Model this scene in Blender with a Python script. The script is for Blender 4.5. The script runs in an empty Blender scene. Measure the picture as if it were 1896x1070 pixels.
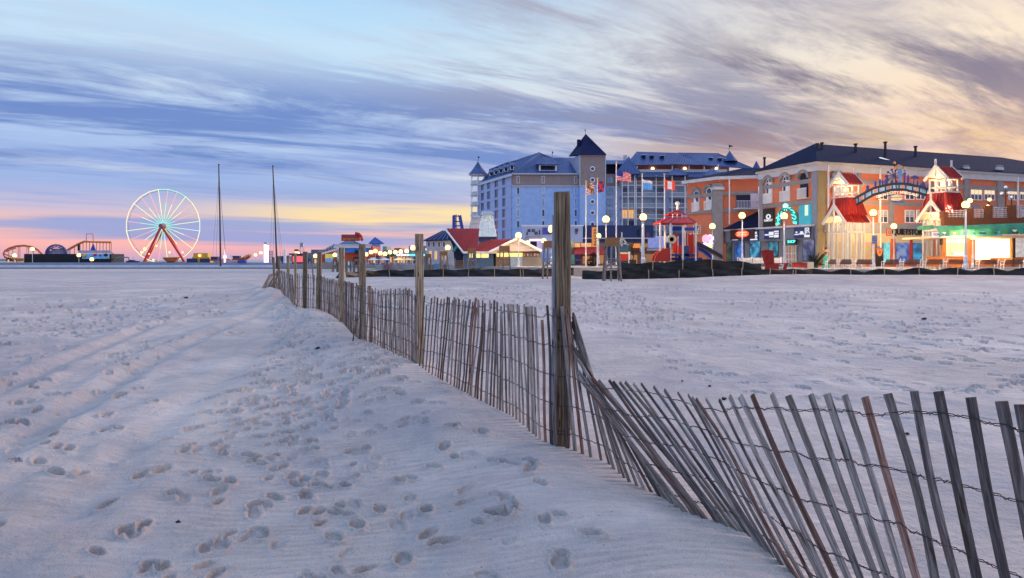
import bpy, math, random
import numpy as np
from mathutils import Vector, Matrix
R = math.radians
rnd = random.Random(7)
col = bpy.context.scene.collection
scene = bpy.context.scene

# ------------------------------------------------------------------ camera
F, CX, HY, EYE = 1264.0, 948.0, 480.0, 1.6          # focal length (photo pixels), centre column, horizon row, eye height
cam_d = bpy.data.cameras.new('camera'); cam = bpy.data.objects.new('camera', cam_d); col.objects.link(cam)
cam.location = (0, 0, EYE); cam.rotation_euler = (R(90), 0, 0)
cam_d.sensor_fit = 'HORIZONTAL'; cam_d.sensor_width = 36.0; cam_d.lens = 36.0 * F / 1896
cam_d.shift_y = -(535 - HY) / 1896
cam_d.clip_start = 0.05; cam_d.clip_end = 9000
scene.camera = cam

# ------------------------------------------------------------------ light, exposure
scene.view_settings.view_transform = 'Standard'
try: scene.view_settings.look = 'None'
except Exception: pass
scene.view_settings.exposure = 0.0; scene.view_settings.gamma = 1.0
SUN_AZ, SUN_EL = 48.0, 14.0                           # clockwise from the viewing direction, above the horizon
sd = bpy.data.lights.new('sun', 'SUN'); sun = bpy.data.objects.new('sun', sd); col.objects.link(sun)
sd.energy = 3.0; sd.angle = R(14); sd.color = (1.0, 0.80, 0.76)
sun.rotation_euler = (R(90 - SUN_EL), 0, R(180 - SUN_AZ))
sun.location = (60, 60, 60)

def lin(r, g, b):
    f = lambda c: (c / 255 / 12.92) if c / 255 <= 0.04045 else ((c / 255 + 0.055) / 1.055) ** 2.4
    return (f(r), f(g), f(b), 1.0)

# ------------------------------------------------------------------ sky: twilight gradient with drifting cirrus
w = bpy.data.worlds.new('World'); scene.world = w; w.use_nodes = True
nt = w.node_tree; N = nt.nodes; L = nt.links; N.clear()
def node(t, **k):
    n = N.new(t)
    for a, b in k.items(): setattr(n, a, b)
    return n
def wire(v, inp):
    if isinstance(v, bpy.types.NodeSocket): L.new(v, inp)
    else: inp.default_value = v
def mth(op, a, b=0.0, c=None, clamp=False):
    n = node('ShaderNodeMath', operation=op, use_clamp=clamp)
    wire(a, n.inputs[0]); wire(b, n.inputs[1])
    if c is not None: wire(c, n.inputs[2])
    return n.outputs[0]
def ramp(f, stops, interp='LINEAR'):
    n = node('ShaderNodeValToRGB'); n.color_ramp.interpolation = interp
    e = n.color_ramp.elements
    while len(e) > 1: e.remove(e[-1])
    e[0].position = stops[0][0]; e[0].color = stops[0][1]
    for p, c in stops[1:]:
        x = e.new(p); x.color = c
    wire(f, n.inputs[0]); return n.outputs[0]
def mixc(f, a, b, typ='MIX'):
    n = node('ShaderNodeMix', data_type='RGBA', blend_type=typ, clamp_factor=True)
    wire(f, n.inputs[0]); wire(a, n.inputs[6]); wire(b, n.inputs[7]); return n.outputs[2]
def sstep(x, a, b):
    n = node('ShaderNodeMapRange', interpolation_type='SMOOTHSTEP')
    wire(x, n.inputs[0]); n.inputs[1].default_value = a; n.inputs[2].default_value = b
    n.inputs[3].default_value = 0; n.inputs[4].default_value = 1; return n.outputs[0]
def noise(vec, scale, detail=5, rough=0.55, dist=0.0):
    n = node('ShaderNodeTexNoise', noise_dimensions='3D'); wire(vec, n.inputs['Vector'])
    n.inputs['Scale'].default_value = scale; n.inputs['Detail'].default_value = detail
    n.inputs['Roughness'].default_value = rough; n.inputs['Distortion'].default_value = dist
    return n.outputs['Fac']
def comb(x, y, z=0.0):
    n = node('ShaderNodeCombineXYZ'); wire(x, n.inputs[0]); wire(y, n.inputs[1]); wire(z, n.inputs[2]); return n.outputs[0]
tc = node('ShaderNodeTexCoord'); sep = node('ShaderNodeSeparateXYZ'); L.new(tc.outputs['Generated'], sep.inputs[0])
dx, dy, dz = sep.outputs
el = mth('ARCTAN2', dz, mth('SQRT', mth('ADD', mth('MULTIPLY', dx, dx), mth('MULTIPLY', dy, dy))))   # elevation
azr = mth('ARCTAN2', dx, dy)                                                                         # 0 ahead, + to the right
az = mth('MINIMUM', azr, mth('SUBTRACT', 3.9, mth('MULTIPLY', azr, 1.4)))                              # the sky behind the viewer is the cool evening side
warm = sstep(az, -0.30, 0.72)                                                                        # towards the sunset
en = mth('DIVIDE', el, 1.5708)
deg = lambda d: d / 90.0
left = ramp(en, [(0, lin(205, 168, 200)), (deg(1.0), lin(250, 182, 182)), (deg(2.4), lin(255, 196, 172)), (deg(3.6), lin(205, 190, 214)),
                 (deg(5.5), lin(158, 180, 228)), (deg(9), lin(168, 194, 236)), (deg(13), lin(200, 222, 243)), (deg(17), lin(196, 226, 248)),
                 (deg(22), lin(164, 212, 250)), (deg(35), lin(140, 190, 246)), (1, lin(150, 185, 240))])
right = ramp(en, [(0, lin(250, 190, 150)), (deg(2.5), lin(255, 206, 158)), (deg(6), lin(250, 208, 172)), (deg(10), lin(250, 214, 180)),
                  (deg(15), lin(250, 230, 204)), (deg(20), lin(230, 212, 200)), (deg(30), lin(190, 198, 225)), (1, lin(150, 185, 240))])
sky = mixc(warm, left, right)
# the band of yellow light low over the amusement pier and the hotel
band = mth('MULTIPLY', sstep(el, R(2.0), R(3.0)), mth('SUBTRACT', 1.0, sstep(el, R(4.1), R(4.9))))
hz = comb(mth('MULTIPLY', az, 2.2), mth('MULTIPLY', el, 46.0), 0.0)
nb = noise(hz, 1.0, 6, 0.6, 0.3)
band = mth('MULTIPLY', mth('MULTIPLY', band, sstep(az, -0.52, -0.22)), sstep(nb, 0.28, 0.56))
sky = mixc(band, sky, lin(255, 226, 168))
# flat bluish bars close to the horizon
nh = noise(comb(mth('MULTIPLY', az, 1.5), mth('MULTIPLY', el, 34.0), 4.0), 1.0, 5, 0.55, 0.2)
bars = mth('MULTIPLY', mth('MULTIPLY', sstep(nh, 0.46, 0.62), sstep(el, 0.0, R(1.5))), mth('SUBTRACT', 1.0, sstep(el, R(7.0), R(13.0))))
sky = mixc(mth('MULTIPLY', bars, 0.85), sky, mixc(warm, lin(136, 162, 220), lin(205, 172, 184)))
# cirrus lying on a high flat layer, drawn out along one wind direction
inv = mth('DIVIDE', 1.0, mth('ADD', mth('MAXIMUM', dz, 0.0), 0.075))
pxn = mth('MULTIPLY', dx, inv); pyn = mth('MULTIPLY', dy, inv)
WA = R(58.0)
al = mth('ADD', mth('MULTIPLY', pxn, math.sin(WA)), mth('MULTIPLY', pyn, math.cos(WA)))
ac = mth('SUBTRACT', mth('MULTIPLY', pxn, math.cos(WA)), mth('MULTIPLY', pyn, math.sin(WA)))
up = sstep(el, R(3.0), R(7.0))
n1 = noise(comb(mth('MULTIPLY', al, 0.36), mth('MULTIPLY', ac, 0.95), 0.7), 1.0, 9, 0.64, 0.75)
n2 = noise(comb(mth('MULTIPLY', al, 0.85), mth('MULTIPLY', ac, 3.2), 5.2), 1.0, 9, 0.66, 0.7)
n3 = noise(comb(mth('MULTIPLY', al, 0.16), mth('MULTIPLY', ac, 0.5), 9.1), 1.0, 4, 0.5, 0.3)
lite = mth('MULTIPLY', sstep(mth('ADD', mth('MULTIPLY', n2, 0.6), mth('MULTIPLY', n3, 0.4)), 0.44, 0.66), up)
sky = mixc(mth('MULTIPLY', lite, 0.75), sky, mixc(warm, lin(226, 232, 240), lin(255, 236, 208)))
dens = mth('ADD', mth('MULTIPLY', n1, 0.62), mth('MULTIPLY', n2, 0.38))
window_ = mth('MULTIPLY', sstep(el, R(3.5), R(7.5)), mth('SUBTRACT', 1.0, mth('MULTIPLY', sstep(el, R(11.5), R(17.0)), 0.85)))
dark = mth('MULTIPLY', sstep(dens, 0.455, 0.60), window_)
dcol = mixc(sstep(az, 0.0, 0.42), lin(108, 138, 202), lin(132, 122, 146))
sky = mixc(mth('MULTIPLY', dark, 0.95), sky, dcol)
grey = mth('MULTIPLY', mth('MULTIPLY', sstep(mth('ADD', mth('MULTIPLY', n1, 0.45), mth('MULTIPLY', n2, 0.55)), 0.46, 0.62), sstep(el, R(8.0), R(12.0))), sstep(az, -0.30, 0.10))
sky = mixc(mth('MULTIPLY', grey, 0.75), sky, lin(152, 152, 176))
# heavier broken cloud towards the sunset
n4 = noise(comb(mth('MULTIPLY', al, 0.42), mth('MULTIPLY', ac, 1.7), 2.3), 1.0, 9, 0.66, 0.3)
puff = mth('MULTIPLY', mth('MULTIPLY', sstep(n4, 0.45, 0.60), sstep(az, 0.05, 0.32)), mth('MULTIPLY', sstep(el, R(5.0), R(10.0)), mth('SUBTRACT', 1.0, sstep(el, R(15.0), R(18.5)))))
sky = mixc(mth('MULTIPLY', puff, 0.9), sky, mixc(sstep(el, R(6.0), R(12.0)), lin(196, 150, 138), lin(122, 114, 140)))
gold = mth('MULTIPLY', mth('MULTIPLY', sstep(n2, 0.48, 0.64), sstep(az, 0.30, 0.55)), mth('SUBTRACT', 1.0, sstep(el, R(9.0), R(13.0))))
sky = mixc(mth('MULTIPLY', gold, 0.6), sky, lin(255, 214, 150))
# the dome above the frame: brighter evening sky
gain = mth('ADD', 1.0, mth('MULTIPLY', sstep(el, R(24.0), R(60.0)), 1.05))
vm = node('ShaderNodeVectorMath', operation='SCALE'); L.new(sky, vm.inputs[0]); L.new(gain, vm.inputs['Scale'])
nis = node('ShaderNodeTexSky', sky_type='NISHITA'); nis.sun_disc = False
nis.sun_elevation = R(SUN_EL); nis.sun_rotation = R(SUN_AZ)
bg1 = node('ShaderNodeBackground'); L.new(vm.outputs[0], bg1.inputs[0]); bg1.inputs[1].default_value = 1.0
bg2 = node('ShaderNodeBackground'); L.new(nis.outputs[0], bg2.inputs[0]); bg2.inputs[1].default_value = 0.004
ads = node('ShaderNodeAddShader'); L.new(bg1.outputs[0], ads.inputs[0]); L.new(bg2.outputs[0], ads.inputs[1])
wo = node('ShaderNodeOutputWorld'); L.new(ads.outputs[0], wo.inputs[0])
# ------------------------------------------------------------------ helpers
def P(px, py, Y):
    """the point of the place seen at photo pixel (px, py), Y metres ahead"""
    return Vector(((px - CX) / F * Y, Y, EYE - (py - HY) / F * Y))

class MB:
    """collects boxes, bars, tubes ... in world space; build() links them as ONE mesh object"""
    def __init__(s, M=None): s.v, s.f, s.m, s.M = [], [], [], M
    def add(s, vs, fs, m=0):
        o = len(s.v)
        s.v += [tuple(s.M @ Vector(p)) if s.M else tuple(p) for p in vs]
        s.f += [tuple(i + o for i in f) for f in fs]; s.m += [m] * len(fs); return s
    def box(s, x0, y0, z0, x1, y1, z1, m=0):
        x0, x1 = sorted((x0, x1)); y0, y1 = sorted((y0, y1)); z0, z1 = sorted((z0, z1))
        return s.add([(x0,y0,z0),(x1,y0,z0),(x1,y1,z0),(x0,y1,z0),(x0,y0,z1),(x1,y0,z1),(x1,y1,z1),(x0,y1,z1)],
                     [(0,3,2,1),(4,5,6,7),(0,1,5,4),(1,2,6,5),(2,3,7,6),(3,0,4,7)], m)
    def pb(s, x0, y0, x1, y1, Y, d=1.0, m=0):
        """box whose front face covers these photo pixels at distance Y"""
        a = P(x0, y0, Y); b = P(x1, y1, Y); return s.box(a.x, Y, a.z, b.x, Y + d, b.z, m)
    def bar(s, p, q, w, d=None, m=0, side=None):
        p, q = Vector(p), Vector(q); d = d or w; t = (q - p)
        if t.length < 1e-6: return s
        t.normalize(); sd = Vector(side) if side else (Vector((1,0,0)) if abs(t.x) < 0.9 else Vector((0,1,0)))
        n = t.cross(sd).normalized(); sd = n.cross(t).normalized()
        vs = [c + sd * (a * w / 2) + n * (b * d / 2) for c in (p, q) for a, b in ((-1,-1),(1,-1),(1,1),(-1,1))]
        return s.add(vs, [(0,3,2,1),(4,5,6,7),(0,1,5,4),(1,2,6,5),(2,3,7,6),(3,0,4,7)], m)
    def tube(s, pts, r, n=8, m=0, closed=False, r2=None):
        pts = [Vector(p) for p in pts]; k = len(pts); vs = []; fs = []
        up = Vector((0,0,1))
        for i, p in enumerate(pts):
            a = pts[(i - 1) % k] if (closed or i) else p; b = pts[(i + 1) % k] if (closed or i < k - 1) else p
            t = (b - a).normalized(); sd = t.cross(up)
            if sd.length < 0.05: sd = t.cross(Vector((0,1,0)))
            sd.normalize(); u = sd.cross(t)
            rr = r if r2 is None else r + (r2 - r) * i / (k - 1)
            vs += [p + (sd * math.cos(2*math.pi*j/n) + u * math.sin(2*math.pi*j/n)) * rr for j in range(n)]
        for i in range(k if closed else k - 1):
            for j in range(n):
                a = i * n + j; b = i * n + (j + 1) % n; c = ((i + 1) % k) * n + (j + 1) % n; d = ((i + 1) % k) * n + j
                fs.append((a, b, c, d))
        if not closed: fs += [tuple(range(n))[::-1], tuple((k - 1) * n + j for j in range(n))]
        return s.add(vs, fs, m)
    def lathe(s, prof, n=16, c=(0,0,0), m=0, a0=0.0, sy=1.0):
        vs = []; fs = []
        for r, z in prof: vs += [(c[0] + r*math.cos(a0+2*math.pi*j/n), c[1] + sy*r*math.sin(a0+2*math.pi*j/n), c[2] + z) for j in range(n)]
        for i in range(len(prof) - 1):
            for j in range(n): fs.append((i*n+j, i*n+(j+1)%n, (i+1)*n+(j+1)%n, (i+1)*n+j))
        fs += [tuple(range(n))[::-1], tuple((len(prof)-1)*n + j for j in range(n))]
        return s.add(vs, fs, m)
    def prism(s, poly, off, m=0):
        poly = [Vector(p) for p in poly]; off = Vector(off); n = len(poly)
        vs = poly + [p + off for p in poly]
        return s.add(vs, [tuple(range(n)), tuple(range(n, 2*n))[::-1]] + [(i, i + n, (i+1) % n + n, (i+1) % n) for i in range(n)], m)
    def ball(s, c, r, n=12, m=0, sz=1.0):
        k = max(4, n // 2); return s.lathe([(max(1e-3, r*math.sin(math.pi*i/k)), -r*sz*math.cos(math.pi*i/k)) for i in range(k + 1)], n, c, m)
    def seam(s, a, b, c, d, n, t=0.08, sw=0.06, sh=0.07, m=0, ms=None):
        """standing-seam roof panel: a-b the eave, d-c the ridge, n seams"""
        a, b, c, d = map(Vector, (a, b, c, d)); nn = (b - a).cross(d - a)
        if nn.length < 1e-6: nn = (b - a).cross(c - a)
        nn.normalize()
        if nn.z < 0: nn = -nn
        poly = [a, b, c] if (c - d).length < 1e-4 else [a, b, c, d]
        s.prism(poly, -nn * t, m)
        for i in range(n + 1):
            f = i / n; p = a.lerp(b, f) + nn * sh * 0.4; q = d.lerp(c, f) + nn * sh * 0.4
            s.bar(p, q, sw, sh, m if ms is None else ms, side=(b - a).normalized())
        return s
    def build(s, name, mats, parent=None, loc=None, smooth=False, label=None):
        me = bpy.data.meshes.new(name); o = bpy.data.objects.new(name, me)
        if parent is not None:
            root = parent
            while root.parent: root = root.parent
            iv = root_m(root).inverted(); vs = [tuple(iv @ Vector(p)) for p in s.v]; o.parent = parent
        else:
            l = Vector(loc) if loc is not None else Vector((0,0,0)); o.location = l; vs = [tuple(Vector(p) - l) for p in s.v]
        me.from_pydata(vs, [], s.f)
        for mm in (mats if isinstance(mats, (list, tuple)) else [mats]): me.materials.append(mm)
        me.polygons.foreach_set('material_index', s.m)
        if smooth: me.polygons.foreach_set('use_smooth', [True] * len(s.f))
        me.update(); col.objects.link(o)
        if label: o['label'] = label
        return o
def root_m(o): return Matrix.Translation(o.location) @ o.rotation_euler.to_matrix().to_4x4()
def tag(o, label, cat=None, group=None, kind=None):
    o['label'] = label
    if cat: o['category'] = cat
    if group: o['group'] = group
    if kind: o['kind'] = kind
    return o
def thing(name, label, cat, loc=(0,0,0), rz=0.0, group=None):
    o = bpy.data.objects.new(name, None); col.objects.link(o); o.empty_display_size = 0.3
    o.location = loc; o.rotation_euler = (0, 0, rz); return tag(o, label, cat, group)
def copy_tree(o, parent=None):
    c = o.copy(); col.objects.link(c)
    if parent is not None: c.parent = parent
    for ch in list(o.children): copy_tree(ch, c)
    return c
def text(body, size, mat, name, parent, M, ext=0.02, sx=1.0, bold=0.0):
    """lettering as mesh; M maps the text plane (x right, y up, z out) to the world"""
    cu = bpy.data.curves.new('t', 'FONT'); cu.body = body; cu.size = size; cu.extrude = ext; cu.align_x = 'CENTER'; cu.align_y = 'CENTER'; cu.offset = bold
    ob = bpy.data.objects.new('t', cu); col.objects.link(ob); bpy.context.view_layer.update()
    me = bpy.data.meshes.new_from_object(ob); bpy.data.objects.remove(ob)
    b = MB(); b.v = [tuple(M @ Vector((v.co.x * sx, v.co.y, v.co.z))) for v in me.vertices]
    b.f = [tuple(p.vertices) for p in me.polygons]; b.m = [0] * len(b.f); bpy.data.meshes.remove(me)
    return b.build(name, mat, parent)
FACE = Matrix(((1,0,0,0),(0,0,-1,0),(0,1,0,0),(0,0,0,1)))      # text plane facing the viewer
def facing(p, rz=0.0): return Matrix.Translation(Vector(p)) @ Matrix.Rotation(rz, 4, 'Z') @ FACE

_M = {}
def mat(name, c, rough=0.6, var=0.12, scale=2.0, emit=None, es=0.0, metal=0.0, bump=0.0, stretch=(1,1,1), spec=0.4):
    if name in _M: return _M[name]
    m = bpy.data.materials.new(name); m.use_nodes = True; t = m.node_tree; b = t.nodes['Principled BSDF']
    b.inputs['Roughness'].default_value = rough; b.inputs['Metallic'].default_value = metal
    b.inputs['Specular IOR Level'].default_value = spec
    tcn = t.nodes.new('ShaderNodeTexCoord'); mp = t.nodes.new('ShaderNodeMapping'); t.links.new(tcn.outputs['Object'], mp.inputs[0]); mp.inputs['Scale'].default_value = stretch
    nz = t.nodes.new('ShaderNodeTexNoise'); nz.inputs['Scale'].default_value = scale; nz.inputs['Detail'].default_value = 6; nz.inputs['Roughness'].default_value = 0.6
    t.links.new(mp.outputs[0], nz.inputs['Vector'])
    cr = t.nodes.new('ShaderNodeValToRGB'); cr.color_ramp.elements[0].position = 0.3; cr.color_ramp.elements[1].position = 0.7
    cr.color_ramp.elements[0].color = tuple(x * (1 - var) for x in c[:3]) + (1,); cr.color_ramp.elements[1].color = tuple(min(1, x * (1 + var)) for x in c[:3]) + (1,)
    t.links.new(nz.outputs['Fac'], cr.inputs[0]); t.links.new(cr.outputs[0], b.inputs['Base Color'])
    if emit: b.inputs['Emission Color'].default_value = tuple(emit[:3]) + (1,); b.inputs['Emission Strength'].default_value = es
    if bump:
        bn = t.nodes.new('ShaderNodeBump'); bn.inputs['Strength'].default_value = bump; bn.inputs['Distance'].default_value = 0.05
        t.links.new(nz.outputs['Fac'], bn.inputs['Height']); t.links.new(bn.outputs[0], b.inputs['Normal'])
    _M[name] = m; return m
def glow(name, c, es, base=(0.02,0.02,0.02)): return mat(name, base, emit=c, es=es)
def siding(name, c, pitch=0.2, rough=0.6, axis='Z', depth=0.35):
    """painted boards or corrugation: colour variation plus bump lines along one axis"""
    if name in _M: return _M[name]
    m = mat(name, c, rough, 0.12, 0.8); t = m.node_tree; b = t.nodes['Principled BSDF']
    tcn = t.nodes.new('ShaderNodeTexCoord'); wv = t.nodes.new('ShaderNodeTexWave'); wv.wave_type = 'BANDS'; wv.bands_direction = axis; wv.wave_profile = 'SAW'
    wv.inputs['Scale'].default_value = 0.314 / pitch; t.links.new(tcn.outputs['Object'], wv.inputs['Vector'])
    bn = t.nodes.new('ShaderNodeBump'); bn.inputs['Strength'].default_value = depth; bn.inputs['Distance'].default_value = 0.03
    t.links.new(wv.outputs['Fac'], bn.inputs['Height']); t.links.new(bn.outputs[0], b.inputs['Normal']); return m
def glass(name, c, rough=0.08, emit=None, es=0.0): return mat(name, c, rough, 0.35, 0.5, emit, es, spec=0.8)
def wood(name, c0, c1, c2, along=(14, 14, 0.7), rough=0.85, knots=True, red=False, rings=False):
    """weathered timber: grain drawn out along the board, its own tone for every board"""
    m = bpy.data.materials.new(name); m.use_nodes = True; t = m.node_tree; b = t.nodes['Principled BSDF']; b.inputs['Roughness'].default_value = rough; b.inputs['Specular IOR Level'].default_value = 0.25
    tcn = t.nodes.new('ShaderNodeTexCoord'); oi = t.nodes.new('ShaderNodeObjectInfo')
    ad = t.nodes.new('ShaderNodeVectorMath'); ad.operation = 'ADD'; cb = t.nodes.new('ShaderNodeCombineXYZ')
    ml = t.nodes.new('ShaderNodeMath'); ml.operation = 'MULTIPLY'; ml.inputs[1].default_value = 37.0; t.links.new(oi.outputs['Random'], ml.inputs[0])
    for i in range(3): t.links.new(ml.outputs[0], cb.inputs[i])
    t.links.new(tcn.outputs['Object'], ad.inputs[0]); t.links.new(cb.outputs[0], ad.inputs[1])
    mp = t.nodes.new('ShaderNodeMapping'); mp.inputs['Scale'].default_value = along; t.links.new(ad.outputs[0], mp.inputs[0])
    nz = t.nodes.new('ShaderNodeTexNoise'); nz.inputs['Scale'].default_value = 2.2; nz.inputs['Detail'].default_value = 9; nz.inputs['Roughness'].default_value = 0.68; nz.inputs['Distortion'].default_value = 0.9
    t.links.new(mp.outputs[0], nz.inputs['Vector'])
    cr = t.nodes.new('ShaderNodeValToRGB'); e = cr.color_ramp.elements; e[0].position = 0.32; e[0].color = c0; e[1].position = 0.70; e[1].color = c2
    x = e.new(0.5); x.color = c1; t.links.new(nz.outputs['Fac'], cr.inputs[0])
    if rings:
        wv = t.nodes.new('ShaderNodeTexWave'); wv.wave_type = 'RINGS'; wv.rings_direction = 'Z'; wv.inputs['Scale'].default_value = 17.0; wv.inputs['Distortion'].default_value = 7.5; wv.inputs['Detail'].default_value = 3; wv.inputs['Detail Scale'].default_value = 0.9
        mpw = t.nodes.new('ShaderNodeMapping'); mpw.inputs['Scale'].default_value = (1, 1, 0.11); mpw.inputs['Location'].default_value = (0.05, 0.11, 0); t.links.new(tcn.outputs['Object'], mpw.inputs[0]); t.links.new(mpw.outputs[0], wv.inputs['Vector'])
        mxw = t.nodes.new('ShaderNodeMix'); mxw.data_type = 'RGBA'; mxw.blend_type = 'MULTIPLY'; rw = t.nodes.new('ShaderNodeValToRGB'); rw.color_ramp.elements[0].color = (.55, .48, .43, 1); rw.color_ramp.elements[0].position = 0.1; rw.color_ramp.elements[1].color = (1.15, 1.12, 1.05, 1); rw.color_ramp.elements[1].position = 0.6
        t.links.new(wv.outputs['Fac'], rw.inputs[0]); mxw.inputs[0].default_value = 0.8; t.links.new(cr.outputs[0], mxw.inputs[6]); t.links.new(rw.outputs[0], mxw.inputs[7]); ring_out = mxw.outputs[2]
    else: ring_out = cr.outputs[0]
    # tone of each board
    hs = t.nodes.new('ShaderNodeHueSaturation'); mr = t.nodes.new('ShaderNodeMapRange'); mr.inputs[3].default_value = 0.55; mr.inputs[4].default_value = 1.35
    t.links.new(oi.outputs['Random'], mr.inputs[0]); t.links.new(mr.outputs[0], hs.inputs['Value']); t.links.new(ring_out, hs.inputs['Color'])
    out = hs.outputs[0]
    if knots:
        n2 = t.nodes.new('ShaderNodeTexNoise'); n2.inputs['Scale'].default_value = 1.0; n2.inputs['Detail'].default_value = 3
        mp2 = t.nodes.new('ShaderNodeMapping'); mp2.inputs['Scale'].default_value = (along[0]*1.2, along[1]*1.2, 4.5); t.links.new(ad.outputs[0], mp2.inputs[0]); t.links.new(mp2.outputs[0], n2.inputs['Vector'])
        r2 = t.nodes.new('ShaderNodeValToRGB'); r2.color_ramp.elements[0].position = 0.64; r2.color_ramp.elements[0].color = (0,0,0,1); r2.color_ramp.elements[1].position = 0.72; r2.color_ramp.elements[1].color = (1,1,1,1)
        t.links.new(n2.outputs['Fac'], r2.inputs[0]); mx = t.nodes.new('ShaderNodeMix'); mx.data_type = 'RGBA'; t.links.new(r2.outputs[0], mx.inputs[0]); t.links.new(out, mx.inputs[6]); mx.inputs[7].default_value = (0.045, 0.02, 0.012, 1); out = mx.outputs[2]
    if red:
        n3 = t.nodes.new('ShaderNodeTexNoise'); n3.inputs['Scale'].default_value = 1.0; n3.inputs['Detail'].default_value = 4
        mp3 = t.nodes.new('ShaderNodeMapping'); mp3.inputs['Scale'].default_value = (along[0]*1.3, along[1]*1.3, 2.2); mp3.inputs['Location'].default_value = (5, 3, 8); t.links.new(ad.outputs[0], mp3.inputs[0]); t.links.new(mp3.outputs[0], n3.inputs['Vector'])
        r3 = t.nodes.new('ShaderNodeValToRGB'); r3.color_ramp.elements[0].position = 0.57; r3.color_ramp.elements[0].color = (0,0,0,1); r3.color_ramp.elements[1].position = 0.72; r3.color_ramp.elements[1].color = (.8,.8,.8,1)
        t.links.new(n3.outputs['Fac'], r3.inputs[0]); mx3 = t.nodes.new('ShaderNodeMix'); mx3.data_type = 'RGBA'; t.links.new(r3.outputs[0], mx3.inputs[0]); t.links.new(out, mx3.inputs[6]); mx3.inputs[7].default_value = (0.16, 0.06, 0.04, 1); out = mx3.outputs[2]
    t.links.new(out, b.inputs['Base Color'])
    bn = t.nodes.new('ShaderNodeBump'); bn.inputs['Strength'].default_value = 0.5; bn.inputs['Distance'].default_value = 0.006; t.links.new(nz.outputs['Fac'], bn.inputs['Height']); t.links.new(bn.outputs[0], b.inputs['Normal'])
    _M[name] = m; return m
# ------------------------------------------------------------------ the beach: one sheet of sand out to the horizon
def sm(x, a, b):
    t = np.clip((np.asarray(x, float) - a) / (b - a), 0, 1); return t * t * (3 - 2 * t)
# foot of the sand fence: (photo column, metres ahead), from beside the viewer to the far flattened end
FPATH = [(2700, 1.30), (2190, 1.72), (2001, 1.96), (1873, 2.15), (1756, 2.48), (1593, 2.82), (1475, 3.35), (1384, 3.87), (1266, 4.22), (1219, 4.51), (1165, 4.78), (1128, 5.2), (1065, 5.56), (1030, 5.68),
         (1000, 5.9), (950, 6.75), (880, 7.7), (800, 9.2), (772, 10.2), (690, 12.7), (655, 14.0), (632, 17.0), (592, 21.0), (547, 22.6), (520, 34.0), (512, 37.0), (470, 46.0)]
FY = np.array([p[1] for p in FPATH]); FX = np.array([(p[0] - CX) / F * p[1] for p in FPATH])
def hash2(ix, iy, seed):
    n = (ix.astype(np.int64) * 374761393 + iy.astype(np.int64) * 668265263 + seed * 974711) & 0x7fffffff
    n = ((n ^ (n >> 13)) * 1274126177) & 0x7fffffff
    return ((n ^ (n >> 16)) & 0xffff) / 65535.0
def vnoise(x, y, seed=0):
    ix = np.floor(x); iy = np.floor(y); fx = x - ix; fy = y - iy
    u = fx * fx * (3 - 2 * fx); v = fy * fy * (3 - 2 * fy)
    a = hash2(ix, iy, seed); b = hash2(ix + 1, iy, seed); c = hash2(ix, iy + 1, seed); d = hash2(ix + 1, iy + 1, seed)
    return (a + (b - a) * u) * (1 - v) + (c + (d - c) * u) * v - 0.5
def ground_base(x, y):
    x = np.asarray(x, float); y = np.asarray(y, float)
    z = -2.4 * np.clip((y - 50) / 250, 0, 1.25)
    z = z * (1 - 0.75 * sm(x, 5, 30))
    z = z + 0.34 * sm(x, 10, 24) * sm(y, 44, 57)
    dl = np.interp(y, FY, FX) - x
    near = 1 - sm(y, 40, 60)
    z = z + near * (0.125 * np.exp(-((dl - 0.62) / 0.75) ** 2) - 0.02 - 0.05 * sm(-dl, 0.0, 0.7) * (1 - sm(-dl, 2.5, 6)))
    return z
def gz(x, y): return float(ground_base(x, y))
th_d = np.linspace(R(-43), R(43), 1050); th_c = np.linspace(R(43), R(317), 70)[1:-1]
TH = np.concatenate([th_d, th_c])
rows = [0.4, 0.8, 1.2, 1.5] + [F * EYE / q for q in np.arange(1190, 12, -1.15)] + list(np.geomspace(175, 6000, 26))
RR = np.array(rows); nR, nT = len(RR), len(TH)
X = RR[:, None] * np.sin(TH)[None, :]; Y = RR[:, None] * np.cos(TH)[None, :]
Z = ground_base(X, Y)
r_ = np.broadcast_to(RR[:, None], X.shape)
fade = 1 - 0.6 * sm(r_, 30, 70) - 0.4 * sm(r_, 70, 150)
big = 0.06 * vnoise(X / 4.2, Y / 5.5, 1) + 0.05 * vnoise(X / 1.7 + 9, Y / 2.1, 2)
dlf = np.interp(Y, FY, FX) - X
calm = sm(np.abs(dlf - 0.7), 0.7, 2.0)                    # wind-smoothed drift along the fence foot
Z += big * (1 - sm(r_, 60, 140)) * sm(r_, 2.0, 5.0) * (0.25 + 0.75 * calm)
small = 0.075 * np.minimum(vnoise(X / 0.46, Y / 0.55, 3), 0.12) + 0.030 * vnoise(X / 0.17, Y / 0.2, 4) + 0.06 * vnoise(X / 1.1, Y / 1.3, 12) * sm(r_, 14, 30)
rough_zone = np.where(dlf > 0, sm(dlf, 2.0, 4.0) * (0.25 + 0.75 * sm(vnoise(X / 3.1, Y / 5.0, 8), -0.15, 0.25)), 0.75 * sm(-dlf, 2.0, 6.0) * (0.35 + 0.65 * sm(vnoise(X / 4.0, Y / 4.0, 9), -0.2, 0.2)))
Z += small * fade * rough_zone
# wind ripples
ph = (Y * 0.97 - X * 0.20 + 0.34 * vnoise(X / 1.3, Y / 1.1, 5) + 0.10 * vnoise(X / 0.30, Y / 0.3, 6)) / 0.088
rip = np.sin(2 * math.pi * ph); rip = rip + 0.25 * np.cos(4 * math.pi * ph)
Z += 0.0040 * rip * (1 - sm(r_, 7, 13)) * np.where(dlf > -0.5, 1 - 0.75 * sm(dlf, 2.3, 4.2), 0.25)
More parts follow.
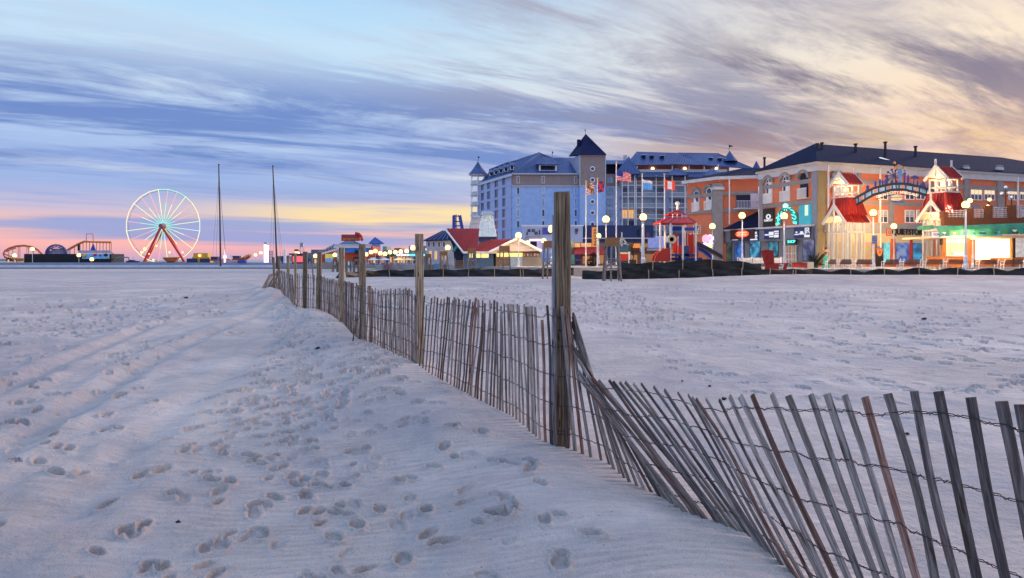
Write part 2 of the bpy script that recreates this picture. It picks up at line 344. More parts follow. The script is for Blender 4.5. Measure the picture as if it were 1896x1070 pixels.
# wheel ruts running up the beach
for off, dep in ((-4.3, 0.05), (-5.9, 0.05), (-3.0, 0.02)):
    xc = off - (Y - 6) * 0.24 + 0.25 * np.sin(Y / 4.0 + off)
    Z += fade * (-dep * np.exp(-((X - xc) / 0.16) ** 2) + dep * 0.8 * np.exp(-((X - xc - 0.32) / 0.16) ** 2) + dep * 0.8 * np.exp(-((X - xc + 0.32) / 0.16) ** 2))
# footprints pressed into the sand
prng = np.random.RandomState(11)
prints = []
def trail(pts, n_side=2, step=0.36, spread=0.0, dep=0.045):
    pts = [P(a, b, F * EYE / (b - HY)) for a, b in pts]
    for k in range(n_side):
        o = Vector((prng.normal(0, spread), prng.normal(0, spread)))
        s_ = prng.uniform(0, step); side = 1
        for p, q in zip(pts, pts[1:]):
            d = Vector((q.x - p.x, q.y - p.y)); ln = d.length; d.normalize(); nrm = Vector((-d.y, d.x))
            while s_ < ln:
                c = Vector((p.x, p.y)) + d * s_ + nrm * (0.11 * side) + o
                prints.append((c.x + prng.normal(0, 0.05), c.y + prng.normal(0, 0.05), math.atan2(d.x, d.y) + prng.normal(0, 0.22) + 0.12 * side, prng.uniform(0.7, 1.12), dep * prng.uniform(0.45, 1.3)))
                side = -side; s_ += step * prng.uniform(0.8, 1.35)
            s_ -= ln
trail([(760, 1069), (690, 930), (650, 860), (600, 790), (585, 700), (600, 620), (560, 560)], 15, 0.60, 0.55)
trail([(560, 1068), (500, 930), (470, 850), (560, 780), (640, 690), (660, 640)], 8, 0.55, 0.5)
trail([(640, 1065), (780, 985), (860, 945), (930, 915), (1000, 880)], 2, 0.5, 0.15, 0.035)
trail([(250, 1068), (420, 960), (450, 880), (430, 800), (470, 730), (540, 690)], 4, 0.5, 0.4, 0.04)
trail([(260, 870), (262, 800), (300, 740), (250, 660), (330, 630), (460, 614)], 1, 0.5, 0.15, 0.055)
trail([(255, 690), (275, 640), (420, 615), (540, 622)], 1, 0.4, 0.1, 0.05)
trail([(20, 690), (80, 720), (30, 800), (90, 880)], 2, 0.45, 0.2, 0.04)
trail([(60, 690), (160, 650), (260, 640)], 5, 0.5, 0.9, 0.04)
trail([(80, 1050), (160, 960), (300, 1000)], 1, 0.6, 0.1, 0.04)
trail([(600, 760), (720, 690), (800, 640)], 4, 0.5, 0.7, 0.03)
trail([(640, 1060), (740, 1000), (620, 930)], 1, 0.45, 0.25, 0.05)
trail([(980, 1065), (1000, 985), (1100, 1062)], 1, 0.5, 0.1, 0.03)
trail([(1450, 690), (1700, 720), (1895, 715)], 4, 0.4, 0.35, 0.04)
trail([(1130, 600), (1500, 640), (1890, 690)], 5, 0.45, 0.9, 0.045)
trail([(1100, 560), (1500, 585), (1890, 600)], 7, 0.5, 1.6, 0.05)
trail([(1200, 640), (1320, 690), (1560, 740), (1890, 790)], 3, 0.5, 0.5, 0.03)
for _ in range(4200):                                       # single scattered prints, everywhere people walked
    r0 = 7 + 36 * prng.rand() ** 0.7; a0 = R(prng.uniform(-40, 40)); xx, yy = r0 * math.sin(a0), r0 * math.cos(a0)
    dd = float(np.interp(yy, FY, FX)) - xx
    if -1.8 < dd < 2.4 or float(vnoise(np.array(xx / 3.5), np.array(yy / 5.0), 21)) < -0.04 + 0.3 * (r0 < 11): continue
    prints.append((xx, yy, prng.uniform(-1.4, 1.4), prng.uniform(0.7, 1.35), prng.uniform(0.02, 0.05) + 0.045 * min(1, r0 / 25)))
Lr = np.log(RR)
for (cx, cy, an, sc, dep) in prints:
    rr = math.hypot(cx, cy); tt = math.atan2(cx, cy)
    if abs(tt) > R(42) or rr > 45 or rr < 1.6: continue
    if rr < 7.5: sc *= 0.80; dep *= 0.8
    m = 0.34 * sc
    i0 = max(0, np.searchsorted(RR, rr - m) - 1); i1 = min(nR, np.searchsorted(RR, rr + m) + 1)
    j0 = max(0, np.searchsorted(th_d, tt - m / rr) - 1); j1 = min(len(th_d), np.searchsorted(th_d, tt + m / rr) + 1)
    xs = X[i0:i1, j0:j1] - cx; ys = Y[i0:i1, j0:j1] - cy
    lu = (xs * math.sin(an) + ys * math.cos(an)) / (0.104 * sc); lv = (xs * math.cos(an) - ys * math.sin(an)) / (0.048 * sc)
    q = np.sqrt(lu ** 2 + lv ** 2)
    Z[i0:i1, j0:j1] = np.minimum(Z[i0:i1, j0:j1], Z[i0:i1, j0:j1].mean() - dep * 1.15 + 0.20 * np.maximum(q - 0.85, 0) ** 1.1 + 0.34 * np.clip(xs * 0.70 + ys * 0.71, -0.12, 0.12) + 0.008 * vnoise(xs / 0.05, ys / 0.06, 7)) + dep * 0.40 * np.exp(-((q - 1.4) / 0.28) ** 2) * (1 - 0.5 * np.clip(lu / 2, -1, 1))
verts = np.stack([X, Y, Z], -1).reshape(-1, 3)
ii, jj = np.meshgrid(np.arange(nR - 1), np.arange(nT), indexing='ij'); jn = (jj + 1) % nT
faces = np.stack([ii * nT + jj, ii * nT + jn, (ii + 1) * nT + jn, (ii + 1) * nT + jj], -1).reshape(-1, 4)[:, ::-1]
me = bpy.data.meshes.new('sand'); nf = len(faces)
me.vertices.add(len(verts)); me.vertices.foreach_set('co', verts.astype(np.float32).ravel())
me.loops.add(nf * 4); me.loops.foreach_set('vertex_index', faces.astype(np.int32).ravel())
me.polygons.add(nf); me.polygons.foreach_set('loop_start', np.arange(nf, dtype=np.int32) * 4)
me.polygons.foreach_set('use_smooth', np.ones(nf, bool)); me.update(calc_edges=True)
sand = bpy.data.objects.new('sand', me); col.objects.link(sand)
tag(sand, 'pale beach sand with footprints, ruts and wind ripples', None, None, 'structure')
# sand material
m = bpy.data.materials.new('sand'); m.use_nodes = True; t = m.node_tree; b = t.nodes['Principled BSDF']
b.inputs['Roughness'].default_value = 0.95; b.inputs['Specular IOR Level'].default_value = 0.1
tcn = t.nodes.new('ShaderNodeTexCoord')
def tn(scale, det=6, rough=0.6, st=(1,1,1), dist=0.0):
    mp = t.nodes.new('ShaderNodeMapping'); mp.inputs['Scale'].default_value = st; t.links.new(tcn.outputs['Object'], mp.inputs[0])
    n = t.nodes.new('ShaderNodeTexNoise'); n.inputs['Scale'].default_value = scale; n.inputs['Detail'].default_value = det; n.inputs['Roughness'].default_value = rough; n.inputs['Distortion'].default_value = dist
    t.links.new(mp.outputs[0], n.inputs['Vector']); return n.outputs['Fac']
def tramp(f, stops):
    n = t.nodes.new('ShaderNodeValToRGB'); e = n.color_ramp.elements; e[0].position, e[0].color = stops[0]; e[1].position, e[1].color = stops[-1]
    for p, c in stops[1:-1]:
        x = e.new(p); x.color = c
    t.links.new(f, n.inputs[0]); return n.outputs[0]
def tmix(f, a, b_, typ='MIX'):
    n = t.nodes.new('ShaderNodeMix'); n.data_type = 'RGBA'; n.blend_type = typ
    for v, i in ((f, 0), (a, 6), (b_, 7)):
        if isinstance(v, bpy.types.NodeSocket): t.links.new(v, n.inputs[i])
        else: n.inputs[i].default_value = v
    return n.outputs[2]
SAND0, SAND1 = (0.46, 0.39, 0.365, 1), (0.655, 0.57, 0.535, 1)
c = tramp(tn(0.35, 8, 0.62), [(0.32, SAND0), (0.68, SAND1)])
grain = tramp(tn(160, 3, 0.7), [(0.3, (0.68, 0.67, 0.67, 1)), (0.72, (1.14, 1.12, 1.10, 1))])
c = tmix(1.0, c, grain, 'MULTIPLY')
strk = tramp(tn(7.0, 6, 0.7, (0.35, 2.2, 1), 0.4), [(0.36, (0.86, 0.85, 0.86, 1)), (0.64, (1.08, 1.07, 1.06, 1))])
c = tmix(1.0, c, strk, 'MULTIPLY')
damp = tramp(tn(0.9, 8, 0.7, (1, 0.55, 1), 0.6), [(0.47, (0,0,0,1)), (0.70, (1,1,1,1))])
c = tmix(damp, c, (0.31, 0.30, 0.32, 1))
trod = tramp(tn(0.16, 5, 0.6, (1, 0.6, 1), 0.8), [(0.42, (0,0,0,1)), (0.62, (.6,.6,.6,1))])
c = tmix(trod, c, (0.34, 0.29, 0.30, 1))
bits = tramp(tn(34, 2, 0.5), [(0.745, (0,0,0,1)), (0.765, (1,1,1,1))])
c = tmix(bits, c, (0.16, 0.13, 0.12, 1))
t.links.new(c, b.inputs['Base Color'])
bn1 = t.nodes.new('ShaderNodeBump'); bn1.inputs['Strength'].default_value = 0.9; bn1.inputs['Distance'].default_value = 0.14
t.links.new(tn(1.9, 8, 0.68, (1, 0.8, 1), 0.4), bn1.inputs['Height'])
bn2 = t.nodes.new('ShaderNodeBump'); bn2.inputs['Strength'].default_value = 0.6; bn2.inputs['Distance'].default_value = 0.02
t.links.new(tn(16, 8, 0.75, (1, 1.4, 1)), bn2.inputs['Height']); t.links.new(bn1.outputs[0], bn2.inputs['Normal']); t.links.new(bn2.outputs[0], b.inputs['Normal'])
me.materials.append(m)
# ------------------------------------------------------------------ the slatted sand fence and its posts
SLAT = wood('weathered_slat', (0.06, 0.040, 0.034, 1), (0.25, 0.20, 0.185, 1), (0.52, 0.45, 0.42, 1), (30, 30, 2.0), red=True)
SLAT_RED = wood('red_brown_slat', (0.06, 0.024, 0.018, 1), (0.21, 0.105, 0.08, 1), (0.38, 0.26, 0.22, 1), (30, 30, 2.0))
SLAT_DARK = wood('dark_slat', (0.025, 0.019, 0.020, 1), (0.105, 0.082, 0.080, 1), (0.28, 0.23, 0.22, 1), (30, 30, 2.0), red=True)
POST = wood('weathered_post', (0.085, 0.055, 0.036, 1), (0.31, 0.235, 0.165, 1), (0.52, 0.43, 0.33, 1), (22, 22, 0.9), rings=True)
BATTEN = wood('pale_batten', (0.16, 0.15, 0.17, 1), (0.36, 0.35, 0.40, 1), (0.52, 0.51, 0.56, 1), (30, 30, 2.0))
WIRE = mat('rusty_wire', (0.045, 0.04, 0.06), 0.5, 0.3, 30, metal=0.7)

def lean_top(b, d, tx, ty):
    """head of a slat that leans within the fence's own plane (foot b, fence direction d) and shows at photo pixel (tx, ty)"""
    k = (tx - CX) / F
    a = (b.x - k * b.y) / (k * d.y - d.x) if abs(k * d.y - d.x) > 1e-5 else 0.0
    a = max(-1.3, min(1.3, a)); y = b.y + a * d.y
    return Vector((b.x + a * d.x, y, EYE - (ty - HY) / F * y))
def foot(bx, by, Yb): return Vector(((bx - CX) / F * Yb, Yb, EYE - (by - HY) / F * Yb))

def make_fence(name, label, keys, wires=(0.07, 0.28, 0.49, 0.70, 0.90), seed=1, w=0.040, dense=1.0):
    """keys: (foot px, foot py, metres ahead, head px, head py, slats up to the next key)"""
    rg = random.Random(seed); slats = []
    feet = [foot(k[0], k[1], k[2]) for k in keys]
    for i, k in enumerate(keys):
        n = k[5] if i < len(keys) - 1 else 1
        for j in range(n):
            f = j / n; q = keys[min(i + 1, len(keys) - 1)]
            iY = 1 / k[2] + (1 / q[2] - 1 / k[2]) * f; Yb = 1 / iY
            jit = rg.uniform(-1, 1) * (0.08 if k[2] < 3.2 else 0.2) / max(n, 1) if 0 < j else 0
            f = min(1, max(0, f + jit))
            bx, by, tx, ty = (k[a] + (q[a] - k[a]) * f for a in (0, 1, 3, 4))
            slats.append([bx, by, Yb, tx, ty])
    pts = [foot(s[0], s[1], s[2]) for s in slats]
    root = thing(name, label, 'fence', (pts[0].x, pts[0].y, gz(pts[0].x, pts[0].y)))
    heads = []; dirs = []
    for i, s in enumerate(slats):
        a = pts[max(0, i - 4)]; c = pts[min(len(pts) - 1, i + 4)]; d = Vector((c.x - a.x, c.y - a.y, 0)).normalized()
        h = lean_top(pts[i], d, s[3], s[4])
        q_ = 0.4 if s[2] < 4.5 else 1.0; h += Vector((rg.gauss(0, 0.010 * q_), rg.gauss(0, 0.010 * q_), rg.gauss(0, 0.016 * q_))); heads.append(h); dirs.append(d)
    for i, (b, h, d) in enumerate(zip(pts, heads, dirs)):
        ax = (h - b); ln = ax.length; ax.normalize(); side = (d - ax * d.dot(ax)).normalized(); nr = side.cross(ax).normalized()
        if rg.random() < 0.05 and b.y > 5: h = b + (h - b) * rg.uniform(0.86, 0.95); ln = (h - b).length
        ww = w * rg.uniform(0.82, 1.12) * (0.70 if 3.1 < b.y < 5.3 else 1.0); tt = 0.011 * rg.uniform(0.8, 1.3); tw = rg.uniform(-0.35, 0.35); bow = rg.gauss(0, 0.007); bow2 = rg.gauss(0, 0.007)
        near = b.y < 8; ns = 9 if near else 4; vs = []; ts = [-0.10 + (ln + 0.10) * q / ns for q in range(ns + 1)]
        for q, tq in enumerate(ts):
            u = q / ns; c = b + ax * tq + side * (bow * math.sin(math.pi * u)) + nr * (bow2 * math.sin(2.2 * math.pi * u))
            an = tw * (u - 0.4); sd = side * math.cos(an) + nr * math.sin(an); nn = nr * math.cos(an) - side * math.sin(an)
            wl = ww / 2 * (1 + rg.gauss(0, 0.035)); wr = ww / 2 * (1 + rg.gauss(0, 0.035)); sk = (rg.uniform(-0.006, 0.006) if q == ns else 0)
            ch = tt * 0.28
            vs += [c - sd * wl - nn * (tt/2 - ch), c - sd * (wl - ch) - nn * tt/2, c + sd * (wr - ch) - nn * tt/2, c + sd * wr - nn * (tt/2 - ch) + ax * sk,
                   c + sd * wr + nn * (tt/2 - ch) + ax * sk, c + sd * (wr - ch) + nn * tt/2, c - sd * (wl - ch) + nn * tt/2, c - sd * wl + nn * (tt/2 - ch)]
        fs = [(q*8+j, q*8+(j+1) % 8, (q+1)*8+(j+1) % 8, (q+1)*8+j) for q in range(ns) for j in range(8)] + [tuple(range(8))[::-1], tuple(ns*8+j for j in range(8))]
        mb = MB().add(vs, fs)
        u = rg.random(); mt = SLAT if u < 0.60 else (SLAT_DARK if u < 0.90 else SLAT_RED)
        # own object frame: the foot is the origin and the grain runs up the slat
        me_ = bpy.data.meshes.new('slat'); o = bpy.data.objects.new('slat', me_)
        Mx = Matrix((( side.x, nr.x, ax.x, b.x), (side.y, nr.y, ax.y, b.y), (side.z, nr.z, ax.z, b.z), (0, 0, 0, 1))); iv = Mx.inverted()
        me_.from_pydata([tuple(iv @ Vector(v)) for v in mb.v], [], mb.f); me_.materials.append(mt); me_.update()
        col.objects.link(o); o.parent = root; o.matrix_local = Matrix.Translation(-root.location) @ Mx
    # twisted wire pairs: one strand in front, one behind each slat, crossing in the gaps
    for wf in wires:
        mb = MB(); ph = [Vector(), Vector()]; A = []; B = []
        for i in range(len(pts)):
            b, h, d = pts[i], heads[i], dirs[i]; c = h.lerp(b, wf) + Vector((0, 0, rg.gauss(0, 0.006)))
            ax = (h - b).normalized(); nr = d.cross(ax).normalized(); o = nr * 0.0095; sp = ax * 0.005
            A.append(c - o + sp); B.append(c + o - sp)
            if i < len(pts) - 1:
                c2 = heads[i + 1].lerp(pts[i + 1], wf); g = (c2 - c)
                for q in (0.36, 0.5, 0.64):
                    m_ = c + g * q + Vector((0, 0, rg.gauss(0, 0.0025))); k = {0.36: 1, 0.5: -1, 0.64: 1}[q]
                    A.append(m_ + sp * 0.7 * k); B.append(m_ - sp * 0.7 * k)
        rad = 0.0021 if pts[0].y < 9 else 0.0028
        mb.tube(A, rad, 5); mb.tube(B, rad, 5); mb.build('wire_strand', WIRE, root, smooth=True)
    return root, pts, heads

make_fence('sand_fence', 'sagging slatted fence leaning over beside the tall thick post closest to the viewer', [
    (2190, 1640, 1.72, 2040, 760, 2), (2040, 1510, 1.90, 1896, 748, 1), (2001, 1480, 1.96, 1853, 742, 2), (1873, 1390, 2.15, 1740, 727, 3), (1756, 1270, 2.48, 1602, 731, 6), (1593, 1176, 2.82, 1392, 730, 5),
    (1475, 1065, 3.35, 1290, 740, 6), (1384, 987, 3.87, 1185, 712, 3), (1345, 970, 4.0, 1148, 708, 6), (1266, 944, 4.22, 1072, 697, 4), (1219, 914, 4.51, 1064, 645, 4),
    (1165, 890, 4.78, 1060, 600, 4), (1128, 856, 5.2, 1062, 579, 4), (1065, 832, 5.56, 1045, 570, 2), (1030, 829, 5.68, 1028, 565, 3), (1000, 812, 5.9, 990, 568, 8),
    (950, 770, 6.75, 945, 565, 12), (880, 735, 7.7, 893, 556, 16), (800, 693, 9.2, 812, 552, 4), (776, 689, 10.0, 785, 550, 1)], seed=3)
make_fence('sand_fence', 'upright slatted fence between the second and fourth wooden posts', [
    (772, 690, 10.2, 772, 548, 7), (758, 672, 10.6, 757, 534, 26), (690, 636, 12.7, 692, 537, 7), (666, 632, 13.2, 670, 528, 9), (655, 622, 14.0, 655, 524, 34), (633, 598, 17.0, 635, 520, 1)], seed=5)
make_fence('sand_fence', 'distant slatted fence between thin posts, short of the collapsed end', [
    (631, 598, 17.1, 632, 519, 26), (612, 583, 19.5, 612, 517, 17), (592, 575, 21.0, 594, 512, 8), (564, 573, 21.9, 564, 506, 6), (548, 573, 22.5, 548, 506, 1)], seed=6, wires=(0.1, 0.4, 0.7, 0.92))
make_fence('sand_fence', 'collapsed far end of the slatted fence, slats fanned out sideways', [
    (547, 572, 22.6, 538, 510, 30), (533, 556, 27.0, 526, 506, 25), (520, 541, 33.5, 528, 502, 14), (512, 535, 36.5, 512, 500, 8), (500, 534, 37.0, 519, 503, 9), (483, 537, 36.4, 499, 507, 1)], seed=8, wires=(0.15, 0.8), w=0.05)

def make_post(px, py_b, Yb, py_t, wpx, label, tilt=0.0, dep=0.8, seed=0):
    rg = random.Random(seed + 40); b = foot(px, py_b, Yb); top = EYE - (py_t - HY) / F * Yb; ww = wpx / F * Yb
    mb = MB(); n = 14; z0 = gz(b.x, b.y) - 0.25; h = top - z0; a = ww / 2; d = ww * dep / 2; ch = ww * 0.09; vs = []
    yaw = rg.uniform(-0.12, 0.12) + 0.16
    for i in range(n + 1):
        u = i / n; k = 1 + rg.gauss(0, 0.008); cx = tilt * u * h + 0.006 * math.sin(3 * u + seed); cy = 0.004 * math.cos(4 * u)
        tz = z0 + h * u
        for (x, y) in ((-a, -d+ch), (-a+ch, -d), (a-ch, -d), (a, -d+ch), (a, d-ch), (a-ch, d), (-a+ch, d), (-a, d-ch)):
            x, y = x * k, y * k; xr = x * math.cos(yaw) - y * math.sin(yaw); yr = x * math.sin(yaw) + y * math.cos(yaw)
            vs.append((b.x + cx + xr, b.y + 0.05 + cy + yr, tz + (rg.uniform(-0.012, 0.008) if i == n else 0)))
    fs = [(q*8+j, q*8+(j+1) % 8, (q+1)*8+(j+1) % 8, (q+1)*8+j) for q in range(n) for j in range(8)] + [tuple(range(8))[::-1], tuple(n*8+j for j in range(8))]
    mb.add(vs, fs)
    # sawn grain runs up the post
    o = mb.build('wooden_post', POST, None, (b.x, b.y + 0.05, z0)); tag(o, label, 'post', 'posts carrying the sand fence')
    if Yb < 9:                                             # tie wires and nail heads of the closest post
        t_ = MB(); zt = top - h * 0.27
        for zz in (EYE - (610 - HY) / F * Yb, EYE - (795 - HY) / F * Yb):
            t_.tube([(b.x - a - 0.01, b.y + 0.05 - d - 0.01, zz), (b.x + 0.01, b.y + 0.05 - d - 0.014, zz - 0.012), (b.x + a + 0.008, b.y + 0.05 - d + 0.006, zz + 0.006)], 0.004, 5)
        for (q0, q1, pt0, lb2) in ((-0.088, -0.058, 398, 'upper'), (-0.062, -0.036, 440, 'lower')):
            k_ = MB(); zt2 = EYE - (pt0 - HY) / F * Yb; k_.bar((b.x + q0 + .015, b.y + 0.05 - d * .4, z0 + .2), (b.x + q0 + .02, b.y + 0.05 - d * .4, zt2), 0.034, 0.012); k_.build('batten', BATTEN, o)
        t_.v = [tuple(Vector(p)) for p in t_.v]; t_.build('tie_wire', WIRE, o)
    return o
POSTS = [(1041, 831, 5.72, 355, 28, 'tallest and thickest wooden post, closest to the viewer, knotty brown timber', 0.0),
         (776, 692, 10.3, 433, 15.5, 'second wooden post along the sand fence, brown weathered with squared top', 0.0),
         (671, 634, 13.3, 452, 12.5, 'third wooden post along the sand fence, ringed with bunched slats', -0.004),
         (632, 600, 17.0, 458, 10, 'fourth wooden post along the sand fence, fence bending beside it', 0.0),
         (590, 576, 21.0, 466, 8.5, 'fifth wooden post along the fence, the straighter of a close pair', 0.004),
         (564, 574, 21.9, 466, 8, 'sixth wooden post along the fence, at the corner where it turns back', 0.0),
         (546, 556, 27.0, 470, 4.5, 'thin wooden post in front of the pink lit stall', 0.0),
         (533, 548, 29.0, 473, 5, 'thin wooden post just short of the collapsed fence end', 0.0),
         (515, 536, 36.0, 474, 4.0, 'wooden post standing in the heap of collapsed slats', 0.02),
         (508, 537, 36.0, 476, 3.6, 'thin leaning wooden post at the far end of the fence', -0.03)]
for i, (px_, pb_, Yb_, pt_, wp_, lb_, tl_) in enumerate(POSTS): make_post(px_, pb_, Yb_, pt_, wp_, lb_, tl_, seed=i)
# short stump and broken sticks caught in the fence
for (bx, by, Yb, tx, ty, wpx, lb) in ((688, 634, 13.0, 684, 529, 6.5, 'stout leaning stake beside the third fence post'), (652, 636, 12.6, 661, 590, 2.2, 'thin loose stick leaning against the fence'),
                                     (581, 540, 24, 577, 474, 2.5, 'thin slanting stake behind the pair of posts'), (545, 578, 21.3, 552, 556, 1.6, 'broken stick at the fence corner')):
    b_ = foot(bx, by, Yb); h_ = P(tx, ty, Yb + 0.05); mb = MB(); ax = (h_ - b_).normalized(); w_ = wpx / F * Yb
    mb.bar(b_ - ax * 0.12, b_.lerp(h_, 0.5) + Vector((0.006, 0, 0)), w_, w_ * 0.6); mb.bar(b_.lerp(h_, 0.495) + Vector((0.006, 0, 0)), h_, w_ * 0.93, w_ * 0.55)
    tag(mb.build('wooden_stake', SLAT_RED, None, b_), lb, 'stake')
# scraps lying on the sand
SCRAP = mat('dark_scrap', (0.04, 0.03, 0.03), 0.9, 0.4, 20)
for (px_, py_, s_, lb_) in ((1341, 728, 0.05, 'dark shell scrap on the sand behind the leaning slats'), (1314, 706, 0.03, 'small dark twig scrap above the lower fence slats'), (1263, 697, 0.025, 'tiny dark pebble on smooth sand past the tall post'),
                           (1711, 591, 0.14, 'dark clump of seaweed on the open sand'), (345, 551, 0.14, 'dark lump of driftwood far out on the trampled sand'), (588, 651, 0.07, 'curled dark leaf on smooth sand near the fence'),
                           (1680, 792, 0.03, 'dark pebble seen between fence slats'), (436, 756, 0.03, 'tiny black pebble among footprints'), (330, 960, 0.02, 'small black shell chip among footprints')):
    Yb = F * EYE / (py_ - HY); p = P(px_, py_, Yb); rg = random.Random(px_); mb = MB(); s_ *= 0.62; mb.ball((p.x, p.y, gz(p.x, p.y) + s_ * 0.1), s_, 10, 0, 0.5)
    mb.v = [(x + rg.gauss(0, s_ * 0.25) , y + rg.gauss(0, s_ * 0.25), z + rg.gauss(0, s_ * 0.18)) for x, y, z in mb.v]
    tag(mb.build('beach_scrap', SCRAP, None, p), lb_, 'debris')
# ------------------------------------------------------------------ paints and finishes of the town
WHITE = mat('white_paint', (0.78, 0.78, 0.80), 0.5, 0.08, 1.2)
TRIM = mat('pale_grey_trim', (0.52, 0.53, 0.58), 0.6, 0.1, 1.0)
BLUE_WALL = siding('blue_render', (0.35, 0.51, 0.84, 1), 0.35, 0.7, 'Z', 0.12)
TAN_WALL = siding('tan_render', (0.30, 0.235, 0.235, 1), 0.35, 0.7, 'Z', 0.12)
GREYBLUE = mat('grey_blue_wall', (0.30, 0.37, 0.56), 0.7, 0.12, 0.6)
SLATE = mat('blue_metal_roof', (0.030, 0.062, 0.19), 0.48, 0.25, 0.5, metal=0.25)
SLATE_D = mat('dark_blue_metal_roof', (0.007, 0.010, 0.065), 0.7, 0.25, 0.5, spec=0.2)
SEAM = mat('pale_roof_seam', (0.10, 0.16, 0.34), 0.5, 0.15, 1)
GLASS_D = glass('dark_blue_glass', (0.03, 0.055, 0.14))
GLASS_M = glass('blue_curtained_glass', (0.28, 0.42, 0.58))
GLASS_LIT = glow('warm_lit_glass', (1.0, 0.50, 0.13), 0.9, (0.2, 0.1, 0.05))
DEEP = mat('dark_opening_and_shade', (0.012, 0.016, 0.04), 0.8, 0.3, 1)  # near-black for dark panes, and for shade painted into openings
ORANGE = mat('orange_stucco', (0.64, 0.19, 0.10), 0.8, 0.10, 0.7, bump=0.15)
BAND = mat('grey_stone_band', (0.26, 0.25, 0.265), 0.75, 0.14, 1.5)
SHINGLE = mat('dark_shingle_roof', (0.009, 0.013, 0.042), 0.95, 0.35, 3.0, bump=0.3, spec=0.15)
RED_ROOF = mat('red_metal_roof', (0.30, 0.014, 0.012), 0.6, 0.2, 1.0, spec=0.5)
RED_SEAM = mat('red_roof_seam', (0.50, 0.05, 0.04), 0.42, 0.15, 1.0)
BLACK = mat('black_fabric', (0.013, 0.014, 0.017), 0.5, 0.75, 2.2, bump=1.0, stretch=(0.5, 0.5, 2.5))
TIMBER = wood('lifeguard_timber', (0.10, 0.07, 0.06, 1), (0.24, 0.18, 0.16, 1), (0.38, 0.30, 0.26, 1), (6, 6, 0.8))
PLY = mat('orange_brown_plywood', (0.30, 0.135, 0.05), 0.8, 0.22, 2)
BROWN = mat('brown_bench_slat', (0.17, 0.065, 0.045), 0.6, 0.2, 4)
DECK = mat('grey_boardwalk', (0.33, 0.30, 0.29), 0.85, 0.15, 1.5)
STEEL = mat('grey_steel', (0.35, 0.37, 0.42), 0.45, 0.1, 2, metal=0.4)
DARK = mat('dark_iron', (0.02, 0.02, 0.025), 0.55, 0.2, 2)
NAVY = mat('navy_wall', (0.025, 0.045, 0.13), 0.7, 0.2, 1)
BLUE_SIDING = siding('blue_clapboard', (0.08, 0.17, 0.33, 1), 0.22, 0.6)
GREY_SIDING = siding('grey_shutter', (0.23, 0.23, 0.24, 1), 0.15, 0.6)
LAMP_GLOW = glow('sodium_lamp_glow', (1.0, 0.62, 0.18), 4.6)
LAMP_SMALL = glow('distant_lamp_glow', (1.0, 0.60, 0.18), 2.6)
CREAM_GLOW = glow('lit_interior', (1.0, 0.86, 0.50), 2.3, (0.6, 0.5, 0.3))
STRIP_GLOW = glow('yellow_strip_light', (1.0, 0.83, 0.28), 1.15, (0.5, 0.45, 0.2))
TEAL_GLOW = glow('teal_neon', (0.12, 1.0, 0.85), 1.5)
RED_GLOW = glow('red_neon', (1.0, 0.10, 0.03), 1.6)
WHITE_GLOW = glow('white_lit_lettering', (0.9, 0.93, 1.0), 0.9)
VIOLET_GLOW = glow('violet_light', (0.85, 0.62, 1.0), 2.0)
PINK_GLOW = glow('pink_light', (1.0, 0.18, 0.22), 1.3)
RED_P = mat('red_paint', (0.46, 0.03, 0.02), 0.5, 0.15, 1)
ORANGE_P = mat('orange_paint', (0.55, 0.11, 0.03), 0.55, 0.15, 1)
YELLOW_P = mat('yellow_paint', (0.62, 0.36, 0.04), 0.6, 0.15, 1)
GREEN_CANVAS = mat('green_canvas', (0.025, 0.19, 0.12), 0.75, 0.35, 1.2)
BRICK = mat('brown_brick', (0.13, 0.045, 0.022), 0.85, 0.35, 5, bump=0.2, stretch=(1, 1, 3))
OLIVE = mat('olive_pilaster', (0.30, 0.24, 0.12), 0.75, 0.12, 1)

def slab(name, poly, z0, z1, m, label):
    mb = MB(); mb.prism([(x, y, z0) for x, y in poly], (0, 0, z1 - z0)); o = mb.build(name, m); tag(o, label, None, None, 'structure'); return o
slab('boardwalk', [(150, 54), (34, 58), (18, 70), (3, 75), (-6, 92), (-17, 150), (-46, 230), (-58, 300), (-58, 420), (150, 420)], -2.6, 0.70, DECK, 'raised boardwalk of grey boards behind the beach')
slab('pier', [(-330, 298), (-59, 298), (-59, 460), (-330, 460)], -3.0, 0.20, DECK, 'low pier and sea wall under the far amusement rides')
def window(root, x0, y0, x1, y1, Y, fr=WHITE, pane=GLASS_D, t=0.8, d=0.12, mull=0, arch=False):
    """framed window as part of a wall at distance Y, given by its photo pixels; the pane is a sub-part"""
    mb = MB(); mb.pb(x0 - t, y0 - t, x1 + t, y0, Y - d, d); mb.pb(x0 - t, y1, x1 + t, y1 + t, Y - d - 0.03, d)
    mb.pb(x0 - t, y0, x0, y1, Y - d, d); mb.pb(x1, y0, x1 + t, y1, Y - d, d)
    for k in range(mull):
        xm = x0 + (x1 - x0) * (k + 1) / (mull + 1); mb.pb(xm - t * 0.3, y0, xm + t * 0.3, y1, Y - d * 0.9, d * 0.8)
    w_ = mb.build('window', fr, root); MB().pb(x0, y0, x1, y1, Y - 0.05, 0.04).build('pane', pane, w_); return w_

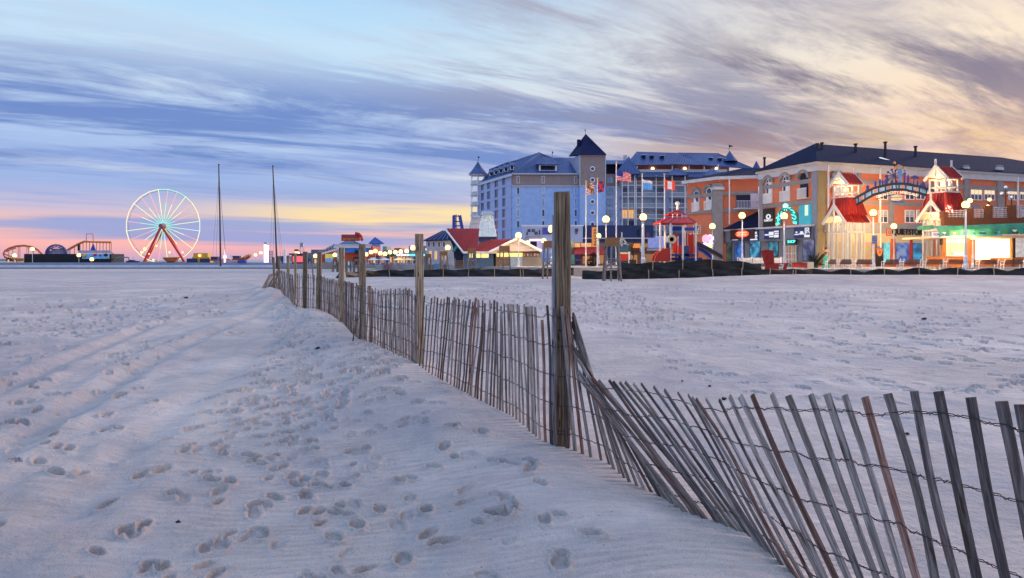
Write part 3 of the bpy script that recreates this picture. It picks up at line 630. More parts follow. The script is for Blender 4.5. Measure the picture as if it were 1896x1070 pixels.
# ------------------------------------------------------------------ the blue hotel
YH = 170.0
hb = P(1000, 486, YH); hotel = thing('hotel', 'large blue hotel with tan top storey, dark metal roofs and corner tower', 'hotel', (hb.x, hb.y, 0.7))
def gpt(px, Y, z=0.7): return Vector(((px - CX) / F * Y, Y, z))
ze = EYE + 158 * YH / F; zt = EYE + 136 * YH / F
cl, cr, fl = gpt(949, 170), gpt(1073, 170), gpt(887, 192)
mb = MB(); mb.prism([cl, cr, cr + Vector((3, 26, 0)), fl + Vector((6, 5, 0)), fl], (0, 0, zt - 0.7)); mb.build('blue_wall', BLUE_WALL, hotel)
mb = MB(); e = 0.06; q = [cl, cr, cr + Vector((3, 26, 0)), fl + Vector((6, 5, 0)), fl]; mb.prism([p + Vector((0, -e, zt - 0.7)) for p in q], (0, 0, ze - zt)); mb.build('tan_wall', TAN_WALL, hotel)
mb = MB(); mb.pb(948, 343.2, 1073, 345.2, YH - 0.2, 0.35); mb.pb(948, 320.5, 1074, 323.0, YH - 0.5, 0.8); mb.build('string_course', TRIM, hotel)
for px in (959.5, 1006, 1066):
    for py in (332.5, 353.0, 373.6, 394.2, 415.0, 435):
        window(hotel, px - 2.1, py - 6, px + 2.1, py + 6, YH, WHITE, GLASS_M if (int(px * 7 + py) % 5 == 0) else GLASS_D)
# left flank: balconied bays in a pale frame
fd = (fl - cl); fl_len = fd.length; fdn = fd.normalized(); fnn = Vector((fdn.y, -fdn.x, 0)); fnn = -fnn if fnn.x > 0 else fnn
MF = Matrix(((fdn.x, fnn.x, 0, cl.x), (fdn.y, fnn.y, 0, cl.y), (0, 0, 1, 0), (0, 0, 0, 1)))       # x along the flank, y outwards
def flank_u(px):
    k = (px - CX) / F; return (k * cl.y - cl.x) / (fdn.x - k * fdn.y)
mb = MB(MF); us = [flank_u(p) for p in (947.5, 928, 913.5, 899)]
rowz = [EYE + (480 - p) * YH / F for p in (332.5, 353, 373.6, 394, 414.5, 435, 455)]
levels = [z + 1.45 for z in rowz] + [rowz[-1] - 1.5]
for z in levels: mb.box(0.02, 0, z - 0.16, fl_len, 0.32, z + 0.16)
cols_px = [(948, 937.5), (931.5, 923.8), (917.5, 909.5), (903.5, 897.5), (892, 887.5)]
for a, b_ in cols_px:
    ua, ub = flank_u(a), flank_u(b_); mb.box(max(0.02, ua), 0.0, 0.7, ub, 0.28, ze - 0.3)
mb.build('balcony_frame', mat('pale_blue_frame', (0.36, 0.42, 0.66), 0.6, 0.1, 0.8), hotel)
for (a, b_) in zip([c_[1] for c_ in cols_px[:-1]], [c_[0] for c_ in cols_px[1:]]):
    for z in rowz:
        ua, ub = flank_u(a), flank_u(b_); o = MB(MF); o.box(ua, 0.02, z - 1.29, ub, 0.09, z + 1.28); w_ = o.build('window', GLASS_D, hotel)
        o = MB(MF); o.box(ua, 0.16, z - 1.28, ub, 0.22, z - 0.75); o.build('railing', GREYBLUE, w_)
# corner lookout turret at the far end of the flank
tx_, tY = (885 - CX) / F * 193, 193.0; sc = 193 / F
mb = MB(); zb = [EYE + (480 - p) * sc for p in (323, 341, 361.5, 380, 399, 419, 439, 460)]
for z in zb[1:]: mb.lathe([(2.25, -0.22), (2.25, 0.0), (2.05, 0.02), (2.05, 0.9), (1.95, 0.9)], 12, (tx_, tY, z))
mb.lathe([(2.45, -0.35), (2.45, 0)], 12, (tx_, tY, zb[0])); mb.build('turret_gallery', TRIM, hotel)
mb = MB()
for k in range(6):
    a = 2 * math.pi * (k + 0.5) / 6; mb.tube([(tx_ + 2.0 * math.cos(a), tY + 2.0 * math.sin(a), 0.7), (tx_ + 2.0 * math.cos(a), tY + 2.0 * math.sin(a), zb[0])], 0.14, 6)
mb.build('turret_column', WHITE, hotel)
mb = MB(); mb.lathe([(2.75, 0), (1.3, 1.75), (0.05, 3.7)], 8, (tx_, tY, zb[0])); rt = mb.build('turret_roof', SLATE, hotel)
def pennant(px, py_top, py_base, Y, parent, flagw=3.2, dirn=1):
    mb = MB(); a, b_ = P(px, py_base, Y), P(px, py_top, Y); mb.tube([a, b_], 0.07, 6)
    mb.prism([b_ - Vector((0, 0, 0.15)), b_ - Vector((0, 0, 0.85)), b_ + Vector((dirn * flagw / F * Y, 0, -0.5))], (0, 0.05, 0)); mb.build('pennant', DARK, parent)
pennant(885.5, 288, 300, 193, rt)
# main roof
def seamed(root, name, quads, m=SLATE, n=None, Y=170, sw=0.08):
    mb = MB()
    for qd in quads:
        a, b_, c_, d_ = [P(*p) for p in qd]; k = n or max(3, int((b_ - a).length / 0.75)); mb.seam(a, b_, c_, d_, k, 0.15, sw, 0.10, 0, 1)
    return mb.build(name, [m, SEAM], root)
seamed(hotel, 'roof', [((947, 322.5, 169.5), (1074, 322.5, 169.5), (1060, 292, 178), (1022, 292, 178)), ((947, 322.5, 169.5), (1022, 292, 178), (998, 282, 179), (998, 282, 179)),
                       ((887, 341, 191), (947, 322.5, 169.5), (998, 282, 179), (912, 311, 200)), ((905, 314, 199), (998, 282, 179), (1010, 286, 188), (940, 300, 205))])
mb = MB(); mb.bar(P(887, 342, 191.2), P(946.5, 324, 169.2), 0.5, 0.5); mb.build('gutter', TRIM, hotel)
for px in (910, 918.5, 927.5, 937, 948):                       # sloping row of dormers on the flank
    k = (px - 905) / 43; Yd = 192 - 20 * k; py = 326 - 13 * k; mb = MB(); h = 5.5 + 1.6 * k; mb.pb(px - 3.6, py - h, px + 3.6, py + 1, Yd, 3.0)
    d_ = mb.build('dormer', WHITE, hotel); MB().pb(px - 2.4, py - h + 1.2, px + 2.4, py, Yd - 0.08, 0.06).build('pane', DEEP, d_)
    mb = MB(); a = P(px - 5, py - h, Yd - 0.4); b_ = P(px + 5, py - h, Yd - 0.4); up_ = Vector((0, 3.5, 1.2)); mb.seam(a, b_, b_ + up_, a + up_, 3, 0.12, 0.06, 0.08); mb.build('dormer_roof', SLATE, d_)
# front dormer with a recessed balcony
mb = MB(); mb.pb(998, 304, 1001, 319, 171.2, 3); mb.pb(1028, 304, 1031, 319, 171.2, 3); mb.pb(998, 303, 1031, 305.5, 171.2, 3); mb.pb(1001, 315, 1028, 315.6, 171.1, 0.1); mb.pb(1001, 318.6, 1028, 319.2, 171.1, 0.1)
for k in range(9): mb.pb(1002 + k * 3, 315.6, 1002.4 + k * 3, 318.6, 171.12, 0.06)
dm = mb.build('dormer', WHITE, hotel); MB().pb(1001, 305.5, 1028, 319, 173.6, 0.1).build('pane', DEEP, dm)
seamed(hotel, 'dormer_roof', [((992, 304, 170.6), (1035, 304, 170.6), (1024, 294, 175), (1005, 291, 175)), ((992, 304, 170.6), (1005, 291, 175), (1006, 291, 178), (994, 303, 176))])
# stair tower
def box_px(root, name, m, x0, y0, x1, y1, Y, d): return MB().pb(x0, y0, x1, y1, Y, d).build(name, m, root)
Yt = 167.5; a = P(1074, 286, Yt); z0t = EYE + (480 - 344) * Yt / F
mb = MB(); mb.box(a.x, Yt, z0t, P(1121, 286, Yt).x, Yt + 9, a.z); tw = mb.build('tower', TAN_WALL, hotel)
mb = MB(); mb.box(a.x, Yt, 0.7, P(1121, 286, Yt).x, Yt + 9, z0t - 0.02); mb.build('tower_base', BLUE_WALL, hotel)
mb = MB(); mb.pb(1073, 286, 1074.6, 344, Yt - 0.12, 0.4); mb.pb(1120.4, 286, 1122, 344, Yt - 0.12, 0.4); mb.pb(1073, 285, 1122, 287.2, Yt - 0.3, 0.5); mb.pb(1073, 343, 1121, 345, Yt - 0.15, 0.3); mb.build('tower_trim', TRIM, tw)
mb = MB(); lx = P(1055, 290, Yt).x; mb.prism([(lx + 0.6, Yt + 9, z0t - 1), (a.x - 0.02, Yt + 0.1, z0t + 3.5), (a.x - 0.02, Yt + 0.1, a.z), (lx + 0.6, Yt + 9, a.z - 0.0)], (0.6, 0.8, 0)); mb.build('tower_flank', mat('shaded_lilac_render', (0.33, 0.33, 0.46), 0.7, 0.1, 0.6), tw)  # the flank's shaded tone is put into its colour, apart from the tan front
ap = P(1084.5, 248.5, Yt + 4.5); el_ = P(1053.5, 289.5, Yt + 8); er = P(1122.5, 286, Yt - 0.6); em = P(1072.5, 286, Yt - 0.6); eb = P(1115, 286, Yt + 9.5)
mb = MB(); mb.seam(em, er, ap, ap, 12, 0.15, 0.07, 0.09); mb.seam(el_, em, ap, ap, 5, 0.15, 0.07, 0.09); mb.seam(er, eb, ap, ap, 5, 0.15, 0.07, 0.09); mb.seam(eb, el_, ap, ap, 5, 0.15, 0.07, 0.09); tr = mb.build('tower_roof', SLATE_D, hotel)
mb = MB(); mb.tube([ap, P(1084, 238, Yt + 4.5)], 0.16, 6); mb.ball(P(1084, 240.5, Yt + 4.5), 0.3, 8); mb.build('spire', TRIM, tr)
mb = MB(); mb.pb(1069, 258, 1075, 268, Yt + 3, 1.2); mb.build('chimney', SLATE_D, tr)
def round_window(root, px, py, Y, r):
    mb = MB(); c_ = P(px, py, Y); n = 18; ring = []
    mb.tube([(c_.x + r * math.cos(2*math.pi*k/n), Y - 0.1, c_.z + r * math.sin(2*math.pi*k/n)) for k in range(n)], 0.16, 6, closed=True); w_ = mb.build('round_window', WHITE, root)
    mb = MB(); mb.prism([(c_.x + r * math.cos(2*math.pi*k/n), Y - 0.09, c_.z + r * math.sin(2*math.pi*k/n)) for k in range(n)], (0, 0.06, 0)); mb.build('pane', GLASS_D, w_)
for py in (312.7, 333.2, 373.6, 394.2, 415): round_window(tw, 1097, py, Yt, 0.52)
pennant(1022.5, 279, 292, 180, hotel, 2.6)
# right wing with stacked balconies
YW = 176.0; mb = MB(); mb.pb(1121, 322, 1400, 486, YW, 14); mb.build('wing_wall', mat('wing_wall_paint', (0.44, 0.56, 0.78), 0.7, 0.12, 0.5), hotel)
mb = MB(); mb.pb(1121, 322, 1147, 344, YW - 0.12, 0.1); mb.pb(1180, 326, 1300, 343, YW - 0.12, 0.1); mb.build('wing_tan_storey', TAN_WALL, hotel)
flo = [343, 364, 384.3, 404.6, 425, 445, 465]
for py in [f_ - 10 for f_ in flo[:6]]:
    window(hotel, 1124.4, py - 5.5, 1128.8, py + 5.5, YW - 0.1, GREYBLUE, GLASS_M, 0.5); window(hotel, 1130.2, py - 5.5, 1134.6, py + 5.5, YW - 0.1, GREYBLUE, GLASS_M, 0.5)
bays = [(1152, 1162.5, 174.0), (1163.5, 1174.5, 173.4), (1176.5, 1188, 174.3), (1190, 1213, 174.3), (1215, 1230.5, 174.3), (1241, 1246, 174.0), (1246, 1269, 173.3), (1271, 1277, 174.0)]
mb = MB(); rl = MB(); ps = MB()
for i, f_ in enumerate(flo):
    for (a0, a1, yy) in ((1151, 1176, 173.2), (1176, 1231.5, 174.0), (1240, 1278, 173.1)):
        p0, p1 = P(a0, f_, yy), P(a1, f_, yy); mb.box(p0.x, yy, p0.z - 0.14, p1.x, YW - 0.02, p0.z + 0.14)
        rl.box(p0.x, yy + 0.02, p0.z + 1.02, p1.x, yy + 0.10, p0.z + 1.10)
        n = int((p1.x - p0.x) / 0.28)
        for k in range(n): xx = p0.x + (p1.x - p0.x) * (k + 0.5) / n; rl.box(xx - 0.022, yy + 0.04, p0.z + 0.14, xx + 0.022, yy + 0.08, p0.z + 1.02)
mb.build('balcony_floor', TRIM, hotel); rl.build('balcony_railing', WHITE, hotel)
for (px, yy) in ((1152, 173.1), (1163, 173.1), (1175.2, 173.1), (1178, 174.0), (1215, 173.9), (1231, 173.9), (1244.5, 173.0), (1268.5, 173.0)):
    a = P(px, 325, yy); ps.box(a.x - 0.11, yy - 0.05, 0.7, a.x + 0.11, yy + 0.17, a.z)
ps.build('balcony_post', WHITE, hotel)
mb = MB(); mb.pb(1231.6, 345, 1240, 486, 174.6, 1.4); mb.build('wing_pier', GREYBLUE, hotel)
wr = random.Random(4)
for i, f_ in enumerate([343, 364, 384.3, 404.6, 425, 445]):
    for (a0, a1, yy) in bays:
        o = MB(); o.pb(a0 + 0.6, f_ - 16, a1 - 0.6, f_ - 0.7, YW - 0.07 - 0.001 * wr.random(), 0.06); lit = (i == 3 and a0 < 1160) or wr.random() < 0.05; d_ = o.build('balcony_door', GLASS_LIT if lit else (GLASS_M if wr.random() < 0.6 else GLASS_D), hotel)
        o = MB(); 
        for k in range(1 + int((a1 - a0) / 5.5)): xx = a0 + (k + 0.8) * 5.5; o.pb(min(xx, a1 - 1), f_ - 16, min(xx, a1 - 1) + 0.45, f_ - 0.7, YW - 0.16, 0.06)
        o.build('door_frame', GREYBLUE, d_)
# wing attic storey, its roofs, bay roofs and turrets
mb = MB(); mb.pb(1176, 304, 1350, 319, 180, 2); mb.build('attic_wall', mat('salmon_wall', (0.42, 0.16, 0.12), 0.8, 0.15, 0.6), hotel)
mb = MB(); mb.pb(1176, 313.6, 1346, 318.8, 177.3, 0.1); mb.build('attic_railing', TRIM, hotel)
mb = MB()
for px in (1180, 1245, 1276, 1304, 1330): mb.pb(px - 0.9, 304, px + 0.9, 318, 177.4, 0.25)
mb.build('attic_post', WHITE, hotel)
for px in (1208.5, 1268, 1327): MB().ball(P(px, 312.5, 179.6), 0.5, 10).build('attic_lamp', CREAM_GLOW, hotel)
wrf = seamed(hotel, 'wing_roof', [((1176, 305.5, 177), (1242, 304.5, 177), (1258, 283, 184), (1180, 280.5, 184)), ((1241, 303.8, 176.4), (1306, 305.2, 176.6), (1290, 288, 184), (1258, 282, 184)), ((1304, 306, 177), (1396, 312, 179), (1328, 283.5, 184), (1256, 282.5, 184)), ((1162, 303, 184), (1177, 305, 177), (1180, 280.5, 184), (1179, 281, 186))])
seamed(hotel, 'lower_roof', [((1142, 327.5, 173.0), (1345, 327.5, 173.0), (1345, 318.5, 177.2), (1176, 318.5, 177.2))])
seamed(hotel, 'link_roof', [((1121, 303.5, 176), (1160, 303.5, 176), (1160, 297, 180), (1121, 296.5, 180))])
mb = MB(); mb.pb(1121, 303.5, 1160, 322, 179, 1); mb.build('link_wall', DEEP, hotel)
seamed(hotel, 'bay_roof', [((1141, 322, 172.6), (1182, 322, 172.6), (1164, 290, 177), (1164, 290, 177)), ((1182, 322, 172.6), (1186, 320, 177), (1164, 290, 177), (1164, 290, 177)), ((1140, 320, 177), (1141, 322, 172.6), (1164, 290, 177), (1164, 290, 177))], SLATE, 5)
seamed(hotel, 'bay_roof', [((1233, 324, 172.4), (1273, 324, 172.4), (1251.5, 311.5, 176.5), (1251.5, 311.5, 176.5)), ((1273, 324, 172.4), (1276, 322, 176.5), (1251.5, 311.5, 176.5), (1251.5, 311.5, 176.5))], SLATE, 6)
seamed(hotel, 'bay_roof', [((1300, 325, 172.4), (1336, 325, 172.4), (1318, 312.5, 176.5), (1318, 312.5, 176.5))], SLATE, 6)
mb = MB(); mb.pb(1155.5, 287, 1161, 297, 181, 1.6); mb.build('chimney', TRIM, hotel)
for (px, py) in ((1192, 287.5), (1207, 288.2), (1226, 288.6), (1316, 292.5), (1333, 293), (1344, 294.5)):
    mb = MB(); c_ = P(px, py, 180.6); mb.box(c_.x - 0.42, 180.2, c_.z - 0.7, c_.x + 0.42, 182.4, c_.z); v_ = mb.build('roof_vent', SLATE_D, hotel); MB().box(c_.x - 0.52, 180.0, c_.z + 0.003, c_.x + 0.52, 182.4, c_.z + 0.16).build('vent_cap', TRIM, v_)
for (px, py, pb_, rr) in ((1351, 279.5, 299, 2.1), (1400.5, 297.5, 313, 1.2)):
    a, b_ = P(px, py, 181), P(px, pb_, 181); mb = MB(); mb.lathe([(rr, 0), (rr * 0.45, (a.z - b_.z) * 0.55), (0.04, a.z - b_.z)], 10, (b_.x, 181, b_.z)); t_ = mb.build('turret_roof', SLATE, hotel)
    if px < 1390: pennant(px - 1, 267, 281, 181, t_, 8.5)

# ------------------------------------------------------------------ the orange boardwalk building
C0 = Vector((565 / F * 80, 80, 0.7)); UD = Vector((33.2, 12.0, 0)).normalized(); VD = Vector((-UD.y, UD.x, 0))
MO = Matrix(((UD.x, VD.x, 0, C0.x), (UD.y, VD.y, 0, C0.y), (0, 0, 1, 0), (0, 0, 0, 1)))             # x along the sea front, y back, z up from 0
def on_front(px, py, off=0.0):
    k = (px - CX) / F; o = C0 - VD * off; t = (o.x - k * o.y) / (k * UD.y - UD.x); Yq = o.y + t * UD.y; return t, EYE + (480 - py) * Yq / F
def on_side(px, py, off=0.0):
    k = (px - CX) / F; o = C0 - UD * off; t = (o.x - k * o.y) / (k * VD.y - VD.x); Yq = o.y + t * VD.y; return t, EYE + (480 - py) * Yq / F
ob = thing('orange_building', 'long orange stucco building with dark hipped roof and arched side windows', 'building', (C0.x, C0.y, 0.7), math.atan2(UD.y, UD.x))
ZE = EYE + 176 * 80 / F; LEN = 60.0; DEPTH = 9.6
def OF(x0, y0, x1, y1, off, d, m, name, parent=ob, mb=None, build=True):
    """box on the sea front given by photo pixels: its face stands off metres proud"""
    mb = mb or MB(MO); u0, z1 = on_front(x0, y0, off); u1, _ = on_front(x1, y0, off); _, z0 = on_front(x0, y1, off); _, z1b = on_front(x1, y0, off)
    mb.box(u0, -off, z0, u1, -off + d, z1); return mb.build(name, m, parent) if build else mb
def OS(x0, y0, x1, y1, off, d, m, name, parent=ob, mb=None, build=True):
    """the same on the side street face (x0 < x1 in the photo)"""
    mb = mb or MB(MO); v1, z1 = on_side(x0, y0, off); v0, _ = on_side(x1, y0, off); xm = (x0 + x1) / 2; _, z1 = on_side(xm, y0, off); _, z0 = on_side(xm, y1, off)
    mb.box(-off, v0, z0, -off + d, v1, z1); return mb.build(name, m, parent) if build else mb
mb = MB(MO); mb.box(0, 0, 0.7, LEN, DEPTH, ZE - 0.02); mb.build('wall', ORANGE, ob)
mb = MB(MO); mb.box(-0.5, -0.5, ZE, LEN + 0.5, DEPTH + 0.5, ZE + 0.28); mb.box(-0.3, -0.3, ZE - 0.75, LEN + 0.3, DEPTH + 0.3, ZE - 0.003); mb.build('cornice', TRIM, ob)
zr = ZE + 0.30; rh = 3.1; mb = MB(MO); O = 0.75
mb.add([(-O, -O, zr), (LEN, -O, zr), (LEN, DEPTH + O, zr), (-O, DEPTH + O, zr), (4.2, DEPTH / 2, zr + rh), (LEN - 22, DEPTH / 2, zr + rh), (LEN, DEPTH / 2 , zr + 0.6)], [(0, 1, 6, 5, 4), (3, 0, 4), (2, 3, 4, 5, 6), (0, 3, 2, 1)])
roof_o = mb.build('roof', SHINGLE, ob)
def rise(px, py0, py1, Y, w_=0.22): 
    a, b_ = P(px, py1, Y), P(px, py0, Y); mb = MB(); mb.box(a.x - w_/2, Y, a.z - 0.8, a.x + w_/2, Y + w_, b_.z - 0.1); mb.box(b_.x - w_*0.8, Y - w_*0.3, b_.z - 0.1, b_.x + w_*0.8, Y + w_*1.3, b_.z + 0.08); mb.build('vent_pipe', DARK, roof_o)
for (px, a_, b_, Yv) in ((1416, 292, 309, 93), (1460, 289.5, 296, 91), (1513.5, 266, 281, 84), (1522.5, 264.5, 279, 84), (1585, 266.5, 277, 85.6), (1640, 263, 284, 86), (1696, 271, 288, 89)): rise(px, a_, b_, Yv)
sk = MB(); a, b_ = P(1629, 292, 85), P(1645, 297, 85.2); sk.bar(a, b_, 0.35, 0.12); sk.build('skylight', WHITE_GLOW, roof_o)
# bands and pilasters
def band_z(py): return on_front(1513, py)[1]
zb1, zb2, zb3 = band_z(333), band_z(372), band_z(416)
mb = MB(MO)
for z, h in ((zb1, 0.5), (zb2, 0.45)):
    mb.box(-0.12, -0.12, z - h / 2, LEN, 0.05, z + h / 2); mb.box(-0.125, 0.051, z - h / 2 - 0.002, 0.05, DEPTH + 0.1, z + h / 2 - 0.002)
mb.box(0.8, -0.35, zb3 - 0.9, LEN, 0.05, zb3 + 0.35); mb.build('string_course', BAND, ob)
OF(1513, 440, 1700, 488, 0.2, 0.15, mat('beige_shopfront', (0.42, 0.34, 0.22), 0.7, 0.12, 1), 'shopfront')
for (x0, x1, nm) in ((1514, 1530, OLIVE), (1589, 1595, BAND), (1647.5, 1656, BAND), (1787, 1795, BAND), (1848, 1858, BAND), (1905, 1913, BAND)):
    OF(x0, 305, x1, 488, 0.22, 0.3, nm, 'pilaster')
    mbc = OF(x0 - 1, 309, x1 + 1, 314, 0.34, 0.3, TRIM, 'c', build=False); mbc.build('capital', TRIM, ob)
OS(1503.5, 305, 1512.5, 488, 0.22, 0.3, mat('blue_grey_pilaster', (0.24, 0.26, 0.33), 0.75, 0.12, 1), 'pilaster'); OS(1405.5, 318, 1412, 488, 0.22, 0.3, BAND, 'pilaster')
for px in (1529.5, 1625.5, 1880):                                                # downpipes
    u_, _ = on_front(px, 320); mb = MB(MO); mb.box(u_ - 0.07, -0.42, 3.0, u_ + 0.07, -0.26, ZE - 0.1); mb.build('downpipe', WHITE, ob)
def owin(x0, y0, x1, y1, lit=False, mull=1):
    mb = MB(MO); off = 0.10; u0, zt_ = on_front(x0, y0); u1, _ = on_front(x1, y0); _, zb_ = on_front(x0, y1); f_ = 0.09
    mb.box(u0 - f_, -off, zb_ - f_, u1 + f_, 0.02, zb_); mb.box(u0 - f_, -off, zt_, u1 + f_, 0.02, zt_ + f_); mb.box(u0 - f_, -off, zb_ + 0.002, u0, 0.02, zt_ - 0.002); mb.box(u1, -off, zb_ + 0.002, u1 + f_, 0.02, zt_ - 0.002)
    for k in range(mull): uu = u0 + (u1 - u0) * (k + 1) / (mull + 1); mb.box(uu - 0.05, -off + 0.01, zb_ + 0.002, uu + 0.05, 0.02, zt_ - 0.002)
    zm = (zt_ + zb_) / 2; mb.box(u0 + 0.002, -off + 0.015, zm - 0.035, u1 - 0.002, 0.01, zm + 0.035)
    w_ = mb.build('window', WHITE, ob)
    mb = MB(MO); mb.box(u0, -0.045, zb_, u1, -0.02, zt_); mb.build('pane', GLASS_D, w_)
    if lit: mb = MB(MO); mb.box(u0, -0.06, zm, u1, -0.048, zt_); mb.build('lit_blind', glow('lit_blind', (1.0, 0.66, 0.30), 0.95, (0.5, 0.4, 0.3)), w_)
    else: mb = MB(MO); mb.box(u0, -0.06, zm + 0.1, u1, -0.048, zt_); mb.build('blind', mat('pale_blind', (0.5, 0.5, 0.46), 0.8, 0.1, 2), w_)
for (x0, x1) in ((1558, 1572), (1627, 1642), (1676, 1691), (1697, 1711), (1733, 1747), (1890, 1905)): owin(x0, 390, x1, 411)
for (x0, x1) in ((1627, 1642), (1676, 1691), (1697, 1711)): owin(x0, 350, x1, 368)
for (x0, x1) in ((1797, 1816.5), (1822, 1840), (1868, 1882), (1888, 1903)): owin(x0, 350, x1, 369, True, 2)
def arch_window(x0, x1, py0, py1, dark=False, front=False):
    fn = on_front if front else on_side
    va, zt_ = fn(x0, py0); vb, _ = fn(x1, py0); _, zb_ = fn((x0 + x1) / 2, py1); vc = (va + vb) / 2; hw = abs(vb - va) / 2; zs = zt_ - hw; n = 12
    def pt(v, o, z): return (v, -o, z) if front else (-o, v, z)
    th = lambda r: [pt(vc + r * math.cos(math.pi * k / n), 0, zs + r * math.sin(math.pi * k / n)) for k in range(n + 1)]
    sh = Vector((0, -1, 0)) if front else Vector((-1, 0, 0))
    def shell(r, o, zb, m, name, par, d=0.06):
        mb = MB(MO); poly = [Vector(p) + sh * o for p in th(r)] + [Vector(pt(vc - r, o, zb)), Vector(pt(vc + r, o, zb))]; mb.prism(poly, -sh * d, 0); return mb.build(name, m, par)
    mb = MB(MO); ring = [Vector(p) + sh * 0.16 for p in th(hw + 0.26)]; 
    for p, q_ in zip(ring, ring[1:]): mb.bar(p, q_, 0.4, 0.34)
    w_ = mb.build('window_arch', BAND, ob)
    shell(hw + 0.02, 0.03, zb_, WHITE if not dark else DEEP, 'window', w_, 0.025)
    if not dark:
        shell(hw * 0.80, 0.05, zb_ + 1.2, GLASS_D, 'pane', w_, 0.015)
        mb = MB(MO); mb.box(*pt(vc - 0.05, 0.09, zb_), *pt(vc + 0.05, 0.055, zt_ - 0.2)); mb.box(*pt(vc - hw * .8, 0.09, zs - 0.05), *pt(vc + hw * .8, 0.055, zs + 0.05)); mb.box(*pt(vc + hw * 0.0, 0.075, zb_ + 1.2), *pt(vc + hw * 0.78 * (1 if front else -1), 0.056, zs - 0.06)); mb.build('glazing_bar', WHITE, w_)
    mb = MB(MO)
    for k in range(9): v_ = vc - hw * 1.1 + 2.2 * hw * k / 8; mb.box(*pt(v_ - 0.03, 0.45, zb_ - 0.05), *pt(v_ + 0.03, 0.38, zb_ + 1.05))
    mb.box(*pt(vc - hw * 1.15, 0.46, zb_ + 1.05), *pt(vc + hw * 1.15, 0.35, zb_ + 1.15)); mb.box(*pt(vc - hw * 1.15, 0.46, zb_ - 0.12), *pt(vc + hw * 1.15, -0.02, zb_ - 0.04)); mb.build('railing', WHITE, w_)
arch_window(1418.5, 1430, 331, 375); arch_window(1449.5, 1462.5, 326, 371); arch_window(1482, 1496.5, 321.5, 366, True); arch_window(1542, 1556, 322, 360, False, True)
# the lower block set back on the side street
Q0, Q1, Q2 = gpt(1272, 100.7), gpt(1329, 95.6), gpt(1404, 94.0); zq = EYE + 149 * 95.6 / F
wing = thing('orange_annex', 'smaller orange stucco block with hip roof beside the long orange building', 'building', (Q1.x, Q1.y, 0.7))
mb = MB(); mb.prism([Q0, Q1, Q2, Q2 + Vector((3, 9, 0)), Q0 + Vector((4, 8, 0))], (0, 0, zq - 0.9)); mb.build('wall', ORANGE, wing)
up3 = Vector((0, 0, zq - 0.7)); ov = [Q0 + Vector((-0.9, -0.3, 0)), Q1 + Vector((-0.3, -0.8, 0)), Q2 + Vector((0.3, -0.8, 0)), Q2 + Vector((3.6, 9.5, 0)), Q0 + Vector((4, 8.6, 0))]
mb = MB(); mb.prism([p + up3 - Vector((0, 0, 0.2)) for p in ov], (0, 0, 0.45)); mb.build('cornice', TRIM, wing)
mb = MB(); ap1, ap2 = P(1376, 311, 99.5), P(1415, 311, 99.5); ol = [p + up3 + Vector((0, 0, 0.253)) for p in ov]
mb.add([tuple(p) for p in ol] + [tuple(ap1), tuple(ap2)], [(0, 1, 5), (1, 2, 6, 5), (2, 3, 6), (3, 4, 5, 6), (4, 0, 5), (4, 3, 2, 1, 0)]); mb.build('roof', SHINGLE, wing)
mb = MB(); mb.bar(Q1 + Vector((-0.1, -0.15, 0)), Q1 + Vector((-0.1, -0.15, zq - 1.4)), 1.2, 1.2, 0, (1, 0, 0)); mb.build('pilaster', BAND, wing)
mb = MB(); mb.bar(Q1 + Vector((-0.1, -0.2, zq - 2.3)), Q1 + Vector((-0.1, -0.2, zq - 1.9)), 1.5, 1.5, 0, (1, 0, 0)); mb.build('capital', TRIM, wing)
zs1, zs2 = EYE + (480 - 359) * 95.6 / F, EYE + (480 - 390) * 95.6 / F
mb = MB()
for z in (zs1, zs2):
    for a, b_ in ((Q0, Q1), (Q1, Q2)): 
        n_ = Vector(((b_ - a).y, -(b_ - a).x, 0)).normalized(); a2 = a + n_ * 0.07; b2 = b_ + n_ * 0.07; a2.z = b2.z = z; mb.bar(a2, b2, 0.5, 0.24, 0, (0, 0, 1))
mb.build('string_course', BAND, wing)
qd = (Q0 - Q1).normalized(); qn = Vector((qd.y, -qd.x, 0)); qn = -qn if qn.y > 0 else qn
def q_u(px): k = (px - CX) / F; return (k * Q1.y - Q1.x) / (qd.x - k * qd.y)
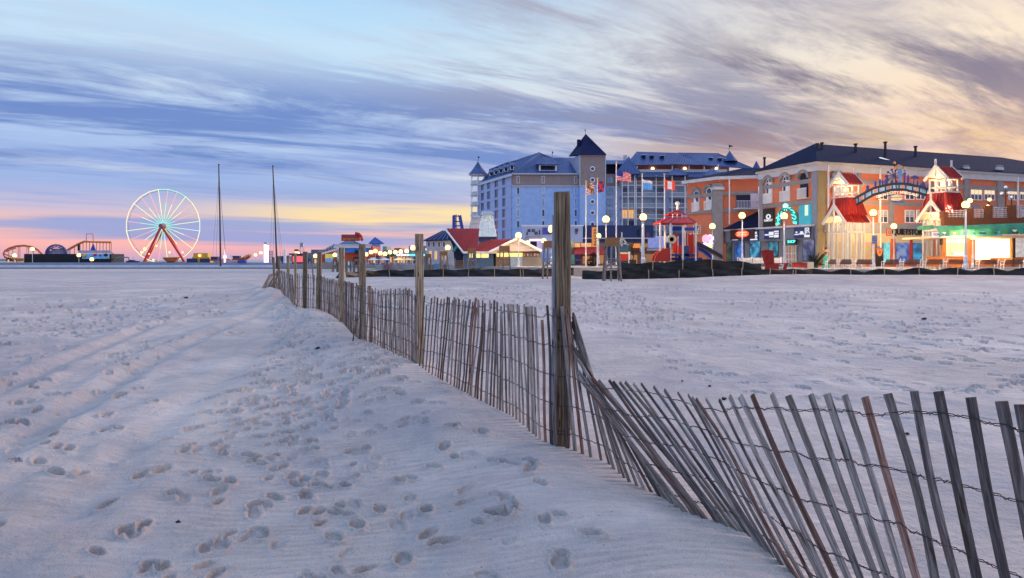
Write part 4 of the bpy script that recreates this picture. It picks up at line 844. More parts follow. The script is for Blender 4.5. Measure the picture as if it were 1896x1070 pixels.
for (x0, x1, y0, y1) in ((1285, 1295, 352.5, 390), (1308, 1319, 347, 387)):
    ua, ub = q_u(x0), q_u(x1); uc = (ua + ub) / 2; hw = abs(ua - ub) / 2; Yc = Q1.y + qd.y * uc; zt_ = EYE + (480 - y0) * Yc / F; zb_ = EYE + (480 - y1) * Yc / F; zs = zt_ - hw
    f_ = lambda u, o, z: Vector((Q1.x, Q1.y, 0)) + qd * u + qn * o + Vector((0, 0, z))
    arc = [f_(uc + (hw + 0.26) * math.cos(math.pi * k / 10), 0.1, zs + (hw + 0.26) * math.sin(math.pi * k / 10)) for k in range(11)]; mb = MB()
    for p, q_ in zip(arc, arc[1:]): mb.bar(p, q_, 0.38, 0.36)
    w_ = mb.build('window_arch', BAND, wing); mb = MB(); mb.prism([f_(uc + hw * math.cos(math.pi * k / 10), 0.06, zs + hw * math.sin(math.pi * k / 10)) for k in range(11)] + [f_(uc - hw, 0.06, zb_), f_(uc + hw, 0.06, zb_)], -qn * 0.05); mb.build('window', WHITE, w_)
    mb = MB(); mb.prism([f_(uc + hw * .75 * math.cos(math.pi * k / 10), 0.08, zs + hw * .75 * math.sin(math.pi * k / 10)) for k in range(11)] + [f_(uc - hw * .75, 0.08, zb_ + 1.3), f_(uc, 0.08, zb_ + 1.3)], -qn * 0.015); mb.build('pane', GLASS_D, w_)
    mb = MB()
    for k in range(8): u_ = uc - hw * 1.1 + 2.2 * hw * k / 7; mb.bar(f_(u_, 0.4, zb_ - 0.1), f_(u_, 0.4, zb_ + 1.05), 0.06)
    mb.bar(f_(uc - hw * 1.1, 0.4, zb_ + 1.1), f_(uc + hw * 1.1, 0.4, zb_ + 1.1), 0.1); mb.bar(f_(uc - hw * 1.1, 0.4, zb_ - 0.1), f_(uc + hw * 1.1, 0.4, zb_ - 0.1), 0.1); mb.build('railing', WHITE, w_)
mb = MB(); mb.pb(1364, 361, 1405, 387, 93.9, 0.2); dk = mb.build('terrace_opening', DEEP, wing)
mb = MB(); mb.pb(1364, 371, 1406, 372, 92.6, 0.12); mb.pb(1364, 384.5, 1406, 386.5, 92.6, 1.4); mb.pb(1390, 358, 1406, 384, 92.7, 0.1)
for k in range(15): mb.pb(1364.5 + k * 2.8, 372, 1365.2 + k * 2.8, 384.5, 92.65, 0.06)
mb.build('terrace_railing', mat('bluish_white_paint', (0.5, 0.58, 0.75), 0.6, 0.1, 1), wing)
mb = MB(); mb.pb(1350, 332, 1351.6, 415, 93.9, 0.14); mb.build('downpipe', WHITE, wing)
window(wing, 1285, 418, 1296, 432, 97.0, WHITE, GLASS_D, 0.8, 0.2)
# side street shop fronts: one storey with a sign fascia, in front of both blocks
shop = thing('shop_row', 'grey shop fronts with blue signs and lit display windows along the side street', 'shop', tuple(C0))
shop.rotation_euler = (0, 0, math.atan2(UD.y, UD.x))
mb = MB(MO); z_f0 = on_side(1430, 446, 0.6)[1]; z_f1 = on_side(1430, 423, 0.6)[1]
mb.box(-0.6, 0.2, z_f0, 0.4, 17.9, z_f1); mb.build('sign_fascia', mat('grey_blue_fascia', (0.17, 0.185, 0.235), 0.7, 0.12, 1), shop)
mb = MB(MO); mb.box(-0.25, 0.25, 0.7, 0.35, 17.8, z_f0 - 0.004); mb.build('shop_wall', mat('grey_shop_wall', (0.18, 0.19, 0.22), 0.7, 0.15, 1), shop)
mb = MB(MO); mb.box(-0.8, 0.1, z_f1 + 0.003, 0.45, 17.95, z_f1 + 0.22); mb.build('fascia_cap', TRIM, shop)
# black slanting awning roof in the recess
mb = MB(); mb.prism([P(1338, 424, 93.0), P(1404, 421, 91.0), P(1404, 391, 93.2)], (0.4, 1.0, 0)); mb.build('slanting_awning', SHINGLE, shop)
def display(x0, x1, y0, y1, cols, es=0.5, seed=0):
    """shop window: frame with a lit display behind glass"""
    mb = OS(x0 - 1, y0 - 1, x1 + 1, y1 + 1, 0.31, 0.04, DARK, 'f', build=False); w_ = mb.build('shop_window', DARK, shop)
    key = 'display_%d' % seed
    m_ = mat(key, cols[0], 0.3); tt = m_.node_tree; bb = tt.nodes['Principled BSDF']; tcn = tt.nodes.new('ShaderNodeTexCoord'); nz = tt.nodes.new('ShaderNodeTexNoise'); nz.inputs['Scale'].default_value = 1.1; nz.inputs['Detail'].default_value = 3
    mp = tt.nodes.new('ShaderNodeMapping'); mp.inputs['Location'].default_value = (seed * 3.1, seed, 0); tt.links.new(tcn.outputs['Object'], mp.inputs[0]); tt.links.new(mp.outputs[0], nz.inputs['Vector'])
    cr_ = tt.nodes.new('ShaderNodeValToRGB'); cr_.color_ramp.interpolation = 'EASE'; e = cr_.color_ramp.elements; e[0].position = 0.36; e[0].color = cols[0]; e[1].position = 0.62; e[1].color = cols[-1]
    if len(cols) > 2: x_ = e.new(0.5); x_.color = cols[1]
    tt.links.new(nz.outputs['Fac'], cr_.inputs[0]); tt.links.new(cr_.outputs[0], bb.inputs['Emission Color']); bb.inputs['Emission Strength'].default_value = es
    OS(x0, y0, x1, y1, 0.34, 0.025, m_, 'display', w_)
    return w_
display(1343, 1354, 450, 484, [(0.01, 0.02, 0.03, 1), (0.05, 0.10, 0.09, 1), (0.15, 0.12, 0.08, 1)], 0.6, 1)
display(1361, 1377, 449, 480, [(0.01, 0.02, 0.08, 1), (0.03, 0.12, 0.45, 1), (0.05, 0.25, 0.6, 1)], 0.9, 2)
display(1389, 1407, 447, 480, [(0.01, 0.03, 0.1, 1), (0.03, 0.18, 0.35, 1), (0.10, 0.45, 0.5, 1)], 0.9, 3)
display(1424, 1440, 447, 474, [(0.01, 0.02, 0.05, 1), (0.02, 0.16, 0.25, 1), (0.06, 0.35, 0.42, 1)], 0.9, 4)
display(1487, 1507, 443, 482, [(0.02, 0.03, 0.08, 1), (0.12, 0.14, 0.28, 1), (0.22, 0.24, 0.36, 1)], 0.8, 5)
mb = OS(1454, 454, 1476, 489, 0.33, 0.06, STEEL, 'd', build=False); dr = mb.build('shop_door', STEEL, shop)
OS(1456, 456, 1474, 487, 0.36, 0.025, glow('warm_doorway', (1.0, 0.42, 0.12), 0.35, (0.08, 0.04, 0.02)), 'door_glass', dr)
mb = MB(MO)
for px in (1455.2, 1460.5, 1466, 1469, 1474): v_, _ = on_side(px, 470, 0.4); mb.box(-0.44, v_ - 0.05, 0.72, -0.37, v_ + 0.05, on_side(1465, 456, .4)[1])
for py in (469, 480): _, z_ = on_side(1465, py, 0.4); va, _ = on_side(1455, py, .4); vb, _ = on_side(1474.5, py, .4); mb.box(-0.46, vb, z_ - 0.05, -0.445, va, z_ + 0.05)
mb.build('door_bar', mat('pale_door_frame', (0.5, 0.6, 0.7), 0.5, 0.1, 1), dr)
def side_text(body, px, py, size, m, name, parent, off=0.7, sx=1.0):
    v_, z_ = on_side(px, py, off); p = MO @ Vector((-off, v_, z_)); ang = math.atan2(VD.y, VD.x) - math.pi
    Mx = Matrix.Translation(p) @ Matrix.Rotation(math.atan2(-VD.y, -VD.x), 4, 'Z') @ FACE; return text(body, size, m, name, parent, Mx, 0.03, sx)
def sidesign(name, lab, x0, y0, x1, y1, m, off=0.78, d=0.16):
    v1, z1 = on_side(x0, y0, off); v0, _ = on_side(x1, y0, off); xm = (x0 + x1) / 2; _, z1 = on_side(xm, y0, off); _, z0 = on_side(xm, y1, off)
    c_ = MO @ Vector((-off, (v0 + v1) / 2, z0)); root = thing(name, lab, 'sign', tuple(c_), math.atan2(UD.y, UD.x)); mb = MB(MO); mb.box(-off, v0, z0, -off + d, v1, z1); mb.build('sign_board', m, root); return root
BLUE_SIGN = mat('deep_blue_sign', (0.012, 0.03, 0.16), 0.4, 0.2, 1)
s1 = sidesign('shop_sign', 'red neon oval sign on a dark board under the black awning', 1352, 425, 1396, 443, mat('dark_red_board', (0.05, 0.008, 0.008), 0.5), 1.0)
mb = MB(MO); v_, z_ = on_side(1374, 433, 1.05); mb.add([(-1.05, v_ + 1.35 * math.cos(2*math.pi*k/24), z_ + 0.46 * math.sin(2*math.pi*k/24) * (1 + 0.06 * (-1) ** k)) for k in range(24)] + [(-1.01, v_ + 1.3 * math.cos(2*math.pi*k/24), z_ + 0.42 * math.sin(2*math.pi*k/24)) for k in range(24)], [tuple(range(24)), tuple(range(24, 48))[::-1]] + [(k, (k+1) % 24, 24 + (k+1) % 24, 24 + k) for k in range(24)]); mb.build('neon_oval', RED_GLOW, s1)
mb = MB(MO)
for r_, zz in ((0, 0.16), (1, -0.12)):
    pts = [(-1.09, v_ - 0.95 + 1.9 * k / 22, z_ + zz + 0.09 * math.sin(k * 1.9 + r_)) for k in range(23)]; mb.tube(pts, 0.03, 5)
mb.build('neon_script', glow('orange_script', (1.0, 0.42, 0.25), 2.2), s1)
s2 = sidesign('shop_sign', 'blue fascia sign with white emblem blocks beside the red neon', 1354, 427, 1404, 446.5, BLUE_SIGN, 0.72, 0.1)
mb = MB(MO)
for (a0, a1, b0, b1) in ((1396.5, 1401, 429, 433), (1395, 1402, 434.5, 438), (1396, 1401, 439, 441), (1389, 1402, 442, 444.5), (1355, 1356.5, 432, 444), (1356, 1366, 443, 444.6)): OS(a0, b0, a1, b1, 0.76, 0.03, WHITE_GLOW, 'e', mb=mb, build=False)
mb.build('emblem', WHITE_GLOW, s2)
s3 = sidesign('shop_sign', 'blue fascia sign with stacked white lettering left of the shop door', 1415, 425, 1442, 442, BLUE_SIGN, 0.78)
mb = MB(MO)
for (a0, a1, b0, b1) in ((1416, 1423, 433.5, 436), (1423.5, 1432, 429, 435.5), (1424, 1432, 436.5, 439), (1433, 1441.5, 427, 429.6), (1434, 1441.5, 430.8, 433), (1433, 1441.5, 434.2, 439.5)): OS(a0, b0, a1, b1, 0.82, 0.03, WHITE_GLOW, 'e', mb=mb, build=False)
mb.build('emblem', WHITE_GLOW, s3)
s4 = sidesign('shop_sign', 'blue fascia sign with white JR lettering near the corner pilaster', 1470, 421, 1500, 440.5, BLUE_SIGN, 0.78)
side_text('JR', 1494.5, 427, 1.0, WHITE_GLOW, 'lettering', s4, 0.82)
mb = MB(MO)
for (a0, a1, b0, b1) in ((1471, 1479, 433, 435), (1480, 1488, 431, 434), (1481.5, 1486.5, 428, 431), (1489, 1499, 434.5, 439), (1473, 1476, 428.5, 431.5)): OS(a0, b0, a1, b1, 0.82, 0.03, WHITE_GLOW, 'e', mb=mb, build=False)
mb.build('emblem', WHITE_GLOW, s4)
s5 = sidesign('shop_sign', 'small teal neon SHOP sign above the glass door', 1456, 443, 1474, 452, mat('black_board', (0.01, 0.012, 0.012), 0.5), 0.72, 0.1); side_text('SHOP', 1465, 447.5, 0.52, TEAL_GLOW, 'lettering', s5, 0.76)
s6 = sidesign('wall_sign', 'black wall sign with white eye emblem and OAKLEY lettering', 1413, 386, 1432.5, 420, mat('brown_black_board', (0.02, 0.014, 0.01), 0.5, 0.3, 2), 0.28, 0.12)
side_text('OAKLEY', 1422.5, 408, 0.42, WHITE_GLOW, 'lettering', s6, 0.32)
mb = MB(MO); v_, z_ = on_side(1422.5, 401, 0.33); n = 20
for k in range(n):
    for (ra, rb, rc, rdd) in ((0.46, 0.33, 0.20, 0.11),):
        a0, a1 = 2*math.pi*k/n, 2*math.pi*(k+1)/n; mb.prism([(-0.33, v_ + ra*math.cos(a0), z_ + rb*math.sin(a0)), (-0.33, v_ + ra*math.cos(a1), z_ + rb*math.sin(a1)), (-0.33, v_ + rc*math.cos(a1), z_ + rdd*1.6*math.sin(a1)), (-0.33, v_ + rc*math.cos(a0), z_ + rdd*1.6*math.sin(a0))], (0.03, 0, 0))
mb.build('eye_emblem', WHITE_GLOW, s6)
s7 = sidesign('neon_arch_sign', 'teal neon arch of letters over the shop entrance', 1436, 379, 1476, 420, mat('hidden_frame', (0.05, 0.06, 0.07), 0.6), 0.20, 0.02)
for o_ in list(s7.children): bpy.data.objects.remove(o_)
va, zz0 = on_side(1437, 416, 0.4); vb, _ = on_side(1475, 416, 0.4); vc = (va + vb) / 2; rr_ = abs(va - vb) / 2 * 0.86; zt7 = on_side(1456, 383, .4)[1]
mb = MB(MO); arcp = [(-0.32, vc + rr_ * 0.98 * math.cos(math.pi * k / 24), zz0 + (zt7 - zz0) * 0.92 * math.sin(math.pi * k / 24)) for k in range(25)]
for p, q_ in zip(arcp, arcp[1:]): mb.bar(p, q_, 0.8, 0.1, 0, (0, 0, 1) if abs(p[1] - vc) > rr_ * 0.7 else None)
mb.tube([(-0.34, a_[1], a_[2]) for a_ in arcp], 0.05, 6); mb.build('arch_board', mat('teal_lit_board', (0.02, 0.12, 0.12), 0.5, emit=(0.1, 0.8, 0.7), es=0.16), s7)
WORD = 'SUNSATIONS'
for i_, ch_ in enumerate(WORD):
    a_ = math.pi * (0.985 - 0.97 * i_ / (len(WORD) - 1)); p = MO @ Vector((-0.42, vc + rr_ * math.cos(a_), zz0 + (zt7 - zz0) * 0.92 * math.sin(a_)))
    Mx = Matrix.Translation(p) @ Matrix.Rotation(math.atan2(-VD.y, -VD.x), 4, 'Z') @ FACE @ Matrix.Rotation((a_ - math.pi / 2) * -0.85 * -1, 4, 'Z'); text(ch_, 0.82, TEAL_GLOW, 'letter', s7, Mx, 0.04, bold=0.012)
mb = MB(); p = MO @ Vector((-0.5, vc, zt7 + 0.1)); mb.ball(p, 0.34, 10); mb.build('neon_sun', glow('pale_teal_glow', (0.45, 1.0, 0.95), 1.7), s7)
s8 = sidesign('lit_box_sign', 'tall teal backlit sign box right of the neon arch', 1479, 379, 1500, 416, mat('teal_backlit', (0.02, 0.1, 0.14), 0.3, 0.5, 0.9, emit=(0.05, 0.55, 0.72), es=0.55), 0.42, 0.3)
mb = MB(MO); OS(1490, 379.5, 1496, 399, 0.45, 0.03, TEAL_GLOW, 'e', mb=mb, build=False); mb.build('lit_panel', glow('pale_yellow_teal', (0.75, 1.0, 0.75), 1.0), s8)
# sea-front shop: fascia lettering, posters and display windows
uq, zq_ = on_front(1677, 430, 0.5); sq = thing('shop_sign', 'black QUIETSTORM lettering with square emblem on the lit beige fascia', 'sign', tuple(MO @ Vector((uq, -0.5, zq_))), math.atan2(UD.y, UD.x))
BLK = mat('black_letters', (0.01, 0.01, 0.012), 0.5); Mfront = lambda u_, z_, o_: MO @ Matrix.Translation((u_, -o_, z_)) @ FACE
text('QUIETSTORM', 1.0, BLK, 'lettering', sq, Mfront(on_front(1684, 430, .4)[0], on_front(1684, 430, .4)[1], 0.40), 0.05, 0.92, 0.03)
u_, z_ = on_front(1646, 430, 0.4); mb = MB(MO); mb.box(u_ - 0.42, -0.42, z_ - 0.42, u_ + 0.42, -0.36, z_ + 0.42); eo = mb.build('emblem', RED_P, sq); mb = MB(MO); mb.box(u_ - 0.32, -0.45, z_ - 0.32, u_ + 0.32, -0.425, z_ + 0.32); mb.build('emblem_face', mat('emblem_peach', (0.6, 0.3, 0.2), 0.6), eo)
text('Q', 0.55, BLK, 'letter', eo, Mfront(u_, z_, 0.455), 0.02)
fa = MB(MO); u0, _ = on_front(1531, 430, 0.4); u1, _ = on_front(1725, 430, 0.4); fa.box(u0, -0.352, zb3 - 2.0, u1, 0.0, zb3 - 0.92); fa.build('lit_fascia', mat('beige_fascia', (0.52, 0.42, 0.26), 0.7, 0.08, 1), ob)
def fdisplay(x0, x1, y0, y1, cols, es, seed, nm='shop_window'):
    m_ = mat('front_display_%d' % seed, cols[0], 0.3); tt = m_.node_tree; bb = tt.nodes['Principled BSDF']; tcn = tt.nodes.new('ShaderNodeTexCoord'); nz = tt.nodes.new('ShaderNodeTexNoise'); nz.inputs['Scale'].default_value = 1.0; nz.inputs['Detail'].default_value = 4
    mp = tt.nodes.new('ShaderNodeMapping'); mp.inputs['Location'].default_value = (seed * 1.7, seed, 0); tt.links.new(tcn.outputs['Object'], mp.inputs[0]); tt.links.new(mp.outputs[0], nz.inputs['Vector'])
    cr_ = tt.nodes.new('ShaderNodeValToRGB'); e = cr_.color_ramp.elements; e[0].position = 0.38; e[0].color = cols[0]; e[1].position = 0.62; e[1].color = cols[-1]; x_ = e.new(0.5); x_.color = cols[1]
    tt.links.new(nz.outputs['Fac'], cr_.inputs[0]); tt.links.new(cr_.outputs[0], bb.inputs['Emission Color']); bb.inputs['Emission Strength'].default_value = es
    mb = OF(x0 - 0.6, y0 - 0.6, x1 + 0.6, y1, 0.26, 0.05, DARK, 'w', build=False); w_ = mb.build(nm, DARK, ob); OF(x0, y0, x1, y1, 0.30, 0.03, m_, 'display', w_); return w_
fdisplay(1600, 1613, 443, 486, [(0.25, 0.2, 0.12, 1), (0.5, 0.12, 0.08, 1), (0.15, 0.12, 0.35, 1)], 0.45, 1)
fdisplay(1634, 1648, 442, 486, [(0.05, 0.3, 0.35, 1), (0.25, 0.5, 0.5, 1), (0.1, 0.3, 0.5, 1)], 0.9, 2)
fdisplay(1660, 1684, 442, 486, [(0.02, 0.05, 0.2, 1), (0.2, 0.3, 0.5, 1), (0.35, 0.33, 0.38, 1)], 0.8, 3)
fdisplay(1691, 1712, 442, 486, [(0.01, 0.05, 0.12, 1), (0.02, 0.2, 0.42, 1), (0.05, 0.4, 0.6, 1)], 0.9, 4)
for (x0, x1, m_) in ((1650, 1658, ORANGE_P), (1685.5, 1690, RED_P)): OF(x0, 442, x1, 487, 0.42, 0.2, m_, 'shop_pillar')
# poster of a face in mirrored sunglasses; weak glow put into its colours, as if backlit
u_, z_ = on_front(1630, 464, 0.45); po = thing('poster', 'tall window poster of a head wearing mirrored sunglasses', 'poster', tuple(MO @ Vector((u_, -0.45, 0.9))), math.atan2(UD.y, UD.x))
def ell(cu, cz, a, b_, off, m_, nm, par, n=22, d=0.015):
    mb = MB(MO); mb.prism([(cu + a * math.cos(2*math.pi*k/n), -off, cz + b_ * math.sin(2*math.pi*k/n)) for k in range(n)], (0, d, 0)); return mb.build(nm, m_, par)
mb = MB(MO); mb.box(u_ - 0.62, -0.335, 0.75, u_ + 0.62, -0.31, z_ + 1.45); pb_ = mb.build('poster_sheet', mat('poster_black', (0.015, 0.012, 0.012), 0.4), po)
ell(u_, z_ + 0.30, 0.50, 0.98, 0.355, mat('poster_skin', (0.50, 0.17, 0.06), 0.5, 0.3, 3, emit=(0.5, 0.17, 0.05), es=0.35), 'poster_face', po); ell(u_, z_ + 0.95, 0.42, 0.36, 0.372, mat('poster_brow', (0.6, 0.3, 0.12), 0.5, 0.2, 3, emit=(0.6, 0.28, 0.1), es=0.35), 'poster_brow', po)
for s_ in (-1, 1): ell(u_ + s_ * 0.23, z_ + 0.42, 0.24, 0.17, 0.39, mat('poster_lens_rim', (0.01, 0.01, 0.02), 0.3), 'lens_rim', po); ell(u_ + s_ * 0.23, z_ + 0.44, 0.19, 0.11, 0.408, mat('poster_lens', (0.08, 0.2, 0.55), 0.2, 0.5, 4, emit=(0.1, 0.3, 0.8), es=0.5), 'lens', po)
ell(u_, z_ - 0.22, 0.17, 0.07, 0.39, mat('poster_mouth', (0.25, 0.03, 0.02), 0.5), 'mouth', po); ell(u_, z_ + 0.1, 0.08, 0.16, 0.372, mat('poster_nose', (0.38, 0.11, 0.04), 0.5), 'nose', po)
# ------------------------------------------------------------------ boardwalk entrance arch with its two lantern towers
GATE_W = mat('gate_white_paint', (0.46, 0.47, 0.50), 0.55, 0.08, 1.5)
LANTERN = glow('warm_lantern', (1.0, 0.74, 0.28), 3.4)
def gate_tower(label, cx, Y, k, legs_to=0.7):
    """k scales photo pixels of the left tower (its drawing) onto this one; cx is its centre column"""
    s = Y / F; base = gpt(cx, Y); root = thing('arch_tower', label, 'tower', tuple(base), R(22))
    Mx = Matrix.Translation((base.x, base.y, 0)) @ Matrix.Rotation(R(22), 4, 'Z')
    H_ = lambda dpy: EYE + dpy * k * s                       # dpy: pixels above the horizon in the left tower's drawing
    a = 1.22; b_ = MB(Mx); zp = H_(70); n = 0
    for x in (-a, -a * 0.62, 0.0, a * 0.62, a):
        for y in (-a, a): b_.box(x - 0.075, y - 0.075, legs_to, x + 0.075, y + 0.075, zp)
    for y in (-a * 0.5, a * 0.5):
        for x in (-a, a): b_.box(x - 0.085, y - 0.085, legs_to, x + 0.085, y + 0.085, zp)
    b_.build('tower_legs'[:-1], GATE_W, root)
    b_ = MB(Mx); zc = H_(50)
    for y in (-a, a): b_.box(-a + 0.09, y - 0.06, zc - 0.1, a - 0.09, y + 0.06, zc + 0.1)
    for x in (-a, a): b_.box(x - 0.06, -a + 0.09, zc - 0.1, x + 0.06, a - 0.09, zc + 0.1)
    for y in (-a, a): b_.bar((-0.55, y, zc + 0.1), (-0.1, y, zp - 0.1), 0.1); b_.bar((0.55, y, zc + 0.1), (0.1, y, zp - 0.1), 0.1)
    for x in (-a, a): b_.bar((x, -0.55, zc + 0.1), (x, -0.1, zp - 0.1), 0.1); b_.bar((x, 0.55, zc + 0.1), (x, 0.1, zp - 0.1), 0.1)
    b_.build('cross_frame', GATE_W, root)
    def gable(zl, zr_, hw, hd, nm, seams):
        g = MB(Mx); e1 = (-hw, -hd, zl), (-hw, hd, zl); e2 = (hw, -hd, zl), (hw, hd, zl); r1, r2 = (0, -hd, zr_), (0, hd, zr_)
        # ridge runs front to back, gables face the beach
        g.seam(e1[0], e1[1], r2, r1, seams, 0.1, 0.07, 0.12); g.seam(e2[0], e2[1], r2, r1, seams, 0.1, 0.07, 0.12); ro = g.build(nm, RED_ROOF, root)
        g = MB(Mx)
        for sx_ in (-1, 1): g.prism([(sx_ * hw * 0.9, -hd + 0.06, zl + 0.02), (sx_ * hw * 0.9, hd - 0.06, zl + 0.02), (sx_ * 0.04, hd - 0.06, zr_ - 0.2), (sx_ * 0.04, -hd + 0.06, zr_ - 0.2)], (0, 0, -0.04))
        g.build('roof_lining', mat('cream_lining', (0.62, 0.52, 0.34), 0.7, 0.1, 1), ro)
        for y in (-hd - 0.05, hd + 0.05):
            g = MB(Mx)
            g.bar((-hw - 0.12, y, zl - 0.16), (0, y, zr_ + 0.03), 0.12, 0.3, 0, (0, 1, 0)); g.bar((hw + 0.12, y, zl - 0.16), (0, y, zr_ + 0.03), 0.12, 0.3, 0, (0, 1, 0)); g.box(-0.07, y - 0.08, zl + 0.1, 0.07, y + 0.08, zr_ + 0.75)
            g.box(-hw * 0.55, y - 0.05, zl + (zr_ - zl) * 0.32, hw * 0.55, y + 0.05, zl + (zr_ - zl) * 0.32 + 0.12)
            g.build('bargeboard', GATE_W, ro)
        return ro
    Mx_keep = Mx; 
    Mx = Mx @ Matrix.Rotation(R(-90), 4, 'Z')
    gable(H_(68), H_(98), 1.40, 1.75, 'lower_roof', 8)
    Mx = Mx_keep
    # steep skirt roof that carries the lantern
    zs0, zs1 = H_(81), H_(113); q0, q1 = 1.42, 0.92; g = MB(Mx)
    cs = lambda q, z: [(-q, -q, z), (q, -q, z), (q, q, z), (-q, q, z)]
    A, B = cs(q0, zs0), cs(q1, zs1)
    for i in range(4): g.seam(A[i], A[(i+1) % 4], B[(i+1) % 4], B[i], 7, 0.08, 0.06, 0.1)
    g.build('skirt_roof', RED_ROOF, root)
    g = MB(Mx); g.box(-1.02, -1.02, zs1, 1.02, 1.02, zs1 + 0.14); z0, z1 = zs1 + 0.14, H_(138)
    for x in (-0.84, 0, 0.84):
        for y in (-0.84, 0.84): g.box(x - 0.06, y - 0.06, z0, x + 0.06, y + 0.06, z1)
    for x in (-0.84, 0.84): g.box(x - 0.06, -0.06, z0, x + 0.06, 0.06, z1)
    zm = z0 + (z1 - z0) * 0.34
    for y in (-0.84, 0.84): g.box(-0.765, y - 0.05, zm - 0.06, 0.765, y + 0.05, zm + 0.06); g.box(-0.765, y - 0.05, z1 - 0.14, 0.765, y + 0.05, z1)
    for x in (-0.84, 0.84): g.box(x - 0.05, -0.765, zm - 0.063, x + 0.05, 0.765, zm + 0.057); g.box(x - 0.05, -0.765, z1 - 0.143, x + 0.05, 0.765, z1 - 0.003)
    g.build('lantern_frame', GATE_W, root)
    g = MB(Mx); g.ball((0, 0, (z0 + z1) / 2 + 0.1), 0.26, 12); g.build('lantern_lamp', LANTERN, root)
    ld = bpy.data.lights.new('lantern_light', 'POINT'); ld.energy = 240; ld.color = (1.0, 0.66, 0.30); ld.shadow_soft_size = 0.3; lo = bpy.data.objects.new('lantern_light', ld); col.objects.link(lo); lo.parent = root; lo.location = (0, 0, (z0 + z1) / 2 + 0.5 - root.location.z)
    ld = bpy.data.lights.new('porch_light', 'POINT'); ld.energy = 480; ld.color = (1.0, 0.72, 0.36); ld.shadow_soft_size = 0.25; lo = bpy.data.objects.new('porch_light', ld); col.objects.link(lo); lo.parent = root; lo.location = (0, 0, zp + 0.5 - root.location.z)
    g = MB(Mx); g.box(-0.3, -0.3, zp + 0.55, 0.3, 0.3, zp + 0.65); g.build('porch_lamp', LANTERN, root)
    Mx = Mx @ Matrix.Rotation(R(-90), 4, 'Z')
    gable(z1 + 0.03, H_(158), 1.08, 1.08, 'lantern_roof', 6)
    return root
gate_tower('red roofed white lantern tower under the lower end of the arch', 1567, 74, 1.0)
gate_tower('red roofed white lantern tower beside the green awning stall', 1747, 67.5, 1.08)
# the arch: two dark ribs with blue wave panels, figures on top and hanging letters
A0, A1 = P(1568, 386, 73.6), P(1728, 356, 68.6)
ar = thing('entrance_arch', 'dark blue iron arch with wave panels, beach figures and hanging lettering', 'arch', tuple(A0.lerp(A1, 0.5)))
BLUE_P = mat('arch_blue_wave', (0.16, 0.34, 0.80), 0.4, 0.55, 1.6); IND = mat('indigo_figure', (0.022, 0.03, 0.20), 0.5, 0.2, 2); IRON = mat('arch_iron', (0.008, 0.010, 0.03), 0.45, 0.2, 2)
def arch_pt(f, py): Yq = 73.6 + (68.6 - 73.6) * f; return P(1568 + 168 * f, py, Yq)
top_py = lambda f: float(np.interp(f, [0, 0.12, 0.3, 0.5, 0.62, 0.8, 1.0], [377, 364, 348, 340.5, 340, 345.5, 355.5]))
bot_py = lambda f: float(np.interp(f, [0, 0.12, 0.3, 0.5, 0.62, 0.8, 1.0], [390, 378, 360.5, 351.5, 351, 357.5, 369]))
fs_ = [k / 40 for k in range(41)]
for fn, nm in ((top_py, 'top_rib'), (bot_py, 'bottom_rib')):
    mb = MB(); mb.tube([arch_pt(f, fn(f)) for f in fs_], 0.15, 6); mb.build(nm, IRON, ar)
mb = MB()
for k in range(13): f = 0.05 + 0.9 * k / 12; mb.bar(arch_pt(f, top_py(f)), arch_pt(f, bot_py(f)), 0.09)
mb.build('arch_strut', IRON, ar)
pr_ = random.Random(3)
for k in range(12):
    f0, f1 = 0.06 + 0.9 * k / 12, 0.06 + 0.9 * (k + 0.88) / 12; fm = (f0 + f1) / 2
    poly = [arch_pt(f0, top_py(f0) + 1.5), arch_pt(fm, top_py(fm) + 2.2 + pr_.uniform(-.5, 1)), arch_pt(f1, top_py(f1) + 1.5), arch_pt(f1, bot_py(f1) - 1.8), arch_pt(fm, bot_py(fm) - 3.2), arch_pt(f0, bot_py(f0) - 1.8)]
    mb = MB(); mb.prism(poly, (0, 0.05, 0)); pnl = mb.build('wave_panel', BLUE_P, ar)
    if k % 2: fc = arch_pt(fm, (top_py(fm) + bot_py(fm)) / 2); mb = MB(); mb.prism([fc + Vector((-0.32, -0.06, 0)), fc + Vector((0, -0.06, 0.16)), fc + Vector((0.22, -0.06, 0)), fc + Vector((0.38, -0.06, 0.14)), fc + Vector((0.38, -0.06, -0.14)), fc + Vector((0, -0.06, -0.16))], (0, 0.04, 0)); mb.build('fish', mat('orange_fish', (0.5, 0.2, 0.08), 0.5, 0.3, 3), pnl)
FS = 0.56
def fig(f, parts, nm, m_=IND):
    mb = MB(); o = arch_pt(f, top_py(f)); e = (arch_pt(f + .01, 0) - arch_pt(f, 0)); e.z = 0; e.normalize()
    pt = lambda x, z: o + e * x * FS + Vector((0, -0.04, z * FS))
    for p_ in parts: mb.prism([pt(x, z) for x, z in p_], (0, 0.09, 0))
    return mb.build(nm, m_, ar)
person = lambda x, h: [[(x-.13, 0), (x-.16, h*.55), (x-.2, h*.78), (x, h*.84), (x+.2, h*.78), (x+.16, h*.55), (x+.13, 0)], [(x + .13*math.cos(a*.7854), h*.93 + .13*math.sin(a*.7854)) for a in range(8)]]
fig(0.235, [[(-.5, 0), (-.3, .5), (-.4, .9), (-.1, 1.15), (.2, .9), (.1, .5), (.45, .25), (.5, 0)]], 'crouching_figure'); fig(0.315, person(0, 1.3), 'standing_figure'); fig(0.375, person(-.15, 1.45) + person(.28, 1.2), 'couple_figure')
fig(0.44, [[(-.3, 0), (-.45, .8), (-.1, 1.3), (-.35, 1.7), (0, 2.0), (.2, 1.5), (.25, .8), (.1, 0)]], 'dolphin_figure')
wheel_parts = []; wc = (0.0, 1.55)
